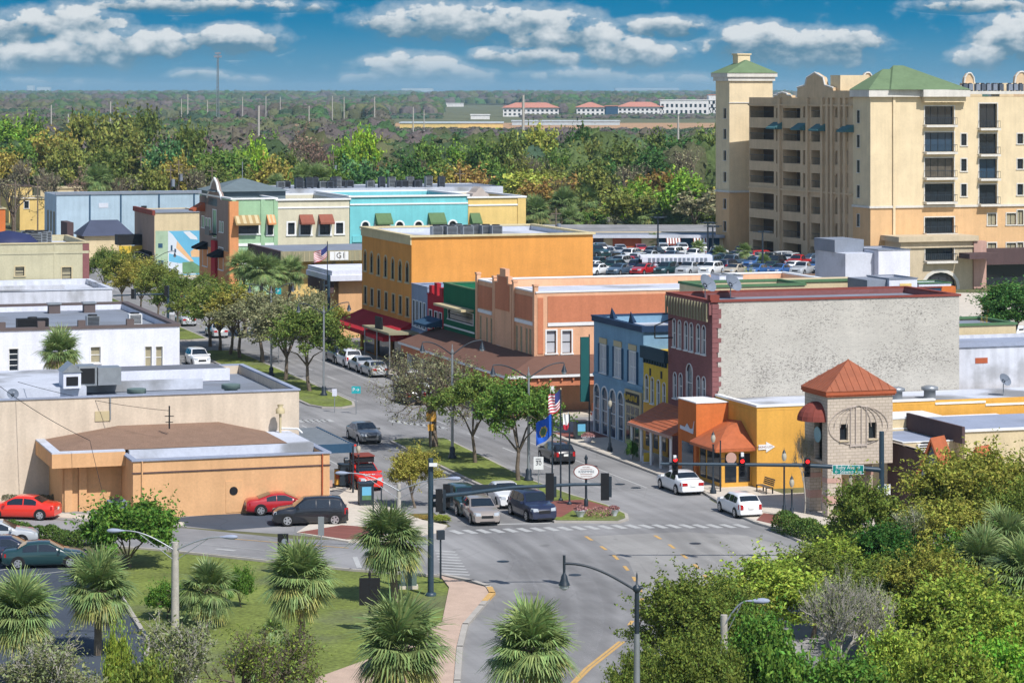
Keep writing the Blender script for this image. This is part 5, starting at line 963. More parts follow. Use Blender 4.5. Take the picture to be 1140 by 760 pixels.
# mansard-hipped green roof over the projecting bays
bays = [(0, b.fx(992)), (b.fx(995), b.fx(1023)), (b.fx(1026), b.fx(1072))]
zc = zat(100, Y0)
for i, (a, c) in enumerate(bays):
    yo = (-.0, -.0, -.9)[i]
    if i == 2: MB().box(a, yo, zat(114, Y0), c, -.01, ztop + .4).build('bay_head', M['condo_cream'], b.e)
MB().box(-.5, -.6, zat(108, Y0), b.fx(1072) + .4, D1, zc).box(bays[2][0] - .4, -1.4, zat(108, Y0) + .01, bays[2][1] + .4, -.61, zc + .003).build('cornice', M['condo_trim'], b.e)
MB().box(bays[1][0] - .2, -.25, .2, bays[1][0] + .15, -.003, ztop).build('pipe_recess', M['condo_cream'], b.e)
zr = zat(73, Y0 + 8); xe = b.fx(1072) + .5; xm = b.fx(1016)
rf = MB(); rf.add([(-.6, -.7, zc), (xm + 1, -.7, zc), (xm + 1, D1, zc), (-.6, D1, zc), (4.5, 5.5, zat(77, Y0 + 6)), (xm + 1, 5.5, zat(77, Y0 + 6))], [(0, 1, 5, 4), (0, 4, 3), (3, 4, 5, 2)])
rf.add([(bays[1][0] - 1, -1.2, zc + .01), (xe, -1.5, zc + .01), (xe, D1, zc + .01), (bays[1][0] - 1, D1, zc + .01), (xm, 6, zr), (xm + 1.5, 6, zr)], [(0, 1, 5, 4), (1, 2, 5), (2, 3, 4, 5), (3, 0, 4)])
rf.build('green_roof', M['green_roof'], b.e)
MB().box(b.fx(1072) + .41, -.3, zat(105, Y0), Wd, D1, zat(104, Y0) + .3).build('parapet', M['condo_trim'], b.e)
def cgable(px, pyt, wpx, Yd, par=b):
    w = wpx / F * Yd / 2; x = ((px - 570) / F * Yd); zt = zat(pyt, Yd); zb = ztop - 1; h = zt - zb
    pts = [(-w, zb), (-w, zb + h * .55), (-w * .6, zb + h * .62), (-w * .5, zb + h * .85), (-w * .2, zt - .05), (0, zt), (w * .2, zt - .05), (w * .5, zb + h * .85), (w * .6, zb + h * .62), (w, zb + h * .55), (w, zb)]
    ga = MB().ext([(p[0], 0, p[1]) for p in pts], (0, .6, 0)).build('curved_gable', M['condo_shade'], None, (x, Yd, 0), RC); ga.parent = b.e; ga.matrix_parent_inverse = Matrix.Translation((c0[0], c0[1], 0)).inverted() if False else Matrix(); 
    lx, ly_ = x - c0[0], Yd - c0[1]; ga.location = (lx * cv[0] + ly_ * cv[1], lx * cu[0] + ly_ * cu[1], 0); ga.rotation_euler = (0, 0, 0)
    cm = MB(); 
    for p, q in zip(pts[1:-1], pts[2:-1]): cm.cyl((p[0], -.05, p[1]), (q[0], -.05, q[1]), .14, n=5)
    cm.build('gable_coping', M['condo_trim'], b.e, ga.location)
cgable(1079, 81.5, 22, 385); cgable(1137, 80, 28, 387); cgable(966, 81, 24, 387)
for i, px in enumerate((1083, 1118)): x = b.fx(px, 7); MB().box(x - 1, 6.5, ztop - .5, x + 1.2, 9, ztop + 1.9).build('lift_box', M['condo_cream'], b.e)
for i, px in enumerate((1074, 1080, 1088, 1094, 1100, 1107, 1114, 1124, 1130, 1136)):
    x = b.fx(px, 4); p = b.P(x, 4); ac_unit(*p, zat(104, Y0) + .3, RC, .62, .7, 1.0, 'dark condenser in the row along the condominium roof edge', 'condensers on the condominium roof', 'grey_wall' if i % 3 else 'ac_dark', False)
# entrance bay with big arch
ex0, ex1 = b.fx(1003, -5), b.fx(1083, -5); ez = b.fz(1040, 265, -5)
eo = b.front([(1030, 1062, 276, 290), (1029, 1065, 303, 356, 'arch')], -5); 
mb = MB(); wall(mb, (ex0, -5), (1, 0), (0, -1), ex1 - ex0, 0, ez, [(o[0] - ex0, o[1] - ex0, max(.05, o[2]), o[3], o[4]) for o in eo], .5); mb.quad((ex0, -5, 0), (ex0, -.003, 0), (ex0, -.003, ez), (ex0, -5, ez)); mb.quad((ex1, -5, 0), (ex1, -.003, 0), (ex1, -.003, ez), (ex1, -5, ez)); mb.quad((ex0, -5, ez), (ex1, -5, ez), (ex1, -.003, ez), (ex0, -.003, ez)); mb.build('entrance_bay', M['stone_pale'], b.e)
for i, o in enumerate(eo): window(b.e, ((o[0] + o[1]) / 2, -5, (max(.05, o[2]) + o[3]) / 2), 0, o[1] - o[0], o[3] - max(.05, o[2]), o[4], trim='condo_trim', tw=.45 if i else .12, nx=4, nz=2, depth=.45, sill=False)
balcony(b.e, eo[0][0], eo[0][1], eo[0][2], -5); MB().box(ex0 - .6, -5.6, ez - .45, ex1 + .6, -.01, ez + .25).box(ex0 - .2, -5.25, ez - 1.3, ex1 + .2, -5.01, ez - 1.1).build('entrance_cornice', M['stone_pale'], b.e)
MB().box(ex1 + .02, -5.3, .1, ex1 + 1.9, -.02, ez - .5).build('rose_pier', M['rose_block'], b.e)
MB().box(ex1 + 2.2, -1.6, 3.0, Wd, -.02, 5.2).build('cafe_awning', M['fascia_brown'], b.e); MB().box(ex1 + 2.2, -.12, .1, Wd, -.021, 2.99).build('cafe_front', M['glass'], b.e)
MB().box(ex1 + 1.9, -.25, b.fz(1110, 294.5), Wd, -.003, b.fz(1110, 294.5) + .25).build('band', M['condo_trim'], b.e)
MB().box(ex1 - 2.3, -8.5, 4.3, ex1 + 2.0, -5.4, 5.0).build('door_canopy', M['fascia_brown'], b.e)
# receding balcony wing
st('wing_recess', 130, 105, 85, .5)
P0 = b.P(0, D1); k = (834 - 570) / F; Yt = 406; P1 = (k * Yt, Yt); dv = Vector((P1[0] - P0[0], P1[1] - P0[1])); Lw = dv.length; dv.normalize(); ang = math.atan2(dv.y, dv.x)
wing = Bd('condominium_wing', 'tmp', P0, ang - math.pi / 2); wing.e.name = 'wing'; we = wing.e
for kk in ('label', 'category'): del we[kk]
we.parent = b.e; lx, ly_ = P0[0] - c0[0], P0[1] - c0[1]; we.location = (lx * cv[0] + ly_ * cv[1], lx * cu[0] + ly_ * cu[1], 0); we.rotation_euler = (0, 0, ang - math.pi / 2 - RC)
YS = [[(118.5, 131), (142.5, 155.5), (166, 179.5), (190, 203.5), (215, 233), (243, 259)], [(120.5, 131.5), (143, 157), (167, 182), (191.5, 207), (218, 236), (246, 264.5)], [(119, 131), (143, 158), (167.5, 183.5), (193, 209), (219.5, 238.5), (248.5, 267.5)]]
cols = [(834.5, 861.5, 0), (871.5, 891, 1), (903, 915, 2)]; nar = [(864, 868, 1), (894, 898, 2), (918.5, 920.5, 2), (924.3, 926, 2), (929.5, 934.5, 2), (937.5, 940, 2), (943, 944.3, 2)]
ops = []
for a, c, q in cols + nar:
    for (u_, v_) in YS[q]:
        y0_, y1_ = sorted((wing.ly(a), wing.ly(c))); zt_, zb_ = wing.lz((a + c) / 2, u_), wing.lz((a + c) / 2, v_)
        ops.append((y0_, y1_, zb_, zt_, 'arch' if (a, c) in ((929.5, 934.5),) else 'rect'))
gl = [(838, 861, 268, 281), (872, 892, 271, 283), (902, 915, 275, 288), (928, 932, 280, 292), (934, 938, 280, 292)]
for a, c, u_, v_ in gl: y0_, y1_ = sorted((wing.ly(a), wing.ly(c))); ops.append((y0_, y1_, PK + .1, wing.lz((a + c) / 2, u_), 'rect'))
Hw = zat(110, P1[1]) + .2
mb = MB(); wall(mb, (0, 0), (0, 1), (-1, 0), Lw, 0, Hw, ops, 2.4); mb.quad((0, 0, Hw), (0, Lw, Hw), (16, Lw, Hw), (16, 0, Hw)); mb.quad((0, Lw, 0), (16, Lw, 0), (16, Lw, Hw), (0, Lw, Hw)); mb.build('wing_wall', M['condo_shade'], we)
for o in ops:
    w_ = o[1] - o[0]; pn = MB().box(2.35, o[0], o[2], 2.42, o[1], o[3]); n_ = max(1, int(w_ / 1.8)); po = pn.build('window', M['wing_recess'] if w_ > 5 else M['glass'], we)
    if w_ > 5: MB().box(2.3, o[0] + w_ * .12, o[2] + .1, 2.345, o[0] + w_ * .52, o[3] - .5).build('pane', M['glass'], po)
    if w_ > 2 and o[2] > 1:
        rl = MB(); rl.box(.05, o[0], o[2] + .9, .1, o[1], o[2] + .96)
        for q in range(int(w_ / .4)): rl.box(.06, o[0] + q * .4, o[2], .09, o[0] + q * .4 + .04, o[2] + .9)
        rl.build('railing', M['dark_metal'], we)
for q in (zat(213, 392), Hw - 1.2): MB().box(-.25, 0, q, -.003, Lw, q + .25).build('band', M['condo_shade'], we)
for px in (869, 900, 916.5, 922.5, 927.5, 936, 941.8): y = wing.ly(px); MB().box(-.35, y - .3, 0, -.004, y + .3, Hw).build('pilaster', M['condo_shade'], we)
for px, py in ((866, 139), (893.5, 140), (914, 141), (945.5, 142)):
    y = wing.ly(px); awning(we, -.02, y, wing.lz(px, py - 3), 2.6, 1.3, .8, -math.pi / 2, 'teal_awning' if 'teal_awning' in M else mk('teal_awning', A(75, 125, 130), .7) and 'teal_awning')
for px, pyt, wpx in ((872, 103, 20), (908, 81, 40), (940, 104, 20)):
    y = wing.ly(px); yw = abs(wing.ly(px - wpx / 2) - wing.ly(px + wpx / 2)) / 2; zt_ = wing.lz(px, pyt); h = zt_ - Hw
    pts = [(-.1, y - yw, Hw), (-.1, y - yw, Hw + h * .4), (-.1, y - yw * .55, Hw + h * .5), (-.1, y - yw * .45, Hw + h * .8), (-.1, y, zt_), (-.1, y + yw * .45, Hw + h * .8), (-.1, y + yw * .55, Hw + h * .5), (-.1, y + yw, Hw + h * .4), (-.1, y + yw, Hw)]
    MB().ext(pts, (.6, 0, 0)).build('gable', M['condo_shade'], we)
    cm = MB(); 
    for p, q in zip(pts[1:-1], pts[2:-1]): cm.cyl(p, q, .15, n=5)
    cm.build('gable_coping', M['condo_trim'], we)
MB().box(-.3, 0, Hw, .3, wing.ly(921), Hw + 1.0).build('parapet', M['condo_shade'], we); MB().box(.5, wing.ly(932), Hw, 5, wing.ly(921), zat(84, 386)).build('lift_box', M['condo_cream'], we)
# far tower
Yt = 411; T0 = ((812 - 570) / F * Yt, Yt); lx, ly_ = T0[0] - c0[0], T0[1] - c0[1]; tl = (lx * cv[0] + ly_ * cv[1], lx * cu[0] + ly_ * cu[1])
te = link('stair_tower', None, b.e, (*tl, 0), 0); tw_ = 50 / F * Yt + .3; td = 5.4; zt_ = zat(88, Yt); zs = zat(213.5, Yt)
lwo = [(1.2, 2.3, zat(a + 11, Yt), zat(a, Yt), 'rect') for a in (121, 144, 168, 192, 222, 247)]
mb = MB(); wall(mb, (0, 0), (0, 1), (-1, 0), td, zs, zt_, [o for o in lwo if o[2] > zs], .25); mb.quad((0, 0, zs), (tw_, 0, zs), (tw_, 0, zt_), (0, 0, zt_)); mb.quad((tw_, 0, zs), (tw_, td, zs), (tw_, td, zt_), (tw_, 0, zt_)); mb.build('upper_wall', M['condo_cream'], te)
mb = MB(); wall(mb, (0, 0), (0, 1), (-1, 0), td, 0, zs - .003, [o for o in lwo if o[2] < zs], .25); mb.quad((0, 0, 0), (tw_, 0, 0), (tw_, 0, zs), (0, 0, zs)); mb.quad((tw_, 0, 0), (tw_, td, 0), (tw_, td, zs), (tw_, 0, zs)); mb.build('lower_wall', M['condo_peach'], te)
for o in lwo: window(te, (0, (o[0] + o[1]) / 2, (o[2] + o[3]) / 2), -math.pi / 2, o[1] - o[0], o[3] - o[2], trim='condo_trim', tw=.05)
MB().box(-.3, -.3, zt_ - .3, tw_ + .3, td + .3, zt_ + .3).box(-.55, -.55, zt_ + .3, tw_ + .55, td + .55, zt_ + .9).build('cornice', M['condo_trim'], te); MB().box(-.2, -.2, zs - .15, tw_, -.003, zs + .15).box(-.2, -.003, zs - .15, -.003, td, zs + .15).box(-.1, -.12, zat(115, Yt), tw_, -.003, zat(114, Yt)).build('band', M['condo_trim'], te)
za = zt_ + .9; zb_ = zat(67, Yt + 3); MB().add([(-.65, -.65, za), (tw_ + .65, -.65, za), (tw_ + .65, td + .65, za), (-.65, td + .65, za), (tw_ / 2, td * .3, zb_), (tw_ / 2, td * .7, zb_)], [(0, 1, 4), (1, 2, 5, 4), (2, 3, 5), (3, 0, 4, 5)]).build('green_roof', M['green_roof'], te)
MB().box(tw_ / 2 - 1, td * .5, zb_ - 1, tw_ / 2 + 1, td * .5 + 2, zb_ + .8).box(tw_ / 2 - 1.15, td * .5 - .15, zb_ + .8, tw_ / 2 + 1.15, td * .5 + 2.15, zb_ + 1).build('chimney', M['condo_cream'], te)
# strip mall behind the car park
b = Bd('strip_mall', 'low cream and terracotta shop strip with striped awnings beyond the car park', ((652 - 570) / F * 413, 413), R(1)); w = b.fx(806); H = zat(262.5, 413); 
b.shell(w, 12, H, M['beige'], M['roof_grey'], par=.15); MB().box(-.3, -1.0, H - .3, w, .3, H + .12).build('canopy_roof', M['roof_white'], b.e)
MB().box(b.fx(682), -.1, 0, b.fx(714), -.003, H - .35).build('terracotta_panel', M['terracotta'], b.e); MB().box(b.fx(660), -.09, 0, b.fx(672), -.003, H - .4).build('brown_panel', M['fascia_brown'], b.e); MB().box(b.fx(731), -.1, 0, b.fx(801), -.003, H - .35).build('blue_panel', M['awn_blue'], b.e)
for px0, px1 in ((741, 757), (771, 788)): awning(b.e, (b.fx(px0) + b.fx(px1)) / 2, -1.05, H - .3, b.fx(px1) - b.fx(px0), .9, .8, 0, 'maroon', 5, 'white_trim')
# distant white institutional buildings, sheds and houses
def far(label, px0, px1, pyt, pyb, wm, rm, wins=True, D=25, hip=False, name='distant_building'):
    Y = CH * F / (pyb - HZ); x0 = (px0 - 570) / F * Y; x1 = (px1 - 570) / F * Y; H = zat(pyt, Y); w = x1 - x0
    b = Bd(name, label, (x0, Y), 0); fo = []
    if wins:
        n = max(2, int((px1 - px0) / 5)); st_ = w / n; fo = [(st_ * (i + .25), st_ * (i + .75), H * q, H * (q + .22), 'rect') for i in range(n) for q in ((.15, .55) if H > 8 else (.35,))]
    mb = MB(); wall(mb, (0, 0), (1, 0), (0, -1), w, 0, H, fo, .6); mb.box(0, .7, 0, w, D, H); mb.build('wall', M[wm], b.e)
    if hip: e = 1.5; h = min(7, D * .2); MB().add([(-e, -e, H), (w + e, -e, H), (w + e, D + e, H), (-e, D + e, H), (D / 2, D / 2, H + h), (w - D / 2, D / 2, H + h)], [(0, 1, 5, 4), (1, 2, 5), (2, 3, 4, 5), (3, 0, 4)]).build('roof', M[rm], b.e)
    else: MB().box(-.5, -.5, H, w + .5, D, H + .8).build('roof', M[rm], b.e)
    if fo:
        g = MB(); g.box(.1, .55, .1, w - .1, .68, H - .1); g.build('glazing', M['glass'], b.e)
    return b
st('far_white', 232, 228, 225, .9); st('far_red', 200, 135, 115, .9); st('far_grey', 190, 200, 205, .9); st('far_purple', 120, 85, 110, .8)
far('long white campus building with terracotta roof, left wing on the horizon', 560, 622, 120, 130, 'far_white', 'far_red', hip=True)
far('white campus building with terracotta roof beside the dark glass link', 642, 673, 119.5, 130, 'far_white', 'far_red', hip=True)
far('dark glass link between the two white campus buildings', 674, 688, 118.5, 130, 'awn_blue', 'far_red', False)
far('white campus building with stepped front right of the glass link', 688, 738, 119, 129, 'far_white', 'far_red', hip=True)
far('tall white flat-roofed block near the condominium tower', 735, 798, 112, 129, 'far_white', 'far_white')
far('small red roofed tower peeping beside the condominium', 789, 800, 106, 129, 'far_white', 'far_red', hip=False)
far('long pale green shed roof beyond the treetops', 445, 560, 137.5, 143, 'yellow_shop', 'far_grey', False, 40); far('long white shed beside the earth strip', 570, 690, 135.5, 139.5, 'far_grey', 'far_grey', False, 30)
far('white house with a red gable roof above the big bare tree', 290, 309, 138, 145, 'far_white', 'far_red', True, 15, True); far('purple roofed house right of the big bare tree', 373, 400, 140, 147, 'far_white', 'far_purple', True, 18, True)
far('low pale shed left of the red gabled house', 248, 292, 143, 147.5, 'far_grey', 'far_grey', False); far('small white house far beyond the trees', 198, 212, 134, 137, 'far_white', 'far_white', False); far('white shed among distant trees on the left', 166, 182, 143.5, 149, 'far_grey', 'far_grey', False)
far('white bungalow near the horizon in the middle', 492, 516, 115.5, 119, 'far_white', 'far_white', False); far('peach house near the right end of the pale shed', 561, 575, 118, 125, 'far_white', 'far_red', True, 15); far('white bungalow by the pale shed', 524, 545, 128.5, 133, 'far_white', 'far_white', False)
far('grey hospital block on the skyline in the middle', 447, 482, 98.5, 103.5, 'far_grey', 'far_grey', False, 200); far('pale skyline block above the campus roofs', 592, 607, 101, 104, 'far_white', 'far_white', False, 200); far('wide blue grey stadium on the skyline', 685, 756, 98, 103.2, 'blue_metal', 'awn_blue', False, 300); far('pair of pale towers faint on the left horizon', 30, 37, 95.5, 103.3, 'far_grey', 'far_grey', False, 100); far('faint pale block next to the left horizon towers', 41, 55, 97, 103.3, 'far_grey', 'far_grey', False, 100)
# ---------------------------------------------------------------- vegetation
FB = 1.9
def desat(c, k=.04): y = .3 * c[0] + .6 * c[1] + .1 * c[2]; return tuple(min(.5, (x * (1 - k) + y * k) * FB) for x in c)
mk('leaf', (.07, .1, .02), .6, 0, objcol=True, island=.5, transl=.2, spec=.1)
mk('bark', (.16, .125, .095), .95, .3, 3, fine=.3); mk('bark_pale', (.42, .39, .34), .9, .2, 3, fine=.2); mk('palm_bark', (.2, .16, .12), .95, .3, 4, fine=.3)
mk('frond', (.21, .29, .10), .5, 0, island=.4, transl=.2, spec=.35); mk('frond_yellow', (.36, .37, .11), .6, 0, island=.35, transl=.25); mk('frond_dead', (.3, .2, .14), .8, 0, island=.3)
def leafq(c, rng, ls, up=.5):
    n = len(c); nv = rng.normal(size=(n, 3)); nv[:, 2] += up; nv /= np.linalg.norm(nv, axis=1)[:, None]
    a = rng.normal(size=(n, 3)); a -= (a * nv).sum(1)[:, None] * nv; a /= np.linalg.norm(a, axis=1)[:, None]; b = np.cross(nv, a)
    s_ = (ls * rng.uniform(.6, 1.35, n))[:, None]
    v = np.stack([c + a * s_, c + b * s_ * .5, c - a * s_, c - b * s_ * .5], 1).reshape(-1, 3)
    return v
def crown_pts(rng, cr, zc, rz, nc, n, cl, flat=.75, hollow=.5, spray=.3):
    """clump centres inside an uneven ellipsoid, then leaf positions round them"""
    d = rng.normal(size=(nc, 3)); d /= np.linalg.norm(d, axis=1)[:, None]; d[:, 2] = np.where(d[:, 2] < -.35, -d[:, 2], d[:, 2])
    r = rng.uniform(hollow, 1.0, nc) ** .6; lob = 1 + .22 * np.sin(3 * np.arctan2(d[:, 1], d[:, 0]) + rng.uniform(0, 6)) * (1 - abs(d[:, 2]))
    c = d * (r * lob)[:, None] * np.array([cr, cr, rz]) * .86 + np.array([0, 0, zc])
    w = rng.uniform(.5, 1.5, nc); w /= w.sum(); idx = rng.choice(nc, n, p=w); sz = rng.uniform(.65, 1.35, nc)
    g = rng.normal(size=(n, 3)); g /= (np.linalg.norm(g, axis=1)[:, None] ** .45); p = c[idx] + g * (cl * sz[idx])[:, None] * np.array([.55, .55, .55 * flat])
    # sprays reaching outward give a ragged outline
    ns = nc * 3; so = rng.integers(0, nc, ns); sdv = c[so] - np.array([0, 0, zc - rz * .1]); sdv = sdv / np.linalg.norm(sdv, axis=1)[:, None] + rng.normal(size=(ns, 3)) * .45; m = rng.random(n) < spray; k = rng.integers(0, ns, n)
    t = rng.uniform(0, 1, n) ** .8; sp = c[so[k]] + sdv[k] * (t * cl * 1.5)[:, None] + rng.normal(size=(n, 3)) * (cl * .13); p = np.where(m[:, None], sp, p)
    return c, p
def limbs(mb, rng, c, z0, r0, nmain, zc, jit=.3, thin=.03, n=6):
    top = Vector((rng.normal() * .15, rng.normal() * .15, z0)); mb.tube([(0, 0, 0), tuple(top * .5 + Vector((rng.normal() * .08, 0, 0))), tuple(top)], [r0 * 1.15, r0 * .9, r0 * .75], n)
    sel = c[rng.choice(len(c), min(nmain, len(c)), replace=False)]; nodes = [(top, r0 * .6)]
    for q in sel:
        q = Vector(q); m1_ = top.lerp(q, .35) + Vector((0, 0, .1 * (q - top).length)); m2_ = top.lerp(q, .7) + Vector(rng.normal(size=3) * jit * .4)
        mb.tube([top, m1_, m2_, q], [r0 * .55, r0 * .38, r0 * .22, thin], 5); nodes += [(m1_, r0 * .35), (m2_, r0 * .22), (q, thin)]
    for q in c:
        q = Vector(q); b_ = min(nodes, key=lambda a: (a[0] - q).length)
        if (b_[0] - q).length > .15: mb.tube([b_[0], b_[0].lerp(q, .5) + Vector(rng.normal(size=3) * jit * .3), q], [min(b_[1], .07), .03, .012], 4)
def tree_mesh(seed, H, cr, z0, r0, nc, nl, ls, cl=None, twigs=0, flat=.75, hollow=.5, spray=.3):
    rng = np.random.default_rng(seed); zc = (H + z0) / 2 + .05 * H; rz = (H - z0) / 2
    cl = cl or cr * .26; c, p = crown_pts(rng, cr, zc, rz, nc, nl, cl, flat, hollow, spray)
    mb = MB(); limbs(mb, rng, c, z0 + rz * .25, r0, 6, zc)
    tm = mb.mesh('trunk', [M['bark']]); v = leafq(p, rng, ls); q = np.arange(len(v)).reshape(-1, 4); return tm, npmesh('crown', v, q, M['leaf'])
def bare_mesh(seed, H, spread, r0, depth=6, pale=False, nl=0, ls=.1, kids=3, z0=.25, upright=.25):
    rng = random.Random(seed); mb = MB(); tips = []
    def br(p, d, L, r, k):
        e = p + d * L; mid = p.lerp(e, .5) + Vector((rng.gauss(0, 1), rng.gauss(0, 1), rng.gauss(0, .6))) * L * .07
        mb.cyl(p, mid, r, r * .82, 6 if k > 3 else 3, 0, False); mb.cyl(mid, e, r * .82, r * .62, 6 if k > 3 else 3, 0, False)
        if k == 0: tips.append(e); return
        for i in range(kids if k < depth else kids + 1):
            a = d.orthogonal().normalized(); a.rotate(Matrix.Rotation(rng.uniform(0, 6.283), 3, d)); q = (d + a * rng.uniform(.35, .85) * spread + Vector((0, 0, upright))).normalized()
            br(p.lerp(e, rng.uniform(.55, 1)), q, L * rng.uniform(.62, .85), r * .58, k - 1)
            if k < 3: tips.append(p.lerp(e, rng.random()))
    br(Vector((0, 0, 0)), Vector((rng.gauss(0, .05), rng.gauss(0, .05), 1)).normalized(), H * z0, r0, depth)
    # fit to height
    zs = max(v[2] for v in mb.v); k = H / zs; mb.v = [(x * k, y * k, z * k) for x, y, z in mb.v]; tips = np.array([tuple(t * k) for t in tips])
    tm = mb.mesh('trunk', [M['bark_pale' if pale else 'bark']]); cm = None
    if nl:
        g = np.random.default_rng(seed); c = tips[g.integers(0, len(tips), nl)] + g.normal(size=(nl, 3)) * .16; v = leafq(c, g, ls); cm = npmesh('crown', v, np.arange(len(v)).reshape(-1, 4), M['leaf'])
    return tm, cm
def tree(name, label, tm, cm, x, y, col, sc=(1, 1, 1), group=None, rz=None, z=0, far=False):
    if y < 165: col = (col[0] * 1.0, col[1] * 1.2, col[2] * .8)
    elif y > 470: col = (col[0] * 1.3, col[1] * 1.28, col[2] * 1.1)
    elif y < 420: col = (col[0] * 1.3, col[1] * 1.38, col[2] * 1.1)
    e = thing(name, label, 'tree', (x, y, z), random.uniform(0, 6.28) if rz is None else rz, group); link('trunk', tm, e)
    if cm: link('crown', cm, e, color=(*desat(col), 1))
    e.scale = sc; return e
C_OLIVE = (.09, .10, .024); C_DOL = (.062, .082, .02); C_GREEN = (.06, .10, .02); C_DARK = (.028, .062, .016); C_LIME = (.12, .19, .015); C_YEL = (.145, .125, .028); C_ORG = (.15, .10, .03); C_GREY = (.12, .115, .07); C_TEAL = (.04, .09, .035); C_PURP = (.13, .085, .07); C_BRIGHT = (.09, .155, .018); C_ACID = (.15, .165, .03)
# --- palms
def palm_mesh(seed, R_=1.95, n=84, dead=14, young=False):
    rng = random.Random(seed); ms = [MB(), MB(), MB()]
    def frond(mb, az, el, L, w=1.0, droop=1.0, nb=28):
        d = Vector((math.cos(az) * math.cos(el), math.sin(az) * math.cos(el), math.sin(el))); side = Vector((-math.sin(az), math.cos(az), 0)); upv = d.cross(side) * -1
        pl = L * rng.uniform(.30, .50); tip = d * pl + Vector((0, 0, -.06)); mb.cyl((0, 0, 0), tip, .025, .015, 3, 0, False)
        fan = d + Vector((0, 0, -.35 * droop)); fan.normalize(); L2 = L - pl
        for i in range(nb):
            t = (i / (nb - 1) - .5) * 2; a = t * R(105); ln = L2 * (1.05 - .35 * abs(t)) * rng.uniform(.9, 1.08)
            bd = (fan * math.cos(a) + side * math.sin(a) + upv * (-.12 + .22 * abs(t))).normalized()
            p1 = tip + bd * ln * .55; bd2 = (bd + Vector((rng.uniform(-.15, .15), rng.uniform(-.15, .15), -.6 * droop - rng.uniform(0, .4)))).normalized(); p2 = p1 + bd2 * ln * .45
            q = bd.cross(upv).normalized() * (.032 * w); q2 = q * .25 + Vector((0, 0, 0))
            mb.add([tip - q * .4, tip + q * .4, p1 + q, p1 - q, p2 + q2, p2 - q2], [(0, 1, 2, 3), (3, 2, 4, 5)])
    for i in range(n):
        q = i / n; el = R(86 - 140 * q ** .9 + rng.uniform(-14, 14)); az = i * 2.399 + rng.uniform(-.5, .5)
        frond(ms[0] if q < .68 or rng.random() < .45 else ms[1], az, el, R_ * rng.uniform(.76, 1.06), 1, .25 + .85 * q)
    for i in range(dead): frond(ms[2], rng.uniform(0, 6.28), R(rng.uniform(-80, 5)), R_ * rng.uniform(.5, .8), 1.3, 1.6, 12)
    return [m.mesh(nm, [M[mm]]) for m, nm, mm in zip(ms, ('crown', 'lower_fronds', 'dead_fronds'), ('frond', 'frond_yellow', 'frond_dead'))]
PALMS = [palm_mesh(k, 1.95, 84 - 8 * k, 24 + 6 * k) for k in range(3)] + [palm_mesh(9, 1.95, 44, 3)]
def trunk_mesh(h, r=.17, seed=0):
    rng = random.Random(seed); pts = []; rs = []; n = max(3, int(h / .5)); lx = rng.uniform(-.12, .12)
    for i in range(n + 1): q = i / n; pts.append((lx * q * q * h * .4, 0, h * q)); rs.append(r * (1.15 - .25 * q) * rng.uniform(.93, 1.07))
    mb = MB(); mb.tube(pts, rs, 9)
    for i in range(26): a = rng.uniform(0, 6.28); z = h - rng.uniform(0, .7); mb.cyl((pts[-1][0] + math.cos(a) * r * .8, math.sin(a) * r * .8, z), (pts[-1][0] + math.cos(a) * r * 2.0, math.sin(a) * r * 2.0, z + .3), .04, .02, 3)
    return mb.mesh('trunk', [M['palm_bark']]), pts[-1][0]
def palm(label, px, py, Y, Rr=1.95, k=0, group=None, name='palm_tree', z0=0):
    x = (px - 570) / F * Y; h = zat(py, Y) - z0; e = thing(name, label, 'palm tree', (x, Y, z0), random.uniform(0, 6.28), group)
    tm, dx = trunk_mesh(h, .17 * Rr / 1.95, int(px)); link('trunk', tm, e); s_ = Rr / 1.95 * 1.14
    for me in PALMS[k % 4]:
        o = link(me.name.split('.')[0], me, e, (dx, 0, h)); o.scale = (s_, s_, s_); o.rotation_euler = (0, 0, random.uniform(0, 6))
    e.rotation_euler = (R(random.uniform(-3, 3)), R(random.uniform(-3, 3)), e.rotation_euler[2]); e.scale = (1, 1, 1)
    return e
palm('cabbage palm with dead fronds standing on the lawn left of the black sign', 337, 645, 126.5, 2.0, 0)
palm('tall cabbage palm with brown skirt beside the traffic signal pole', 440, 602, 144.5, 2.15, 1)
palm('cabbage palm with a yellowing skirt at the edge of the parking lot', 109, 657, 131, 2.05, 2)
palm('green palm clump behind the concrete lamp post', 229, 655, 138, 1.75, 3)
palm('cabbage palm at the left edge of the picture over the parking lot', 25, 683, 124, 1.95, 1)
palm('bushy palm at the bottom beside the curving footpath', 455, 722, 113, 2.35, 2)
palm('full green palm at the bottom over the curving road', 597, 722, 95, 1.85, 0)
palm('low palm mostly hidden in the shrubs at the lower left', 300, 742, 118, 1.6, 3)
palm('yellow green palm in front of the white building', 68, 392, 212, 2.0, 2)
palm('palm among the trees at the right edge, upper one', 1122, 600, 140, 2.0, 3); palm('palm among the trees at the right edge, lower bluish one', 1095, 630, 132, 2.0, 0); palm('palm among the trees at the right edge, lowest one', 1136, 640, 128, 2.0, 1)
palm('tiny young palm on the lawn by the cabbage palm', 305, 700, 136, .75, 3)
for i, (px, py, Y) in enumerate(((273, 296, 299), (290, 300, 297), (305, 303, 301), (322, 302, 303))): palm('street palm in the cluster in front of the bank canopy', px, py, Y, 2.2, 3, 'palms before the bank')
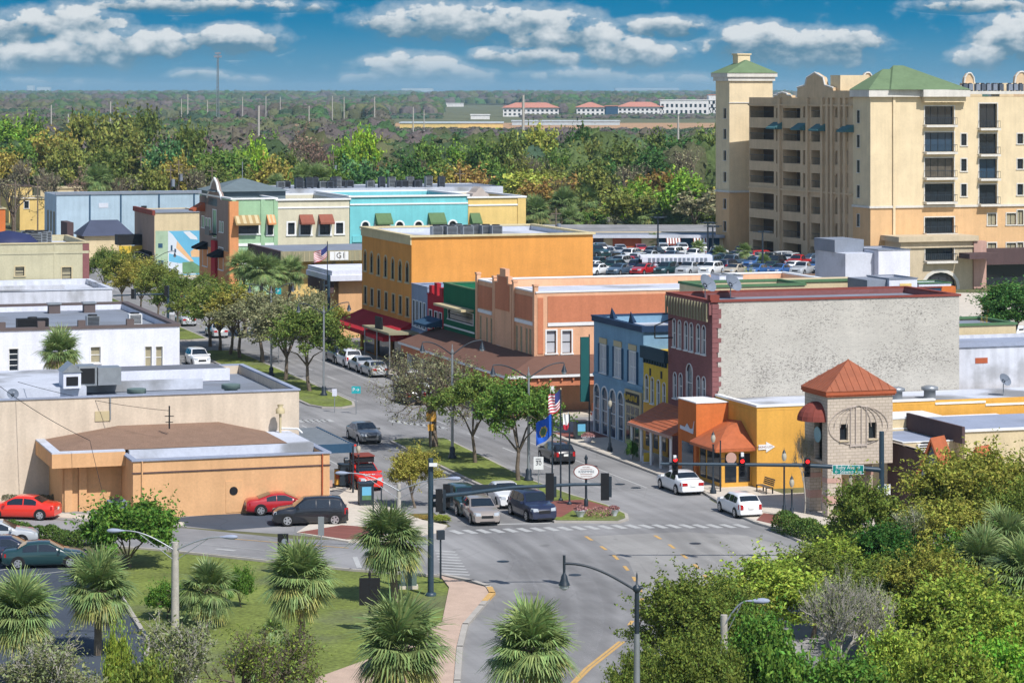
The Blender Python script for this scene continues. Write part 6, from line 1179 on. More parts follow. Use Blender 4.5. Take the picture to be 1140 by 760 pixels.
for i, (px, py, Y, r) in enumerate(((595, 236, 505, 3.4), (629, 226, 510, 3.2), (652, 224, 515, 3.2), (636, 244, 500, 2.9), (716, 240, 500, 3.4), (742, 238, 505, 3.6), (757, 245, 498, 3.2), (704, 250, 498, 2.6), (766, 238, 505, 2.8), (108, 201, 520, 3.4), (337, 196, 480, 2.4), (306, 205, 470, 2.2), (352, 200, 478, 3))):
    palm('palm among the woodland trees behind the shops and the car park', px, py, Y, r, i, 'palms in the woodland')
for i, (px, py, Y) in enumerate(((727, 265, 414), (778, 273, 395), (800, 279, 386), (828, 277, 377), (850, 289, 369))): palm('small young palm in a planted island of the car park', px, py + 2, Y, 1.3, 3, 'small palms in the car park', z0=PK)
# --- foreground and street trees
near = {}
near['oak'] = tree_mesh(21, 8, 3.6, 1.0, .2, 120, 36000, .11, .8); near['oak2'] = tree_mesh(22, 8, 3.6, 1.2, .2, 130, 38000, .10, .75)
near['leafy'] = tree_mesh(23, 8, 3.4, .6, .2, 110, 34000, .13, .75, hollow=.3, spray=.12); near['light'] = tree_mesh(24, 8, 3.4, .8, .18, 100, 24000, .12, .75, hollow=.35)
near['street'] = tree_mesh(25, 6.5, 2.9, 1.5, .14, 70, 15000, .10, .6, hollow=.3); near['street2'] = tree_mesh(26, 6.5, 2.9, 1.4, .14, 80, 15000, .10, .55, hollow=.3)
near['bare'] = bare_mesh(5, 7, 1.0, .16, 6, True, 2500, .07, 3, .2, .3); near['bare2'] = bare_mesh(8, 6, 1.1, .14, 6, True, 6000, .08, 3, .16, .2); near['bare3'] = bare_mesh(12, 6, 1.2, .12, 6, False, 5000, .08, 3, .14, .15)
near['sbare'] = bare_mesh(15, 7, 1.35, .10, 7, False, 6500, .075, 3, .10, .10)
near['bush'] = tree_mesh(27, 3.4, 2.6, .0, .1, 90, 24000, .11, .55, hollow=.45, spray=.1)
def ntree(kind, label, px, pytop, wpx, Y, col, name='tree', group=None, base=None):
    tm, cm = near[kind]; x = (px - 570) / F * Y; H = zat(pytop, Y); w = wpx / F * Y
    d0_ = {'oak': (8, 7.2), 'oak2': (8, 7.2), 'leafy': (8, 6.8), 'light': (8, 6.8), 'street': (6.5, 5.8), 'street2': (6.5, 5.8), 'bare': (7, 7), 'sbare': (7, 9.5), 'bare2': (6, 7), 'bare3': (6, 7), 'bush': (3.4, 5.2)}[kind]
    return tree(name, label, tm, cm, x, Y, col, (w / d0_[1], w / d0_[1], H / d0_[0] * (.95 if 'bare' not in kind else 1)), group)
ntree('oak2', 'spreading olive tree overhanging the road at bottom centre right', 775, 642, 140, 118, C_OLIVE)
ntree('light', 'small olive tree at the lower edge beneath the dark road lamp', 712, 722, 80, 108, C_OLIVE)
ntree('leafy', 'dense dark green tree in front of the pale wooden pole', 850, 676, 95, 106, C_GREEN)
ntree('bare', 'bare pale-barked tree of fine white twigs', 925, 625, 130, 114, C_GREY)
ntree('light', 'yellow green tree with feathery branches at lower right', 1060, 640, 160, 118, C_ACID)
ntree('oak', 'olive green tree standing behind the bare white tree', 905, 612, 110, 135, C_OLIVE)
ntree('light', 'olive tree growing right beside the copper-roofed tower', 962, 535, 90, 148, C_OLIVE)
ntree('oak', 'wide olive brown tree in front of the orange gables', 1085, 500, 150, 150, C_YEL)
ntree('leafy', 'dark green tree below the tower between olive trees', 985, 580, 80, 140, C_DARK)
ntree('bare2', 'grey mossy bare tree right of the tower hedge', 1010, 560, 100, 142, C_GREY)
ntree('leafy', 'bright green tree at the bottom right corner', 1110, 706, 130, 104, C_BRIGHT)
ntree('light', 'yellow green tree at the bottom between bare and bright trees', 1000, 700, 110, 108, C_ACID)
ntree('oak2', 'olive tree at the right edge above the palms', 1135, 540, 110, 146, C_OLIVE)
ntree('leafy', 'mid green tree at the right edge below the palms', 1075, 590, 110, 134, C_GREEN); ntree('light', 'olive yellow tree between the mossy tree and right palms', 1040, 610, 110, 128, C_YEL)
ntree('bush', 'green shrub at the bottom edge left of the bare tree', 905, 735, 110, 103, C_GREEN); ntree('light', 'olive tree behind the dark green one at bottom', 815, 665, 100, 118, C_DOL); ntree('bare3', 'brown twiggy tree at the far right among the green', 1120, 660, 90, 122, C_GREY)
ntree('bare2', 'twiggy brown shrub tree at the bottom left corner', 55, 706, 200, 108, C_GREY); ntree('bare2', 'twiggy pale shrub tree at the bottom below the lamp post', 215, 680, 190, 110, C_GREY); ntree('bare3', 'sprawling bare shrub with a few green leaves at lower left', 285, 700, 150, 112, C_OLIVE)
ntree('bush', 'small yellow green tree at the parking lot edge, bottom left', 132, 706, 36, 112, C_ACID); ntree('bush', 'olive shrub at the bottom behind the twiggy trees', 160, 735, 80, 106, C_OLIVE)
ntree('bush', 'large round dark green ficus bush beside the dark sedans', 145, 559, 112, 155, C_GREEN, 'bush'); ntree('bush', 'low dark bush against the green palm clump', 186, 650, 50, 140, C_GREEN, 'bush'); ntree('bush', 'round dark green bush on the lawn right of the palm clump', 268, 633, 30, 143, C_GREEN, 'bush'); ntree('bush', 'small low bush at the back of the lawn under the palm', 330, 714, 36, 132, C_GREEN, 'bush')
ntree('sbare', 'half bare street tree on the near median in front of the orange building', 483, 386, 165, 206.5, C_GREY); ntree('street', 'olive green oak in the middle of the near median', 529, 415, 92, 197.5, C_DOL); ntree('street2', 'dense green oak nearest the flagpoles on the median', 577, 424, 104, 188.5, C_GREEN)
ntree('light', 'small sparse yellow green tree in the corner bed behind the signal pole', 462, 500, 60, 177, C_YEL)
for i, (px, gy, top, w, c, k, lb) in enumerate(((234, 386, 322, 55, C_OLIVE, 'street', 'first'), (245, 391.7, 318, 60, C_OLIVE, 'street2', 'second'), (256, 396, 318, 60, C_DOL, 'street', 'third'), (267, 399.6, 325, 62, C_YEL, 'street2', 'fourth'), (292, 404.5, 328, 68, C_GREY, 'street', 'fifth'), (318, 425, 338, 70, C_GREY, 'street2', 'sixth'), (345, 437, 345, 66, C_DOL, 'street', 'seventh'))):
    ntree(k, f'{lb} street tree along the far median counting from the cross street', px, top - 3, w * 1.4, CH * F / (gy - HZ), c, group='median street trees')
for i, (px, top, w, c) in enumerate(((118, 276, 48, C_DOL), (136, 280, 56, C_OLIVE), (155, 287, 58, C_YEL), (176, 293, 60, C_OLIVE), (196, 306, 52, C_DOL))):
    x, y = W(58, s_on(px, 58)); ntree('street2' if i % 2 else 'street', 'olive street tree in the median row beyond the cross street', px, top, w, y, c, group='median trees beyond the cross street')
ntree('light', 'small yellow green tree by the low peach building', 377, 341, 30, 292, C_YEL); ntree('bush', 'grey green shrub in front of the bank terrace', 350, 325, 40, 296, C_GREY, 'bush'); ntree('light', 'small tree at the far end of the east pavement by the mural', 226, 305, 34, 345, C_DOL)
ntree('light', 'grey olive street tree at the far corner by the silver car', 228, 316, 45, 330, C_GREY)
ntree('leafy', 'big dark green tree at the right edge by the condominium entrance', 1128, 312, 90, 285, C_DARK); ntree('bush', 'bright green clipped planting before the condominium entrance', 1098, 359, 34, 292, C_BRIGHT, 'bush')
ntree('bare', 'thin bare street tree beside the copper-roofed tower', 896, 476, 34, 174, C_GREY); ntree('bush', 'dry reddish shrub growing on the green-edged roof', 1096, 365, 12, 214, C_ORG, 'bush')
for o in (bpy.data.objects['bush'],): pass
ntree('bush', 'shrub in a pot on the east pavement by the white posts', 704, 491, 15, 199, C_DARK, 'bush'); ntree('bush', 'round yellow green bush on the corner bed by the wagon', 492, 573, 20, 171, C_ACID, 'bush'); ntree('bush', 'low reddish shrub on the corner bed behind the palm', 468, 574, 34, 173, C_ORG, 'bush')
for a in (('light', 'broad yellow green tree covering the road edge at lower right', 860, 622, 150, 128, C_ACID), ('oak', 'olive tree between the pale wooden pole and the acid green one', 800, 655, 120, 122, C_YEL), ('light', 'yellow green tree behind the bare white tree by the road', 935, 600, 120, 140, C_ACID),
          ('oak2', 'dense olive tree filling the lower right middle ground', 1010, 625, 150, 130, C_OLIVE), ('light', 'broad acid green tree at the lower right edge', 1120, 665, 150, 112, C_ACID), ('leafy', 'dark green undergrowth tree at the bottom below the acid green one', 945, 725, 130, 100, C_GREEN), ('light', 'bright feathery tree in the bottom right corner group', 1060, 715, 140, 98, C_ACID), ('oak', 'olive brown tree right of the mossy bare tree', 1060, 555, 130, 143, C_YEL), ('oak2', 'olive tree at the bottom edge right of the road lamp', 778, 708, 120, 103, C_OLIVE), ('oak', 'olive tree at the right edge beneath the orange gables', 1120, 515, 110, 155, C_OLIVE), ('bare', 'second bare white tree just right of the first', 965, 640, 110, 116, C_GREY), ('light', 'acid green tree above the glimpsed white cars', 1000, 600, 110, 146, C_ACID)): ntree(*a)
def hedge(label, pts, h, w, col, n=9000, ls=.07):
    rng = np.random.default_rng(int(h * 100 + len(pts) + n)); P = np.array([G(*p) for p in pts]); o0 = P[0]; seg = np.linalg.norm(np.diff(P, axis=0), axis=1); cs = np.r_[0, np.cumsum(seg)]
    t = rng.uniform(0, cs[-1], n); x = np.interp(t, cs, P[:, 0]) - o0[0]; y = np.interp(t, cs, P[:, 1]) - o0[1]
    hh = h * (1 + .12 * np.sin(t * 2.1) + .08 * np.sin(t * 5.3)); a = rng.uniform(0, np.pi, n); r = np.sqrt(rng.uniform(.55, 1, n))
    off = np.cos(a) * r * w / 2; z = np.abs(np.sin(a)) ** .6 * hh * r; d = np.gradient(P, axis=0); dx, dy = P[-1] - P[0]; L = math.hypot(dx, dy); nx_, ny_ = -dy / L, dx / L
    c = np.stack([x + nx_ * off, y + ny_ * off, z], 1); v = leafq(c, rng, ls); e = thing('hedge', label, 'hedge', (o0[0], o0[1], 0)); link('foliage', npmesh('foliage', v, np.arange(len(v)).reshape(-1, 4), M['leaf']), e, color=(*desat(col), 1)); return e
hedge('long clipped hedge between the parking lot and the cross street', [(8, 596), (50, 602), (100, 610)], .9, 1.3, C_GREEN); hedge('rounded dark hedge along the kerb below the copper-roofed tower', [(870, 590), (895, 599), (940, 612)], 1.15, 1.6, C_GREEN, 12000)
hedge('strip of dry weeds along the cream wall behind the red sedan', [(2, 560), (40, 558), (62, 560)], .5, .6, C_GREY, 1500)
# --- woodland behind the town
wood = [tree_mesh(40 + i, 12, 5, 2.5, .3, 46, 3600, .42, 1.35, hollow=.45) for i in range(5)]; wbare = [bare_mesh(60 + i, 12, 1.0, .28, 5, False, 700, .22, 3, .22, .25) for i in range(3)]
region = lambda px: 'beyond the pale blue warehouse' if px < 225 else ('behind the mint and cream shop row' if px < 390 else ('behind the turquoise building' if px < 590 else 'behind the car park left of the condominium'))
kindn = {C_OLIVE: 'olive', C_DOL: 'dark olive', C_GREEN: 'mid green', C_DARK: 'dark green', C_LIME: 'bright lime green', C_YEL: 'yellow olive', C_ORG: 'orange brown', C_GREY: 'grey bare', C_TEAL: 'blue green', C_PURP: 'reddish bare', C_BRIGHT: 'bright green', C_ACID: 'yellow green'}
def wtree(px, top, w, Y, col, i, bare=False, lab=None):
    x = (px - 570) / F * Y; H = max(4, zat(top, Y)); wm = w / F * Y
    tm, cm = (wbare[i % 3] if bare else wood[i % 5]); k = (wm / 11, wm / 11, H / 12.6)
    word = 'with bare twigs' if bare else 'in full leaf'
    return tree('woodland_tree', lab or f'{kindn[col]} woodland tree {word} {region(px)}', tm, cm, x, Y, col, k, 'woodland trees behind the town')
WT = [(95, 127, 50, 620, C_OLIVE), (60, 150, 62, 610, C_YEL), (132, 131, 60, 640, C_OLIVE), (160, 128, 52, 665, C_DOL), (75, 160, 55, 590, C_OLIVE), (148, 160, 62, 570, C_OLIVE), (118, 168, 55, 560, C_DOL), (184, 160, 56, 565, C_TEAL), (12, 138, 58, 710, C_BRIGHT), (34, 133, 44, 760, C_GREEN), (20, 160, 50, 600, C_GREEN), (210, 142, 46, 600, C_DOL), (196, 176, 44, 560, C_YEL), (0, 170, 60, 590, C_YEL), (170, 188, 44, 530, C_OLIVE),
      (240, 168, 60, 560, C_GREEN), (262, 170, 50, 575, C_GREEN), (285, 158, 34, 590, C_LIME), (236, 185, 50, 530, C_DOL), (302, 182, 62, 500, C_YEL), (405, 144, 34, 605, C_LIME), (385, 160, 36, 590, C_BRIGHT), (392, 180, 56, 520, C_TEAL), (372, 190, 44, 505, C_GREEN), (455, 178, 58, 520, C_DARK), (476, 158, 38, 610, C_GREEN), (430, 190, 40, 530, C_ORG), (268, 196, 44, 480, C_OLIVE), (330, 200, 36, 490, C_GREEN), (415, 200, 40, 500, C_DARK), (320, 170, 40, 560, C_DOL),
      (600, 144, 50, 650, C_ACID), (645, 144, 40, 650, C_DARK), (565, 154, 48, 620, C_DOL), (505, 166, 42, 640, C_BRIGHT), (509, 150, 12, 660, C_DARK), (536, 160, 44, 620, C_GREEN), (520, 186, 54, 540, C_ORG), (548, 182, 50, 560, C_GREEN), (575, 178, 40, 570, C_OLIVE), (590, 192, 70, 540, C_ACID), (640, 200, 56, 530, C_ORG), (598, 205, 60, 525, C_ORG), (690, 162, 60, 610, C_DOL), (720, 172, 60, 590, C_DARK), (755, 155, 60, 640, C_DARK), (792, 148, 50, 660, C_DOL), (670, 182, 60, 575, C_DARK), (706, 205, 50, 520, C_BRIGHT), (775, 212, 80, 515, C_YEL), (742, 212, 54, 520, C_OLIVE), (685, 226, 34, 510, C_LIME), (628, 215, 44, 515, C_OLIVE), (660, 236, 40, 505, C_GREEN), (730, 228, 50, 512, C_OLIVE), (790, 235, 40, 505, C_DOL), (655, 160, 46, 630, C_OLIVE), (620, 168, 44, 610, C_GREEN), (735, 150, 40, 670, C_DOL), (490, 190, 44, 540, C_GREEN), (560, 210, 44, 520, C_OLIVE), (612, 188, 40, 560, C_OLIVE)]
for i, (px, t_, w, Y, c) in enumerate(WT): wtree(px, t_, w, Y, c, i)
WB = [(30, 172, 62, 560, C_GREY), (62, 186, 60, 530, C_GREY), (100, 180, 60, 545, C_PURP), (130, 192, 62, 520, C_GREY), (15, 195, 50, 520, C_GREY), (160, 200, 40, 510, C_GREY), (214, 182, 60, 520, C_GREY), (230, 150, 50, 640, C_PURP), (345, 131, 78, 625, C_PURP), (330, 160, 50, 580, C_GREY), (362, 158, 50, 600, C_PURP), (442, 158, 50, 640, C_GREY), (465, 170, 46, 570, C_GREY), (598, 168, 56, 590, C_GREY), (612, 180, 50, 570, C_GREY), (765, 160, 62, 600, C_GREY), (738, 190, 44, 560, C_PURP), (768, 198, 60, 545, C_GREY), (700, 178, 60, 560, C_GREY), (580, 165, 50, 640, C_PURP)]
for i, (px, t_, w, Y, c) in enumerate(WB): wtree(px, t_, w, Y, c, i, True, 'big reddish bare tree standing above all others behind the shop row' if px == 345 else None)
rg = random.Random(12); pal = [C_OLIVE, C_DOL, C_GREEN, C_DARK, C_YEL, C_TEAL, C_OLIVE, C_GREY, C_GREEN, C_ORG, C_BRIGHT]
for i in range(115):
    px = rg.uniform(-20, 815); Y = rg.uniform(485, 900) if px > 225 else rg.uniform(600, 900); top = {0: 0}.get(1, HZ + (CH - rg.uniform(8, 13)) * F / Y); 
    wtree(px, top, rg.uniform(7, 12) / Y * F, Y, rg.choice(pal), i, rg.random() < .22)
# --- far forest: one mass of crowns to the horizon
mf = bpy.data.materials.new('far_foliage'); mf.use_nodes = True; b = NB(mf.node_tree); p = mf.node_tree.nodes['Principled BSDF']; p.inputs['Roughness'].default_value = .8; p.inputs['Specular IOR Level'].default_value = .1
at = b.n('ShaderNodeAttribute'); at.attribute_name = 'tint'; g_ = b.n('ShaderNodeNewGeometry'); tcf = b.n('ShaderNodeTexCoord'); nzf = b.n('ShaderNodeTexNoise'); nzf.inputs['Scale'].default_value = .35; nzf.inputs['Detail'].default_value = 4; mf.node_tree.links.new(tcf.outputs['Object'], nzf.inputs[0]); bpf = b.n('ShaderNodeBump'); bpf.inputs['Strength'].default_value = 1; bpf.inputs['Distance'].default_value = 1.6; mf.node_tree.links.new(nzf.outputs[0], bpf.inputs['Height']); mf.node_tree.links.new(bpf.outputs[0], p.inputs['Normal'])
vm = b.n('ShaderNodeVectorMath', operation='SCALE'); mf.node_tree.links.new(at.outputs[0], vm.inputs[0]); b.put(vm.inputs['Scale'], b.m('ADD', b.m('MULTIPLY', g_.outputs['Random Per Island'], .3), 1.2)); mf.node_tree.links.new(vm.outputs[0], p.inputs['Base Color'])
rng = np.random.default_rng(5); cen = []; Y = 620.0
FP = np.array([(.065, .09, .03), (.045, .07, .03), (.08, .085, .04), (.085, .075, .055), (.085, .07, .065), (.045, .09, .03), (.06, .075, .04), (.035, .06, .035)])
while Y < 14000:
    half = 620 / F * Y; sp = 9 * max(1, Y / 2600) ; n = int(2 * half / sp); xs = rng.uniform(-half, half, n); ys = Y + rng.uniform(-.5, .5, n) * sp * 2
    px = 570 + xs / ys * F; keep = np.ones(n, bool)
    if Y < 900: keep &= ~((px > 225) & (px < 900) & (rng.random(n) < .4))
    low = (px > 430) & (px < 830) & (ys > 1050) & (ys < 2850)
    keep &= ~((px > 425) & (px < 800) & (ys > 1780) & (ys < 2500))
    hgt = np.where(low, rng.uniform(1.5, 3.0, n), rng.uniform(7, 12, n) + np.clip((ys - 3000) / 3000, 0, 1) * 3)
    for (a, c, y0, y1) in ((240, 318, 1640, 1990), (360, 410, 1500, 2080), (160, 216, 1500, 2400), (490, 580, 2300, 4800)): keep &= ~((px > a) & (px < c) & (ys > y0) & (ys < y1))
    cen.append(np.stack([xs, ys, hgt], 1)[keep]); Y += sp * (1.05 if Y < 1500 else 1.7) * max(1, Y / 4000)
cen = np.concatenate(cen); n = len(cen); fl = np.where(cen[:, 1] < 1400, 70, np.where(cen[:, 1] < 3500, 30, 14))
ph = np.sin(cen[:, 0] / 90 + cen[:, 1] / 170) + np.sin(cen[:, 0] / 37 - cen[:, 1] / 300) * .7 + np.sin(cen[:, 1] / 130) * .6; ti = (np.clip((ph + 2) / 4, 0, .999) * 8).astype(int); ti = np.where(rng.random(n) < .35, rng.integers(0, 8, n), ti)
cc = FP[ti] * rng.uniform(.8, 1.25, n)[:, None]
tall = np.sin(cen[:, 0] / 210 + 1.3) * np.sin(cen[:, 1] / 260) > .35; cen[:, 2] = np.where(tall & (cen[:, 2] > 4), cen[:, 2] * 1.55, cen[:, 2])
crown_r = np.where(cen[:, 1] < 2600, 5.6, 5.6 * cen[:, 1] / 2600) * rng.uniform(.7, 1.35, n) * np.where(cen[:, 2] < 4, .6, 1)
# rounded crowns: lumpy domes with soft shading
RN, RK = 9, 4; tv = []
for k_ in range(RK):
    a_ = [0.0, .42, .85, 1.25][k_]
    for q_ in range(RN): tv.append((math.cos(2 * math.pi * (q_ + .5 * (k_ % 2)) / RN) * math.cos(a_) * (1.0 if k_ else .92), math.sin(2 * math.pi * (q_ + .5 * (k_ % 2)) / RN) * math.cos(a_) * (1.0 if k_ else .92), math.sin(a_) if k_ else -.45))
tv.append((0, 0, 1.0)); tv = np.array(tv); TV = len(tv); tf = [(k_ * RN + q_, k_ * RN + (q_ + 1) % RN, (k_ + 1) * RN + (q_ + 1) % RN, (k_ + 1) * RN + q_) for k_ in range(RK - 1) for q_ in range(RN)] + [((RK - 1) * RN + q_, (RK - 1) * RN + (q_ + 1) % RN, TV - 1, TV - 1) for q_ in range(RN)]
tri = []
for f_ in tf: tri += [(f_[0], f_[1], f_[2])] + ([(f_[0], f_[2], f_[3])] if f_[2] != f_[3] else [])
tri = np.array(tri); j_ = 1 + rng.normal(size=(n, TV, 1)) * .13; V3 = tv[None] * j_ * np.stack([crown_r, crown_r, np.minimum(cen[:, 2] * .55, crown_r)], 1)[:, None, :] + np.stack([cen[:, 0], cen[:, 1], cen[:, 2] * .5], 1)[:, None, :]
T3 = (tri[None] + (np.arange(n) * TV)[:, None, None]).reshape(-1, 3); cols = np.ones((n * TV, 4)); cols[:, :3] = np.repeat(cc, TV, axis=0)
fm_ = npmesh('forest', V3.reshape(-1, 3), T3, mf, cols); fm_.polygons.foreach_set('use_smooth', np.ones(len(T3), bool))
link('forest', fm_, None, label='far mixed woodland stretching to the flat horizon', category='forest', kind='stuff')
# loose leaves on the nearer crowns break their outline
nr = np.where(cen[:, 1] < 2000)[0]; idx = np.repeat(nr, 46); d = rng.normal(size=(len(idx), 3)); d /= np.linalg.norm(d, axis=1)[:, None]; d[:, 2] = np.abs(d[:, 2])
c = np.stack([cen[idx, 0] + d[:, 0] * crown_r[idx] * 1.05, cen[idx, 1] + d[:, 1] * crown_r[idx] * 1.05, cen[idx, 2] * .5 + d[:, 2] * np.minimum(cen[idx, 2] * .55, crown_r[idx]) * rng.uniform(.95, 1.18, len(idx))], 1)
v = leafq(c, rng, .75, 1.2); cols = np.ones((len(v), 4)); cols[:, :3] = np.repeat(cc[idx], 4, axis=0)
link('forest_leaves', npmesh('forest_leaves', v, np.arange(len(v)).reshape(-1, 4), mf, cols), None, label='loose outer foliage of the nearer far woodland', category='forest', kind='stuff')
# ---------------------------------------------------------------- haze: the air over the plain
hm = bpy.data.materials.new('haze'); hm.use_nodes = True; hm.node_tree.nodes.clear(); b = NB(hm.node_tree); pv = b.n('ShaderNodeVolumePrincipled'); pv.inputs['Color'].default_value = (.48, .74, .92, 1); pv.inputs['Density'].default_value = 6.5e-5; pv.inputs['Anisotropy'].default_value = 0
oo = b.n('ShaderNodeOutputMaterial'); hm.node_tree.links.new(pv.outputs[0], oo.inputs['Volume'])
MB().box(-9000, -60, -1, 9000, 16500, 62).build('haze', hm, kind='stuff', label='thin blue haze lying over the plain', category='haze')
# ---------------------------------------------------------------- cars
mk('car_paint', (.5, .5, .5), .28, 0, objcol=True, spec=.5, coat=.8); mk('car_glass', (.012, .018, .025), .03, 0, spec=.8, coat=.5); mk('tyre', (.015, .015, .015), .85, 0); mk('rim', (.55, .56, .58), .3, 0, metal=.7); mk('tail', (.4, .01, .012), .25, 0, coat=.6); mk('headlamp', (.42, .45, .48), .12, 0, coat=1, spec=.8); mk('plate', (.75, .76, .72), .5, 0); mk('black_trim', (.02, .02, .022), .5, 0); mk('car_mix', (.1, .1, .1), .3, 0)
KINDC = {  # L, W, H, belt, wheel r, outline (x rel, z rel), (rear glass x0,x1), (windscreen x0,x1), side glass spans
 'sedan': (4.75, 1.82, 1.45, .63, .33, [(0, .56), (.015, .66), (.05, .70), (.16, .725), (.30, .965), (.42, 1.0), (.55, .985), (.73, .69), (.92, .60), (.985, .50), (1, .42)], (.175, .29), (.56, .72), [(.245, .415), (.43, .64)], (.19, .80)),
 'hatch': (4.2, 1.72, 1.47, .62, .31, [(0, .54), (.015, .66), (.06, .74), (.15, .95), (.3, 1.0), (.55, .985), (.74, .68), (.93, .58), (.985, .48), (1, .4)], (.06, .14), (.565, .73), [(.13, .25), (.26, .42), (.435, .66)], (.18, .81)),
 'suv': (4.65, 1.86, 1.72, .60, .37, [(0, .52), (.01, .60), (.03, .68), (.09, .945), (.2, .99), (.4, 1.0), (.58, .975), (.73, .66), (.92, .59), (.985, .49), (1, .4)], (.035, .085), (.595, .72), [(.10, .24), (.255, .42), (.435, .66)], (.18, .81)),
 'wagon': (5.0, 1.83, 1.48, .61, .33, [(0, .52), (.01, .62), (.03, .70), (.09, .93), (.2, .985), (.4, 1.0), (.55, .98), (.72, .68), (.92, .60), (.985, .5), (1, .42)], (.035, .085), (.565, .71), [(.09, .235), (.25, .41), (.425, .63)], (.19, .81)),
 'pickup': (5.3, 1.9, 1.75, .60, .38, [(0, .58), (.008, .61), (.20, .62), (.375, .625), (.39, .94), (.45, 1.0), (.56, .98), (.68, .67), (.92, .60), (.985, .5), (1, .4)], (.377, .392), (.57, .67), [(.40, .475), (.485, .62)], (.19, .80)),
 'coupe': (4.7, 1.85, 1.36, .64, .34, [(0, .6), (.02, .70), (.06, .74), (.15, .76), (.34, .97), (.44, 1.0), (.52, .985), (.71, .70), (.92, .60), (.985, .5), (1, .42)], (.17, .33), (.53, .70), [(.27, .40), (.41, .62)], (.19, .80))}
CARS = {}
def car_meshes(kind):
    if kind in CARS: return CARS[kind]
    L, Wd, H, belt, wr, prof, rg_, ws, sides, wx = KINDC[kind]; xs_ = np.array([p[0] for p in prof]); zs_ = np.array([p[1] for p in prof])
    def zt(x): return float(np.interp(x, xs_, zs_)) * H
    def hw(x): q = abs(2 * x - 1); return Wd / 2 * (1 - .04 * q ** 2 - .11 * q ** 9)
    def zl(x): return .19 + .07 * abs(2 * x - 1) ** 8
    def sec(x):
        w = hw(x); t = zt(x); zb = belt * H; g = t > zb + .05; zsh = min(zb, t - .05)
        wu = w * .965 - (.34 * (t - zb) if g else 0)
        return [(0, zl(x)), (w * .9, zl(x)), (w * .985, zl(x) + .1), (w, .40 * H), (w * .975, zsh), (wu if g else w * .95, t - (.055 if g else .02)), (wu - .11 if g else w * .84, t), (0, t + .018)]
    st_ = sorted(set(list(np.linspace(0, 1, 25)) + list(xs_) + list(rg_) + list(ws))); X = lambda x: (x - .5) * L
    mb = MB(); rows = []
    for x in st_:
        s_ = sec(x); full = [(X(x), y, z) for y, z in s_] + [(X(x), -y, z) for y, z in s_[-2:0:-1]]; rows.append(full)
    k = len(rows[0]); vs = [v for r in rows for v in r]
    fs = [(i * k + j, i * k + (j + 1) % k, (i + 1) * k + (j + 1) % k, (i + 1) * k + j) for i in range(len(rows) - 1) for j in range(k)]
    mb.add(vs, fs, 0, True); mb.add(rows[0], [tuple(range(k))]); mb.add(rows[-1], [tuple(range(k))[::-1]])
    mb.box(X(0) - .03, -hw(0) * .93, .3, X(0) + .02, hw(0) * .93, .36, 0)
    P = {}
    def sidepoly(x0, x1, sg, off=.012):
        n = 6; lo = []; hi = []
        for i in range(n + 1):
            x = x0 + (x1 - x0) * i / n; s_ = sec(x); a, b_ = s_[4], s_[5]
            lo.append((X(x), sg * (a[0] + (b_[0] - a[0]) * .1 + off), a[1] + (b_[1] - a[1]) * .1)); hi.append((X(x), sg * (a[0] + (b_[0] - a[0]) * .9 + off), a[1] + (b_[1] - a[1]) * .9))
        m_ = MB(); m_.add(lo + hi, [(i, i + 1, n + 2 + i, n + 1 + i) for i in range(n)]); return m_
    def toppoly(x0, x1, off=.014):
        n = 3; m_ = MB(); vs = []; dz = 1 if zt(x1) > zt(x0) else -1
        for i in range(n + 1):
            x = x0 + (x1 - x0) * i / n; s_ = sec(x); y = s_[6][0] + .02
            vs += [(X(x) - dz * off, y, s_[6][1] + off * .6), (X(x) - dz * off, y * .5, s_[7][1] + off * .6 - .004), (X(x) - dz * off, 0, s_[7][1] + off * .6), (X(x) - dz * off, -y * .5, s_[7][1] + off * .6 - .004), (X(x) - dz * off, -y, s_[6][1] + off * .6)]
        m_.add(vs, [(i * 5 + j, i * 5 + j + 1, i * 5 + 5 + j + 1, i * 5 + 5 + j) for i in range(n) for j in range(4)], 0, True); return m_
    parts = [('windscreen', toppoly(*ws), 'car_glass'), ('rear_window', toppoly(*rg_), 'car_glass')]
    for a, b_ in sides:
        for sg in (-1, 1): parts.append(('side_window', sidepoly(a, b_, sg), 'car_glass'))
    for sg in (-1, 1):
        w0 = hw(.985); m_ = MB(); a = .47 if kind != 'suv' else .45; z0, z1 = a * H - .02, a * H + .13
        m_.add([(X(.955), sg * (hw(.955) * .995 + .012), z0), (X(.998) + .01, sg * w0 * .9, z0 - .02), (X(1) + .015, sg * w0 * .52, z0 - .03), (X(.955), sg * (hw(.955) * .97 + .0), z1 + .03), (X(.985) + .012, sg * w0 * .88, z1 - .0), (X(.99) + .015, sg * w0 * .52, z1 - .01)], [(0, 1, 4, 3), (1, 2, 5, 4), (3, 4, 5)]); parts.append(('headlight', m_, 'headlamp'))
        w0 = hw(.0); m_ = MB(); z0, z1 = (.46 * H, .60 * H) if kind in ('sedan', 'coupe') else ((.40 * H, .62 * H) if kind != 'wagon' else (.42 * H, .58 * H)); wi = .5 if kind in ('sedan', 'coupe') else .72
        m_.add([(X(.05), sg * (hw(.05) + .012), z0), (X(0) - .02, sg * w0 * .97, z0), (X(0) - .022, sg * w0 * wi, z0 + .01), (X(.05), sg * (hw(.05) * .985 + .012), z1), (X(.004) - .02, sg * w0 * .96, z1), (X(.004) - .022, sg * w0 * wi, z1)], [(0, 1, 4, 3), (1, 2, 5, 4), (3, 4, 5)]); parts.append(('tail_light', m_, 'tail'))
        m_ = MB(); xm = ws[1] - .045; m_.box(X(xm) - .06, min(sg * (hw(xm) * .93), sg * (hw(xm) + .17)), belt * H + .02, X(xm) + .05, max(sg * (hw(xm) * .93), sg * (hw(xm) + .17)), belt * H + .15); parts.append(('wing_mirror', m_, 'car_paint'))
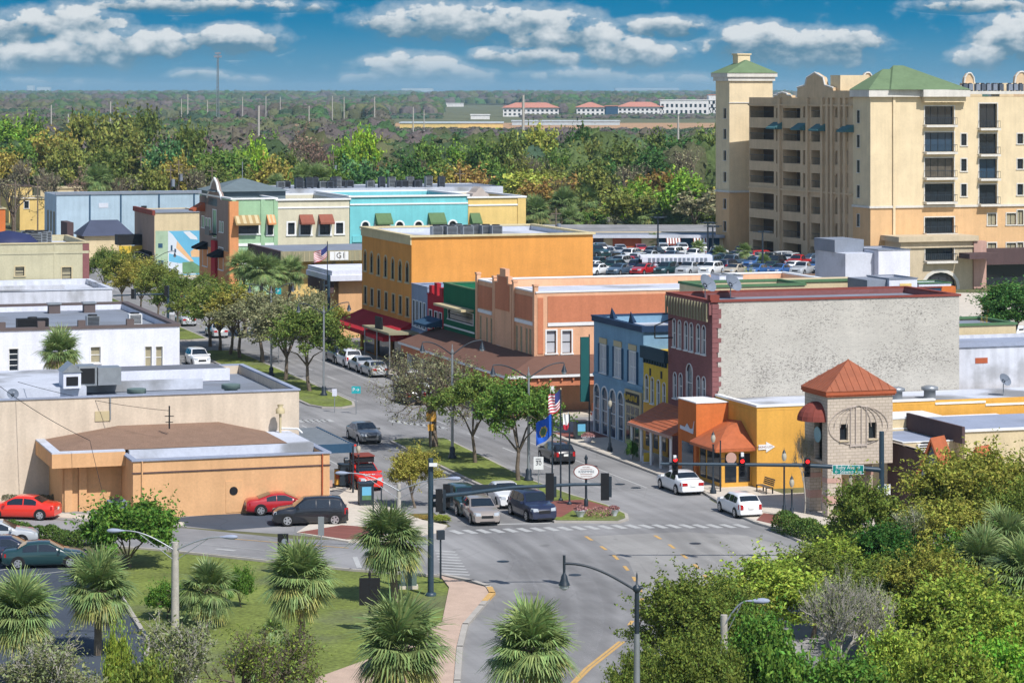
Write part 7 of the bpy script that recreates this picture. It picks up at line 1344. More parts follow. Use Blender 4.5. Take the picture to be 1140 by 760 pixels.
    m_ = MB().box(X(0) - .04, -.17, .42 * H, X(0) - .031, .17, .42 * H + .16); parts.append(('number_plate', m_, 'plate'))
    m_ = MB().box(X(1) - .01, -hw(1) * .48, .34 * H, X(1) + .018, hw(1) * .48, .45 * H).box(X(1) - .01, -hw(1) * .6, .22, X(1) + .016, hw(1) * .6, .31); parts.append(('grille', m_, 'black_trim'))
    m_ = MB()
    for sg in (-1, 1): m_.box(X(.05), min(sg * hw(.5) * .97, sg * (hw(.5) * .99)), .17, X(.95), max(sg * hw(.5) * .97, sg * hw(.5) * .99), .25)
    wheels = []
    arch = MB(); arches = []
    for q in wx:
        for sg in (-1, 1):
            n = 16; R0 = wr + .075; y = sg * (hw(q) + .006); pts = [(X(q) + R0 * math.cos(t), y, wr + R0 * math.sin(t)) for t in np.linspace(-.25, math.pi + .25, n)]
            arch.add(pts, [tuple(range(n))]); a1 = MB(); a1.add(pts, [tuple(range(n))]); arches.append(a1.mesh('wheel_arch', [M['black_trim']]))
            wheels.append((X(q), sg * (hw(q) - .09), wr))
    body = mb.mesh('body', [M['car_paint']]); am = arches
    wm = MB(); wm.cyl((0, -.11, 0), (0, .11, 0), wr, wr, 18, 0); wmesh = wm.mesh('wheel', [M['tyre']])
    rm = MB()
    for sg in (-1, 1):
        for k_ in range(5): t = k_ * 2 * math.pi / 5; c_, s_ = math.cos(t), math.sin(t); a = .05; rm.add([(c_ * r + -s_ * a * f, sg * .118, s_ * r + c_ * a * f) for r, f in ((.04, 1), (wr * .62, 1.2), (wr * .62, -1.2), (.04, -1))], [(0, 1, 2, 3)])
        rm.add([(math.cos(t) * r, sg * .117, math.sin(t) * r) for r in (wr * .56, wr * .68) for t in np.linspace(0, 2 * math.pi, 17)], [(i, i + 1, 17 + i + 1, 17 + i) for i in range(16)]); rm.add([(math.cos(t) * .06, sg * .119, math.sin(t) * .06) for t in np.linspace(0, 2 * math.pi, 9)[:-1]], [tuple(range(8))])
    CARS[kind] = dict(body=body, arch=am, parts=[(n_, m__.mesh(n_, [M[mt]])) for n_, m__, mt in parts], wheel=wmesh, rim=rm.mesh('rim', [M['rim']]), wpos=wheels, raw=(mb, arch, parts, wheels, wr))
    return CARS[kind]
def car(kind, label, x, y, rz, col, name=None, cat='car', group=None, scale=1, z=0):
    c = car_meshes(kind); e = thing(name or ('parked_car' if kind not in ('pickup',) else 'pickup_truck'), label, cat, (x, y, z + .012), rz, group); col = (*col, 1)
    link('body', c['body'], e, color=col)
    for am_ in c['arch']: link('wheel_arch', am_, e)
    for n_, m_ in c['parts']: link(n_, m_, e, color=col)
    for w in c['wpos']: o = link('wheel', c['wheel'], e, w); link('rim', c['rim'], o)
    e.scale = (scale,) * 3; return e
LOTC = {}
def lotcar(kind, label, x, y, rz, col, group):
    if kind not in LOTC:
        c = car_meshes(kind); mb, arch, parts, wheels, wr = c['raw']; a = MB(); mats = ['car_paint', 'black_trim', 'car_glass', 'headlamp', 'tail', 'tyre', 'plate', 'rim']
        for src, mi in [(mb, 0), (arch, 1)] + [(m_, mats.index(mt)) for _, m_, mt in parts]:
            o_ = len(a.v); a.v += src.v; a.f += [[o_ + i for i in f] for f in src.f]; a.m += [mi] * len(src.f); a.sm += src.sm
        for w in wheels: a.cyl((w[0], w[1] - .11, wr), (w[0], w[1] + .11, wr), wr, wr, 12, 5); a.cyl((w[0], w[1] - .116, wr), (w[0], w[1] + .116, wr), wr * .6, wr * .6, 10, 7)
        LOTC[kind] = a.mesh('parked_car', [M[m_] for m_ in mats])
    o = link('parked_car', LOTC[kind], None, (x, y, PK + .012), rz, color=(*col, 1)); o['label'] = label; o['category'] = 'car'; o['group'] = group; return o
SILVER = (.42, .44, .46); WHITE = (.78, .79, .80); BLACK = (.012, .013, .018); NAVY = (.018, .025, .06); RED = (.42, .012, .015); BRED = (.72, .03, .015); GREY = (.12, .125, .13); CHAMP = (.30, .26, .235); DTEAL = (.012, .045, .05); BLUEC = (.04, .12, .32); SLATE = (.06, .10, .15); BEIGE = (.45, .40, .32)
AWAY = R(90) + TH; TOW = -R(90) + TH
def on_t(t, px):
    s = s_on(px, t); return W(t, s)
car('sedan', 'white sedan parked at the east kerb in front of the orange corner block', *on_t(67.7, 757), AWAY, WHITE)
car('hatch', 'white hatchback parked at the east kerb nearest the crossing', *on_t(67.6, 823), AWAY - .03, WHITE)
car('hatch', 'black hatchback driving away beside the blue flag', *on_t(64.6, 619.5), AWAY, BLACK, 'car')
car('wagon', 'champagne station wagon waiting at the stop line', *G(534, 579), TOW - R(6), CHAMP, 'car')
car('suv', 'black crossover waiting first at the stop line beside the wagon', *G(592, 576), TOW + R(2), NAVY, 'car')
car('sedan', 'white sedan queueing behind the black crossover', *G(562, 561), TOW - R(6), WHITE, 'car')
car('suv', 'dark teal off-roader queueing behind the champagne wagon', *G(517, 570), TOW - R(2), DTEAL, 'car')
car('sedan', 'grey sedan driving alone towards the camera past the blue canopy', *G(405, 490.5), TOW, GREY, 'car')
car('suv', 'white off-roader at the head of the row by the flat rusty canopy', *on_t(67.6, 388), AWAY, WHITE); car('sedan', 'silver sedan parked behind the white off-roader', *on_t(67.6, 402.5), AWAY, SILVER); car('sedan', 'silver sedan third in the row by the flat rusty canopy', *on_t(67.6, 416.5), AWAY, SILVER); car('suv', 'dark car parked ahead of the white off-roader, mostly hidden', *on_t(67.6, 377), AWAY, NAVY)
car('suv', 'white sports utility car behind the half bare street tree', *on_t(67.6, 454), AWAY, WHITE); car('sedan', 'silver sedan behind the half bare tree next to a white one', *on_t(67.6, 469), AWAY, SILVER); car('suv', 'black sports utility car passing behind the half bare tree', *on_t(64.6, 456), AWAY, BLACK, 'car'); 
car('suv', 'white four-wheel drive facing the camera beside the bright white building', *on_t(53.6, 220), TOW, WHITE, 'car'); car('sedan', 'silver sedan crossing behind the median street trees', *on_t(61.8, 241), AWAY, SILVER, 'car')
car('sedan', 'silver sedan driving away on the far block of the street', *on_t(61.5, 206.5), AWAY, SILVER, 'car')
for i, (px, t, c, k) in enumerate(((212, 67.6, NAVY, 'sedan'), (205, 67.6, RED, 'sedan'), (199, 67.6, GREY, 'suv'), (219, 67.6, BLACK, 'suv'))): car(k, ['navy sedan parked on the far block under the trees', 'red sedan parked on the far block under the trees', 'grey car parked farthest along the far block', 'black car parked nearest on the far block'][i], *on_t(t, px), AWAY, c)
car('sedan', 'white car turning in the side street beside the blue building', *W(77.0, 208.5), TH, WHITE, 'car'); car('suv', 'dark grey car parked by the porch in the side street', *W(84, 211.0), TH, GREY)
car('pickup', 'white pickup truck standing by the lawn at the right edge', *G(1116, 372), R(-50), WHITE)
car('sedan', 'bright red sedan driving along the cross street at the left edge', *G(24, 576.5), R(180 - 8), BRED, 'car')
car('coupe', 'red coupe with dark roof parked against the tan wall', *G(314, 571), R(12), (.40, .015, .02)); car('suv', 'black crossover parked in front of the red coupe', *G(345, 583), R(180 + 8), BLACK)
car('sedan', 'dark green sedan nearest in the parking lot by the hedge', *G(50, 630), R(8), DTEAL); car('sedan', 'navy sedan second in the parking lot behind the green one', *G(8, 624), R(6), NAVY); car('sedan', 'pale silver sedan half hidden behind the navy one in the lot', *G(-2, 606), R(6), SILVER)
car('sedan', 'white sedan glimpsed through the trees at lower right', *G(985, 668), R(30), WHITE); car('suv', 'white van-like car glimpsed through the trees beside the white sedan', *G(985, 686), R(20), WHITE)
# red advertising car with bold white writing
tr = car('suv', 'red off-roader with white advertising lettering parked by the corner bins', *on_t(47.9, 404), TOW, BRED, 'advertising_car'); L_ = KINDC['suv'][0]
MB().box(-.9, -.6, 1.72, .6, .6, 2.15).box(-1.0, -.66, 2.13, .7, .66, 2.2).build('roof_box', M['maroon'], tr)
text('Energy', .42, M['white_trim'], tr, (.6, 0, 1.92), (R(90), 0, R(90))); MB().box(.6, -.62, 1.74, .605, .62, 2.1).build('sign_panel', M['black'], tr).location = (.005, 0, 0)
tr.children[-2].location = (.625, 0, 1.92)
text('Energy', .3, M['white_trim'], tr, (L_ / 2 - .6, 0, 1.09), (R(12), 0, R(90)))
nb_ = thing('news_box', 'orange newspaper box standing at the tan building corner', 'newspaper box', (*G(378, 541), 0), R(5)); MB().box(-.35, -.3, .15, .35, .3, 1.15).build('body', M['store_yellow'], nb_); MB().box(-.28, -.33, .55, .28, -.302, 1.05).build('window', M['terracotta'], nb_); MB().box(-.3, -.25, 0, .3, .25, .15).build('base', M['black'], nb_)
def bin_(label, px, py, scr=True):
    e = thing('litter_bin', label, 'litter bin', (*G(px, py), .1), TH - .1); MB().box(-.45, -.4, 0, .45, .4, 1.35).build('casing', M['dark_metal'], e); MB().box(-.5, -.45, 1.35, .5, .45, 1.45).build('lid', M['dark_metal'], e)
    if scr: MB().box(-.3, -.43, .35, .3, -.403, 1.2).build('poster', M['mural_sky'], e); MB().box(-.3, -.436, .35, .3, -.431, .65).build('poster_field', M['green_cap'], e)
bin_('dark bin with a blue and green poster at the corner by the red off-roader', 407, 563); bin_('dark bin with a landscape poster by the side street crossing', 646, 490); bin_('tall black bin right beside the orange newspaper box', 384.5, 541, False)
# ---------------------------------------------------------------- lamps, signals, signs, flags
def lamp_head(par, p, lit=False):
    mb = MB().lathe([(.03, .35), (.05, .2), (.11, .1), (.13, -.02), (.19, -.16), (.21, -.22)], p, 12); o = mb.build('lamp_shade', M['dark_metal'], par); MB().lathe([(.16, -.23), (.17, -.32), (.05, -.4)], p, 10).build('lens', M['headlamp'], o)
def twin(label, px, gy, py_top, arm=2.0, grp=None):
    x, y = G(px, gy); H = zat(py_top, y); e = thing('street_lamp', label, 'street lamp', (x, y, .14), TH, grp)
    MB().lathe([(.32, 0), (.32, .15), (.2, .3), (.22, .7), (.13, .85)], n=12).build('base', M['dark_metal'], e); MB().cyl((0, 0, .8), (0, 0, H), .11, .075, 10).lathe([(.1, H - .1), (.14, H), (.03, H + .3), (.05, H + .36), (.01, H + .6)], n=8).build('pole', M['grey_metal'], e)
    for sg in (-1, 1):
        pts = [(sg * (.08 + arm * q), 0, H - .15 + .95 * math.sin(q * 1.75)) for q in np.linspace(0, 1, 10)]; MB().tube(pts, .045, 6).build('arm', M['dark_metal'], e); lamp_head(e, (pts[-1][0], 0, pts[-1][2] - .4))
    return e
twin('twin-armed street lamp on the near median behind the half bare tree', 503.5, 512, 394, 2.2); twin('twin-armed street lamp on the median beside the dense oak', 588.5, 537, 420, 2.5); twin('twin-armed street lamp on the far median behind the oak row', 360.5, 442, 349, 2.2); twin('twin-armed street lamp among the median trees by the cross street', 302, 420, 327, 2.0)
twin('twin-armed street lamp in front of the mural', 172, 330, 288, 2.6)
# big road lamp in the foreground
Yl = 98; x = (709 - 570) / F * Yl; H = zat(655, Yl); e = thing('street_lamp', 'single-armed dark lamp post rising over the road at bottom centre', 'street lamp', (x, Yl, 0), 0)
MB().cyl((0, 0, 0), (0, 0, H - 1.6), .14, .11, 12).build('pole', M['grey_metal'], e); MB().cyl((0, 0, H - 1.6), (0, 0, H), .09, .08, 10, 0).lathe([(.12, H - .1), (.17, H), (.12, H + .1), (.04, H + .15), (.03, H + .5), (.005, H + .6)], n=10).build('pole_top', M['dark_metal'], e)
pts = [(-.05 - 2.55 * q, 0, H - .05 + .95 * math.sin(min(1, q * 1.02) * 1.62)) for q in np.linspace(0, 1, 14)]; MB().tube(pts, .05, 6).build('arm', M['dark_metal'], e); MB().cyl((pts[-1][0], 0, pts[-1][2] + .3), (pts[-1][0], 0, pts[-1][2] - .3), .05, n=6).build('hanger', M['dark_metal'], e)
lamp_head(e, (pts[-1][0], 0, pts[-1][2] - .55)); MB().cyl((.0, 0, H), (.22, 0, H + .05), .09, .05, 8).build('scroll', M['dark_metal'], e)
# concrete post with two cobra heads
def cobra(label, px, py_top, Y, arms, r=.16):
    x = (px - 570) / F * Y; H = zat(py_top, Y); e = thing('street_lamp', label, 'street lamp', (x, Y, 0), 0); MB().cyl((0, 0, 0), (0, 0, H), r * 1.25, r, 10).build('pole', M['bark_pale'], e)
    for hx, hy in arms:
        dx = (hx - px) / F * Y; dz = zat(hy, Y) - H; sg = 1 if dx > 0 else -1
        pts = [(dx * q * .82, -.1, H - .4 + (dz + .4) * math.sin(q * 1.57)) for q in np.linspace(0, 1, 9)]; MB().tube(pts, .04, 6).tube([(0, -.1, H - .9), pts[6]], .02, 5).build('arm', M['grey_metal'], e)
        ex, ez = pts[-1][0], pts[-1][2]; vs = MB(); n = 8; prof = [(0, .05), (.15, .09), (.35, .17), (.6, .2), (.8, .14), (.88, .02)]
        rows = []
        for q, rr in prof: rows += [(ex + sg * q, -.1 + rr * math.cos(t), ez + rr * .6 * math.sin(t)) for t in np.linspace(0, 2 * math.pi, n + 1)[:-1]]
        vs.add(rows, [(i * n + j, i * n + (j + 1) % n, (i + 1) * n + (j + 1) % n, (i + 1) * n + j) for i in range(len(prof) - 1) for j in range(n)], 0, True); vs.build('lamp_head', M['roof_blue'], e)
    return e
cobra('pale concrete lamp post with two drooping heads over the lawn', 195, 603, 133, [(127, 590), (256, 597)], .17); cobra('slim concrete lamp post with two blue-grey heads behind the tall palm', 444, 538, 160, [(508, 532), (378, 526)], .12); cobra('pale wooden pole with a small lamp arm in the lower right trees', 806, 684, 108, [(838, 668)], .14)
def globe_lamp(label, px, gy, py_top, hang=False):
    x, y = G(px, gy); H = zat(py_top, y) - .14; e = thing('street_lamp', label, 'street lamp', (x, y, .13), TH); MB().lathe([(.22, 0), (.22, .2), (.13, .35), (.12, .6), (.065, .7), (.055, H - .9), (.12, H - .85)], n=10).build('pole', M['dark_metal'], e)
    MB().lathe([(.08, H - .72), (.15, H - .55), (.16, H - .4), (.1, H - .2)], n=10).build('globe', mk('globe_glass', (.45, .42, .34), .3, 0), e); MB().lathe([(.12, H - .21), (.06, H - .08), (.015, H), (.01, H + .12)], n=10).build('cap', M['dark_metal'], e); return e
globe_lamp('globe street lamp in front of the blue building', 679, 504, 442); globe_lamp('globe street lamp beside the orange block and round pink sign', 794, 551, 480); globe_lamp('globe street lamp with tall post at the red brick crossing patch', 873, 576, 500); globe_lamp('short black globe lamp beside the hedge by the yellow wall', 881.5, 579, 529); globe_lamp('globe street lamp behind the green trees below the street name sign', 947, 575, 527); globe_lamp('globe street lamp at the tan building corner above the red off-roader', 399, 545, 492)
def post(label, px, gy, py_top, r=.05, name='post', mat='dark_metal', cat='post', z=.13): x, y = G(px, gy); e = thing(name, label, cat, (x, y, z), TH); MB().cyl((0, 0, 0), (0, 0, zat(py_top, y) - z), r, r * .8, 8).build('pole', M[mat], e); return e, zat(py_top, y) - z
e, h = post('dark banner pole on the east pavement before the yellow store', 802, 549, 490, .06); MB().cyl((-.0, -.06, h - 1.2), (0, -.09, h - 1.2), .38, n=16).build('round_sign', M['rose_block'], e).location = (.75, 0, 0); MB().box(.0, -.03, h - 1.25, .8, .0, h - 1.2).build('bracket', M['dark_metal'], e)
e, h = post('dark pole with a hanging dark teal banner box beside the porch', 656, 487, 372, .06); MB().box(-.72, -.1, h - 5.2, -.05, .1, h - .2).build('banner', mk('banner_teal', A(25, 95, 95), .7), e)
e, h = post('dark post with a pedestrian signal box on the corner walk', 490.5, 647, 590, .06); MB().box(-.2, -.15, h - .5, .2, .15, h).build('signal_box', M['dark_metal'], e)
e, h = post('dark thin post standing in front of the corner bin, left one', 415.5, 571, 535, .05); e, h = post('dark thin post right of the corner bin', 424.5, 567, 540, .05)
e, h = post('black pole with a signal cap at the tan building corner', 393, 550, 496, .07); MB().box(-.55, -.05, h - 1.0, .7, .0, h - .9).build('bracket', M['black'], e); MB().cyl((-.35, 0, h - .95), (-.6, 0, h - .95), .2, n=8).build('horn', M['dark_metal'], e)
e, h = post('white and red no parking sign at the tan building corner', 366.5, 566, 534, .05, 'road_sign', 'white_trim', 'sign'); MB().box(-.2, -.07, h - .45, .2, -.045, h).build('panel', M['rose_block'], e)
def board(label, px, gy, py_top, w, hh, pm, mat='grey_metal', txt=None, tm='white_trim', ts=.3, rz=0, name='road_sign', both=False, backs=None):
    x, y = G(px, gy); e = thing(name, label, 'sign', (x, y, .02), rz); h = zat(py_top, y); MB().cyl((0, 0, 0), (0, 0, h), .035, n=6).build('pole', M[mat], e); MB().box(-w / 2, -.06, h - hh, w / 2, -.04, h).build('panel', M[pm], e)
    if txt: text(txt, ts, M[tm], e, (0, -.066, h - hh / 2))
    return e, h
mk('sign_green', (.0, .22, .2), .5, 0); mk('sign_cyan', (.02, .35, .38), .5, 0); mk('ink', (.02, .02, .03), .6, 0); mk('flag_blue', (.015, .10, .5), .7, .05, 2); mk('flag_red', (.45, .03, .05), .7, .05); mk('flag_navy', (.03, .04, .16), .7, .05)
e, h = board('turquoise parking sign with an arrow on the far median tip', 396.5, 461, 430, .75, .6, 'sign_cyan', txt='P→', ts=.42); e, h = board('small white plate sign on the far median tip', 372.5, 459, 433, .4, .6, 'white_wall')
e, h = board('white speed limit sign on the median between the oak and flags', 599.5, 548, 508.5, .66, .85, 'white_trim', txt='30', tm='ink', ts=.42); e.children[-1].location.z -= .12; text('SPEED\nLIMIT', .14, M['ink'], e, (0, -.066, h - .22))
e, h = board('orange warning sign at the trunk of the half bare tree', 480, 500, 458, .75, .75, 'store_yellow'); e.children[-1].rotation_euler = (0, 0, 0); MB().box(-.25, -.06, h - 1.45, .25, -.04, h - .95).build('panel', M['store_yellow'], e)
e, h = board('white and green parking plate below the traffic signal post', 984, 590, 539, .8, .65, 'white_trim', txt='P', tm='sign_green', ts=.6); e, h = board('grey back of a road sign beside the cross street', 357.5, 617, 575, .35, 1.1, 'grey_metal')
e, h = board('turquoise parking plate high among the street trees', 310, 405, 321, .55, .6, 'sign_cyan', txt='P', ts=.4)
e, h = board('sandwich board with a yellow green panel under the tiled canopy', 721, 517, 507, .8, 1.0, 'white_wall', name='sandwich_board'); MB().box(-.3, -.075, .2, .3, -.062, .85).build('poster', M['mural_green' if 0 else 'yellow_brick'], e)
e, h = board('dark framed information board on the west pavement by the white building', 190, 361, 336, .9, 1.5, 'white_wall', name='information_board'); MB().box(-.33, -.075, h - 1.2, .33, -.062, h - .1).build('poster', M['navy'], e); 
# black sign board on the lawn
x, y = G(411.5, 704); e = thing('sign_board', 'black twin-panel sign board with finial on the lawn', 'sign', (x, y, 0), R(4)); h = zat(643, y); MB().cyl((0, 0, 0), (0, 0, h + .1), .06, n=8).lathe([(.05, h + .1), (.09, h + .2), (.01, h + .35)], n=8).build('pole', M['black'], e)
MB().box(-.52, -.05, h - 1.35, .52, .05, h).build('panel', M['black'], e); MB().tube([(-.45, 0, h + .08), (-.2, 0, h + .14), (0, 0, h + .1), (.2, 0, h + .14), (.45, 0, h + .08)], .025, 5).build('scroll', M['black'], e)
x, y = G(315, 640); e = thing('sign_board', 'small black sign box standing behind the lawn palm', 'sign', (x, y, 0), R(4)); h = zat(594, y); MB().cyl((0, 0, 0), (0, 0, h - .6), .05).build('pole', M['black'], e); MB().box(-.3, -.12, h - 1.05, .3, .12, h).build('panel', M['black'], e); MB().cyl((.08, -.14, h - .4), (.08, -.121, h - .4), .16, n=12).build('emblem', M['roof_grey'], e)
# traffic signals
def head(par, x, z, front=False, z0=0, lit=0, y=0, sc=1.0):
    o = link('signal_head', None, par, (x, y, z)); MB().box(-.17 * sc, -.12, -.55 * sc, .17 * sc, .12, .55 * sc).build('housing', M['black'], o)
    if front:
        for i, q in enumerate((.36, 0, -.36)):
            MB().cyl((0, -.13, q * sc), (0, -.155, q * sc), .125 * sc, n=12).build('red_light' if i == 0 else 'signal_lens', M['red_lamp'] if i == 0 else M['ink'], o); vz = MB()
            vz.add([(.14 * sc * math.cos(t), yy_, q * sc + .14 * sc * math.sin(t)) for yy_ in (-.12, -.33) for t in np.linspace(0, math.pi, 8)], [(j, j + 1, 9 + j, 8 + j) for j in range(7)]); vz.build('visor', M['black'], o)
    else: MB().box(.2, -.1, -.55, .36, .06, .55).build('backplate_edge', M['dark_metal'], o)
def mast(label, px, gy, top, Y=None):
    x, y = G(px, gy) if Y is None else ((px - 570) / F * Y, Y); e = thing('traffic_signal', label, 'traffic light', (x, y, 0), 0); h = zat(top, y); MB().cyl((0, 0, 0), (0, 0, h), .17, .14, 12).lathe([(.3, 0), (.3, .15), (.2, .2)], n=12).build('pole', mk('signal_blue', (.025, .05, .075), .45, .1, 2, spec=.5), e); return e, h, y
e, h, y = mast('dark blue traffic signal mast on the lawn corner with a long arm across the road', 479.5, 663, 510)
X = lambda px: (px - 570) / F * y - e.location.x
z1 = zat(552, y); zm = zat(541, y)
MB().tube([(0, 0, z1 - .05), (X(520), 0, zat(549, y)), (X(570), 0, zat(542.5, y)), (X(640), 0, zat(539, y)), (X(681), 0, zat(539, y))], [.13, .12, .1, .085, .07], 8).build('mast_arm', M['signal_blue'], e)
for px in (612, 673.5): head(e, X(px), zat(541.5, y), y=.02, sc=1.3)
MB().box(X(525), .1, zat(546, y), X(553), .13, zat(539.5, y)).box(X(556), .1, zat(545, y), X(583), .13, zat(539.5, y)).build('sign_back', M['dark_metal'], e)
for px, py in ((489, 556), (497, 552)): head(e, X(px), zat(py, y), y=-.25 if px < 490 else .25, sc=1.1)
MB().box(X(489), -.2, zat(571, y), X(496), .1, zat(559, y)).cyl((X(484), 0, zat(564, y)), (X(484), 0, zat(558, y)), .12).build('control_box', M['dark_metal'], e); MB().box(X(478), -.35, zat(518, y), X(487), -.2, zat(514.5, y)).build('camera_box', M['white_trim'], e)
Ym = 155; e, h, y = mast('dark blue traffic signal mast by the tower with red lights and a green street sign', 981.5, 0, 480, Ym)
MB().tube([(0, 0, zat(523, y)), (X(950), 0, zat(520.5, y)), (X(890), 0, zat(517.5, y)), (X(735), 0, zat(516, y))], [.15, .14, .11, .08], 8).build('mast_arm', M['signal_blue'], e)
for px, py in ((751.5, 517.5), (826, 519), (898.5, 519.5)): head(e, X(px), zat(py, y), True, y=-.15, sc=.95)
for px, py in ((826, 500), (751, 503)): MB().cyl((X(px), -.15, zat(517, y)), (X(px), -.15, zat(py + 6, y)), .03).box(X(px) - .08, -.4, zat(py + 7, y), X(px) + .08, -.1, zat(py + 3, y)).build('camera', M['white_trim'], e)
gs = MB().box(X(926), -.3, zat(527, y), X(961), -.26, zat(516.5, y)).build('street_name_sign', M['white_trim'], e); MB().box(X(926.6), -.306, zat(526.4, y), X(960.4), -.301, zat(517.1, y)).build('sign_face', M['sign_green'], gs)
text('Ruby Ave →', .30, M['white_trim'], e, (X(943.5), -.312, zat(519.3, y)), ex=.003, sx=.92); text('← Stewart Ave', .30, M['white_trim'], e, (X(943.5), -.312, zat(524.2, y)), ex=.003, sx=.82)
# signals of the far cross street
for lb, px, gy, top, hx in (('dark signal pole with a side arm at the far cross street', 366, 385, 306, (358, 318)), ('dark signal pole carrying a horizontal arm by the west trees', 187, 383, 318, (148, 328))):
    e, h, y = mast(lb, px, gy, top); z = zat(hx[1] if hx[0] > 200 else 327, y)
    MB().tube([(0, 0, z), (X(hx[0] - (2 if hx[0] > 200 else 22)), 0, z + (-.2 if hx[0] < 200 else 0))], .08, 6).build('mast_arm', M['signal_blue'], e); head(e, X(hx[0]), z, y=-.2, sc=.95)
    if hx[0] < 200: head(e, X(185), z + .3, y=-.2)
e, h, y = mast('slim signal pole with a turquoise street name plate at the bank palms', 307, 372, 285); MB().box(X(278), -.1, zat(317, y), X(297), -.05, zat(311.5, y)).build('street_name_sign', M['sign_green'], e); MB().tube([(0, 0, zat(312, y)), (X(278), 0, zat(312, y))], .05, 5).build('mast_arm', M['signal_blue'], e)
# oval town sign, flagpoles and planters on the median tip
x, y = G(652.5, 566); e = thing('town_sign', 'oval white town sign with a red rim on a dark post', 'sign', (x, y, .16), R(3)); h = zat(511, y); MB().cyl((0, 0, 0), (0, 0, h - .2), .08, n=10).lathe([(.14, 0), (.14, .4), (.09, .5)], n=10).lathe([(.06, h - .25), (.13, h - .1), (.02, h + .15)], n=8).build('post', M['dark_metal'], e)
def oval(rx, rz_, y0, y1, m, nm): 
    n = 28; return MB().ext([(rx * math.cos(2 * math.pi * i / n), y0, rz_ * math.sin(2 * math.pi * i / n)) for i in range(n)], (0, y1 - y0, 0)).build(nm, M[m], e, (0, 0, zat(524.5, y) - .16))
oval(.83, .48, -.16, -.1, 'maroon', 'rim'); oval(.77, .43, -.175, -.161, 'white_trim', 'panel'); zc = zat(524.5, y) - .16
text('KISSIMMEE', .22, M['navy'], e, (0, -.18, zc), ex=.003); text('HISTORIC', .11, M['maroon'], e, (0, -.18, zc + .29), ex=.003); text('DOWNTOWN', .11, M['maroon'], e, (0, -.18, zc - .29), ex=.003); MB().box(-.38, -.181, zc + .14, .38, -.176, zc + .17).box(-.38, -.181, zc - .17, .38, -.176, zc - .14).build('rule', M['maroon'], e)
def flag(label, px, gy, top, fk):
    x, y = G(px, gy); h = zat(top, y) - .16; e = thing('flagpole', label, 'flagpole', (x, y, .16), 0); MB().cyl((0, 0, 0), (0, 0, h), .06, .045, 8).lathe([(.15, 0), (.15, .12), (.07, .2)], n=8).build('pole', M['dark_metal'], e); MB().lathe([(.02, h), (.07, h + .07), (.02, h + .14)], n=8).build('ball', M['cream_trim'], e)
    fl = thing('flag', fk[0], 'flag', (x, y, .16)); L, Hh, z1, mats_, cellf, sag = fk[1:]
    n, m_ = 18, 13; mb = MB(); vs = []
    for j in range(m_ + 1):
        for i in range(n + 1): q = i / n; vs.append((-.05 - L * q * .75, .12 * math.sin(q * 9 + j * .3) * q, z1 - Hh * j / m_ - sag * q - .12 * math.sin(q * 5)))
    for j in range(m_):
        for i in range(n): mb.add([vs[j * (n + 1) + i], vs[j * (n + 1) + i + 1], vs[(j + 1) * (n + 1) + i + 1], vs[(j + 1) * (n + 1) + i]], [(0, 1, 2, 3)], cellf(i / n, j / m_, j))
    mb.build('cloth', [M[k] for k in mats_], fl); return e
usf = lambda a, b_, j: 2 if a < .42 and b_ < .52 else (j % 2)
flag('dark flagpole flying the big blue flag on the median bricks', 614.8, 557, 462, ('big blue flag with a round green and gold emblem', 1.35, 1.5, zat(465, 178), ['flag_blue', 'yellow_brick', 'green_cap'], lambda a, b_, j: 2 if ((a - .5) * 1.1) ** 2 + (b_ - .5) ** 2 < .04 else (1 if ((a - .5) * 1.1) ** 2 + (b_ - .5) ** 2 < .07 else 0), .9))
flag('tallest dark flagpole on the median bricks, middle of the three', 624.2, 560, 434, ('striped red and white flag with blue canton on the middle median pole', 1.0, 1.3, zat(437, 178), ['flag_red', 'white_trim', 'flag_navy'], usf, .55))
flag('dark flagpole with a pale red-edged flag, right of the three', 634, 564, 461, ('drooping white and red flag on the right median pole', .5, 1.0, zat(463.5, 176), ['white_trim', 'flag_red', 'flag_navy'], lambda a, b_, j: 1 if b_ > .62 else 0, .3))
flag('thin flagpole standing in front of the bank canopy', 364.5, 378, 269, ('striped red and white flag with blue canton before the bank canopy', 1.9, 1.2, zat(275, 296), ['flag_red', 'white_trim', 'flag_navy'], usf, .9))
def planter(label, px, py, r=.42, cols=((.35, .12, .2), (.3, .28, .12)), low=False):
    x, y = G(px, py); e = thing('planter', label, 'planter', (x, y, .15)); 
    if not low: MB().lathe([(r * .45, 0), (r * .5, .08), (r, .38), (r * 1.08, .42)], n=16).build('bowl', M['white_wall'], e)
    rng = np.random.default_rng(int(px)); n = 500; d = rng.normal(size=(n, 3)); d /= np.linalg.norm(d, axis=1)[:, None]; d[:, 2] = abs(d[:, 2]) * .6; c = d * r * 1.1 * rng.uniform(.6, 1, n)[:, None] + np.array([0, 0, .1 if low else .42]); link('flowers', npmesh('flowers', leafq(c, rng, .06), np.arange(n * 4).reshape(-1, 4), M['leaf']), e, color=(.42, .22, .2, 1))
planter('white bowl planter with pink flowers under the oval sign', 646, 577.5); planter('white bowl planter with pink flowers at the median tip', 683.5, 576.5, .36); planter('low mound of dark pink flowers between the two bowl planters', 666, 577.5, .85, low=True); planter('white bowl planter on the east pavement by the bin', 654.5, 494, .5); planter('white bowl planter with red plant before the orange block', 777, 547, .4)
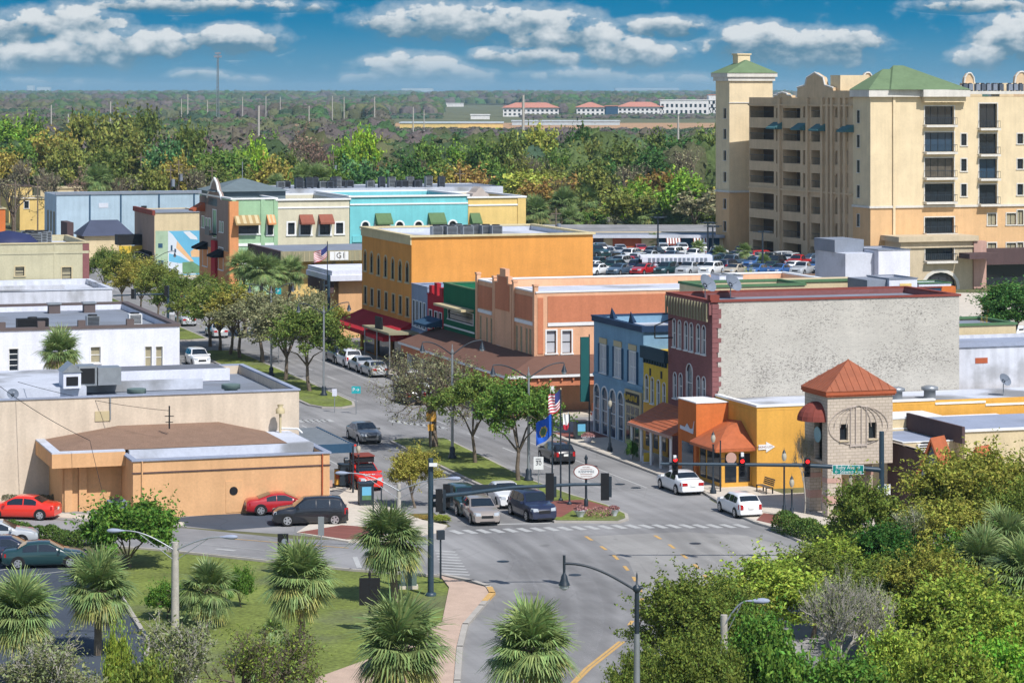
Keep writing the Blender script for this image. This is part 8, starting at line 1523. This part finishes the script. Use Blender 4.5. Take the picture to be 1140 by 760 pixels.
# bench by the yellow wall
x, y = G(851, 550); e = thing('park_bench', 'wooden slatted bench facing the street by the yellow wall', 'bench', (x, y, .13), R(-70)); sb = MB()
for k in range(4): sb.box(-.8, -.25 + k * .13, .42, .8, -.15 + k * .13, .45)
sb.build('seat', M['bark'], e); bb_ = MB()
for k in range(4): bb_.box(-.8, .3 + k * .03, .5 + k * .12, .8, .33 + k * .03, .59 + k * .12)
bb_.build('backrest', M['bark'], e)
for sx_ in (-.75, .7): MB().box(sx_, -.25, 0, sx_ + .05, -.18, .42).box(sx_, .22, 0, sx_ + .05, .3, .42).box(sx_, -.18, .37, sx_ + .05, .22, .42).build('leg', M['black'], e)
# utility cabinet on the lawn, shopping trolley
x, y = G(455, 655); e = thing('utility_cabinet', 'grey green utility cabinet behind the tall palm trunk', 'cabinet', (x, y, 0), R(5)); MB().box(-.5, -.3, 0, .5, .3, .2).build('plinth', M['pavement'], e); MB().box(-.42, -.25, .2, .42, .25, 1.55).build('cabinet', mk('cab_green', (.12, .17, .15), .6), e); MB().box(-.37, -.262, .28, -.02, -.251, 1.47).build('door', M['cab_green'], e); MB().box(.02, -.262, .28, .37, -.251, 1.47).build('door', M['cab_green'], e)
x, y = G(449, 657); e = thing('white_post', 'short white post with an orange top beside the utility cabinet', 'post', (x - .5, y, 0)); MB().cyl((0, 0, 0), (0, 0, 1.7), .05).build('pole', M['white_trim'], e); MB().cyl((0, 0, 1.7), (0, 0, 2.0), .06).build('top', M['orange_block'], e)
x, y = G(107, 565); e = thing('shopping_trolley', 'wire shopping trolley left by the tan building wall', 'trolley', (x, y, 0), R(10)); sb = MB()
for i in range(8):
    for (a, c) in (((-.4 + i * .11, -.25, .45), (-.45 + i * .13, -.28, .95)), ((-.4 + i * .11, .25, .45), (-.45 + i * .13, .28, .95))): sb.cyl(a, c, .012, n=4)
for z in (.45, .6, .78, .95): sb.tube([(-.45, -.27, z), (.5, -.27, z), (.5, .27, z), (-.45, .27, z), (-.45, -.27, z)], .012, 4)
sb.build('basket', M['terracotta'], e); MB().tube([(-.5, -.25, 1.05), (-.5, .25, 1.05)], .02).build('handle', M['flag_red'], e)
for a in ((-.4, -.22), (.4, -.22), (-.4, .22), (.4, .22)): MB().cyl((*a, .07), (*a, .45), .015, n=4).cyl((a[0], a[1] - .02, .06), (a[0], a[1] + .02, .06), .06, n=8).build('leg', M['grey_metal'], e)
# utility poles and wires
def upole(label, px, top, Y, r=.18, cross=True, drum=False, grp=None, mat='bark_pale'):
    x = (px - 570) / F * Y; H = zat(top, Y); e = thing('utility_pole', label, 'utility pole', (x, Y, 0), 0, grp); MB().cyl((0, 0, 0), (0, 0, H), r * 1.3, r, 8).build('pole', M[mat], e)
    if cross: MB().box(-.9, -.07, H - 1.0, .9, .07, H - .82).build('crossarm', M[mat], e)
    if drum: MB().cyl((.5, -.3, H - 4), (.5, -.3, H - 2.6), .35, n=10).build('transformer', M['roof_grey'], e)
    return e
for i, (px, t_, Y, r) in enumerate(((582.5, 106, 800, .6), (57, 117, 1300, .5), (76, 127, 1100, .45), (123, 113, 1300, .5), (288, 118, 900, .55), (344, 118, 1300, .45), (417, 108, 1500, .5), (460, 119, 1400, .5), (472, 122, 1500, .4), (209, 105, 1900, .6), (231, 112, 1900, .5), (202, 110, 1900, .45), (312, 108, 1900, .45), (270, 108, 2000, .5), (296, 107, 2000, .5), (370, 107, 2000, .5), (383, 108, 2000, .5), (755, 129, 900, .5), (677, 205, 560, .4))):
    upole('tall pale transmission pole above the distant trees' if i != 0 else 'tallest pale transmission pole left of the centre skyline', px, t_, Y, r * .62, False, grp='transmission poles in the distance' if i else None)
for i, (px, t_, Y, d) in enumerate(((512, 188, 500, True), (661 - 290, 170, 560, True), (199, 178, 520, True), (190, 184, 515, True), (619, 232, 470, True), (236, 185, 520, False), (157, 170, 540, False), (17, 200, 500, False), (42, 202, 498, False))): upole('weathered utility pole behind the shop rows', px, t_, Y, .11, True, d, 'utility poles behind the shops', 'bark')
gx, gy_ = ((672 - 570) / F * 520, 520); e = thing('railway_gantry', 'pale lattice signal gantry among the trees left of the car park', 'gantry', (gx, gy_, 0)); h = zat(210, 520); MB().box(-.3, -.3, 0, .3, .3, h).build('mast', M['grey_metal'], e); gm = MB()
for k in range(6): gm.tube([(k * .45, 0, h - 1.0), (k * .45 + .45, 0, h - .1)], .06, 4)
gm.box(0, -.1, h - .15, 2.8, .1, h).box(0, -.1, h - 1.15, 2.8, .1, h - 1).build('lattice', M['grey_metal'], e)
e = thing('radio_tower', 'tall lattice radio mast rising above the horizon at left', 'radio tower', ((242.5 - 570) / F * 1700, 1700, 0)); h = zat(58, 1700); tw = MB()
for (a, c) in ((-.9, -.5), (.9, -.5), (0, .9)): tw.cyl((a, c, 0), (a * .5, c * .5, h), .22, .14, 5)
for k in range(22): z = h * k / 22; q = 1 - .5 * k / 22; tw.tube([(-.9 * q, -.5 * q, z), (.9 * q, -.5 * q, z + h / 22), (0, .9 * q, z), (-.9 * q, -.5 * q, z + h / 22)], .09, 4)
tw.build('lattice', M['grey_metal'], e); MB().box(-2.4, -.6, h - 3.5, 2.4, .6, h - 2.2).box(-1.8, -.5, h - 1.4, 1.8, .5, h - .3).build('antenna', M['roof_grey'], e)
def wire(label, a, b_, sag=1.0, r=.02, grp='overhead wires'):
    a, b_ = Vector(a), Vector(b_); e = thing('overhead_wire', label, 'wire', tuple(a), 0, grp); pts = [(a.lerp(b_, q) - a) + Vector((0, 0, -4 * sag * q * (1 - q))) for q in np.linspace(0, 1, 9)]; MB().tube(pts, r, 4).build('cable', M['black'], e)
def PZ(px, py, Y): return ((px - 570) / F * Y, Y, zat(py, Y))
wire('thin black wire sagging over the cream building wall', PZ(0, 430, 182), PZ(100, 490, 172), .2, grp=None); wire('thin wire crossing in front of the tan building', PZ(100, 490, 172), PZ(116, 555, 170), .05, grp=None); wire('thin wire along the cream building roof edge', PZ(20, 425, 186), PZ(188, 457, 178), .25, grp=None)
e = thing('service_mast', 'small black service mast with insulators on the gravel roof', 'mast', PZ(188.5, 477, 180)); MB().cyl((0, 0, 0), (0, 0, 1.5), .05).box(-.25, -.03, .4, .25, .03, .45).box(-.3, -.03, .8, .3, .03, .85).build('mast', M['black'], e)
for k in range(3): wire('thin overhead wire running behind the shop rows', PZ(500, 205 + k * 3, 505), PZ(190, 212 + k * 2.5, 520), 1.0, .035)
for k in range(3): wire('thin overhead wire above the woodland left of the condominium', PZ(512, 190 + k * 3, 500), PZ(800, 200 + k * 4, 560), 1.5, .035)
# ---------------------------------------------------------------- the full car park
pl = [WHITE, SILVER, BLACK, NAVY, RED, GREY, BLUEC, WHITE, SILVER, SLATE, BEIGE, DTEAL, BLACK, SILVER]; nmc = {WHITE: 'white', SILVER: 'silver', BLACK: 'black', NAVY: 'navy', RED: 'red', GREY: 'grey', BLUEC: 'bright blue', SLATE: 'slate blue', BEIGE: 'beige', DTEAL: 'dark teal'}
rg = random.Random(77); kk = ['sedan', 'suv', 'hatch', 'suv', 'sedan', 'pickup']; cnt = 0
wd = {'sedan': 'sedan', 'suv': 'sports utility car', 'hatch': 'hatchback', 'pickup': 'pickup truck'}
for (Y0_, pa, pb, rz_) in ((404, 668, 795, R(95)), (397, 664, 700, R(-60)), (394, 706, 836, R(62)), (388, 700, 838, R(-118)), (379, 664, 895, R(60)), (373, 664, 905, R(-120)), (365, 662, 945, R(60)), (359, 664, 948, R(-120)), (384, 850, 885, R(60))):
    xa, xb = (pa - 570) / F * Y0_, (pb - 570) / F * Y0_; x = xa
    while x < xb:
        if rg.random() < .86:
            c = rg.choice(pl); k = rg.choice(kk); lotcar(k, f'{nmc[c]} {wd[k]} in the packed car park before the condominium', x, Y0_ + rg.uniform(-.5, .5), rz_ + rg.uniform(-.04, .04), c, 'cars in the packed car park'); cnt += 1
        x += rg.uniform(2.85, 3.2)
for (px, gy, k, c, rz_, lb) in ((851, 292, 'suv', RED, R(20), 'red minivan standing before the condominium garage'), (877, 293, 'suv', SILVER, R(15), 'silver minivan right of the red one before the garage'), (905, 296, 'pickup', SLATE, R(200), 'slate blue pickup before the condominium garage'), (925, 298, 'suv', BLACK, R(190), 'black off-roader before the right end of the condominium garage'), (828, 286, 'suv', BLACK, R(70), 'black off-roader nearest the condominium stair tower'), (706, 297, 'hatch', RED, R(-40), 'bright red car at the left of the car park'), (664, 281, 'sedan', SILVER, R(160), 'silver sedan at the left end of the car park')):
    x, y = G(px, gy, PK); car(k, lb, x, y, rz_, c, z=PK)
# shelter with striped white posts in the car park, tall lot lights
Ys = 363; xs0 = (712 - 570) / F * Ys; e = thing('shelter', 'long white roofed shelter on thick posts in the car park', 'shelter', (xs0, Ys, PK), R(2)); Ls = 80 / F * Ys; h = zat(288, Ys) - PK; MB().box(0, -1.6, h, Ls, 1.6, h + .5).box(.2, -1.7, h - .35, Ls, -1.602, h + .3).build('roof', M['white_wall'], e); sc_ = MB()
for k in range(14): sc_.box(1 + k * (Ls - 1.5) / 14, -1.75, h - .3, 1 + k * (Ls - 1.5) / 14 + .35, -1.703, h + .2)
sc_.build('scallops', M['grey_wall'], e)
for px in (729, 738, 762, 771): x = (px - 570) / F * Ys - xs0; MB().cyl((x, -1.2, 0), (x, -1.2, h), .35, n=12).build('post', M['white_wall'], e)
def lotlight(label, px, gy, top):
    x, y = G(px, gy, PK); h = zat(top, y) - PK; e = thing('lot_light', label, 'lamp post', (x, y, PK)); MB().cyl((0, 0, 0), (0, 0, h), .16, .1, 8).build('pole', M['dark_metal'], e)
    for sg in (-1, 1): MB().box(sg * .3 - .3 if sg < 0 else .15, -.3, h - .25, sg * .3 + (.15 if sg < 0 else .6), .3, h).box(min(0, sg * 1.3), -.06, h - .15, max(0, sg * 1.3), .06, h - .05).build('lamp_head', M['dark_metal'], e)
lotlight('dark car park lamp post in front of the blue shopfront', 732.5, 284, 241); lotlight('dark car park lamp post left of the condominium tower', 788, 290, 247); lotlight('dark car park lamp post before the condominium garage', 849, 304, 257)
lotlight('dark car park lamp post against the condominium tower base', 793.5, 290, 251)
for px, gy, lb in ((827, 309, 'first'), ): pass
ntree('bush', 'clipped green shrub at the near edge of the car park', 833, 302, 15, 345, C_ACID, 'bush')
for i in range(4): planter
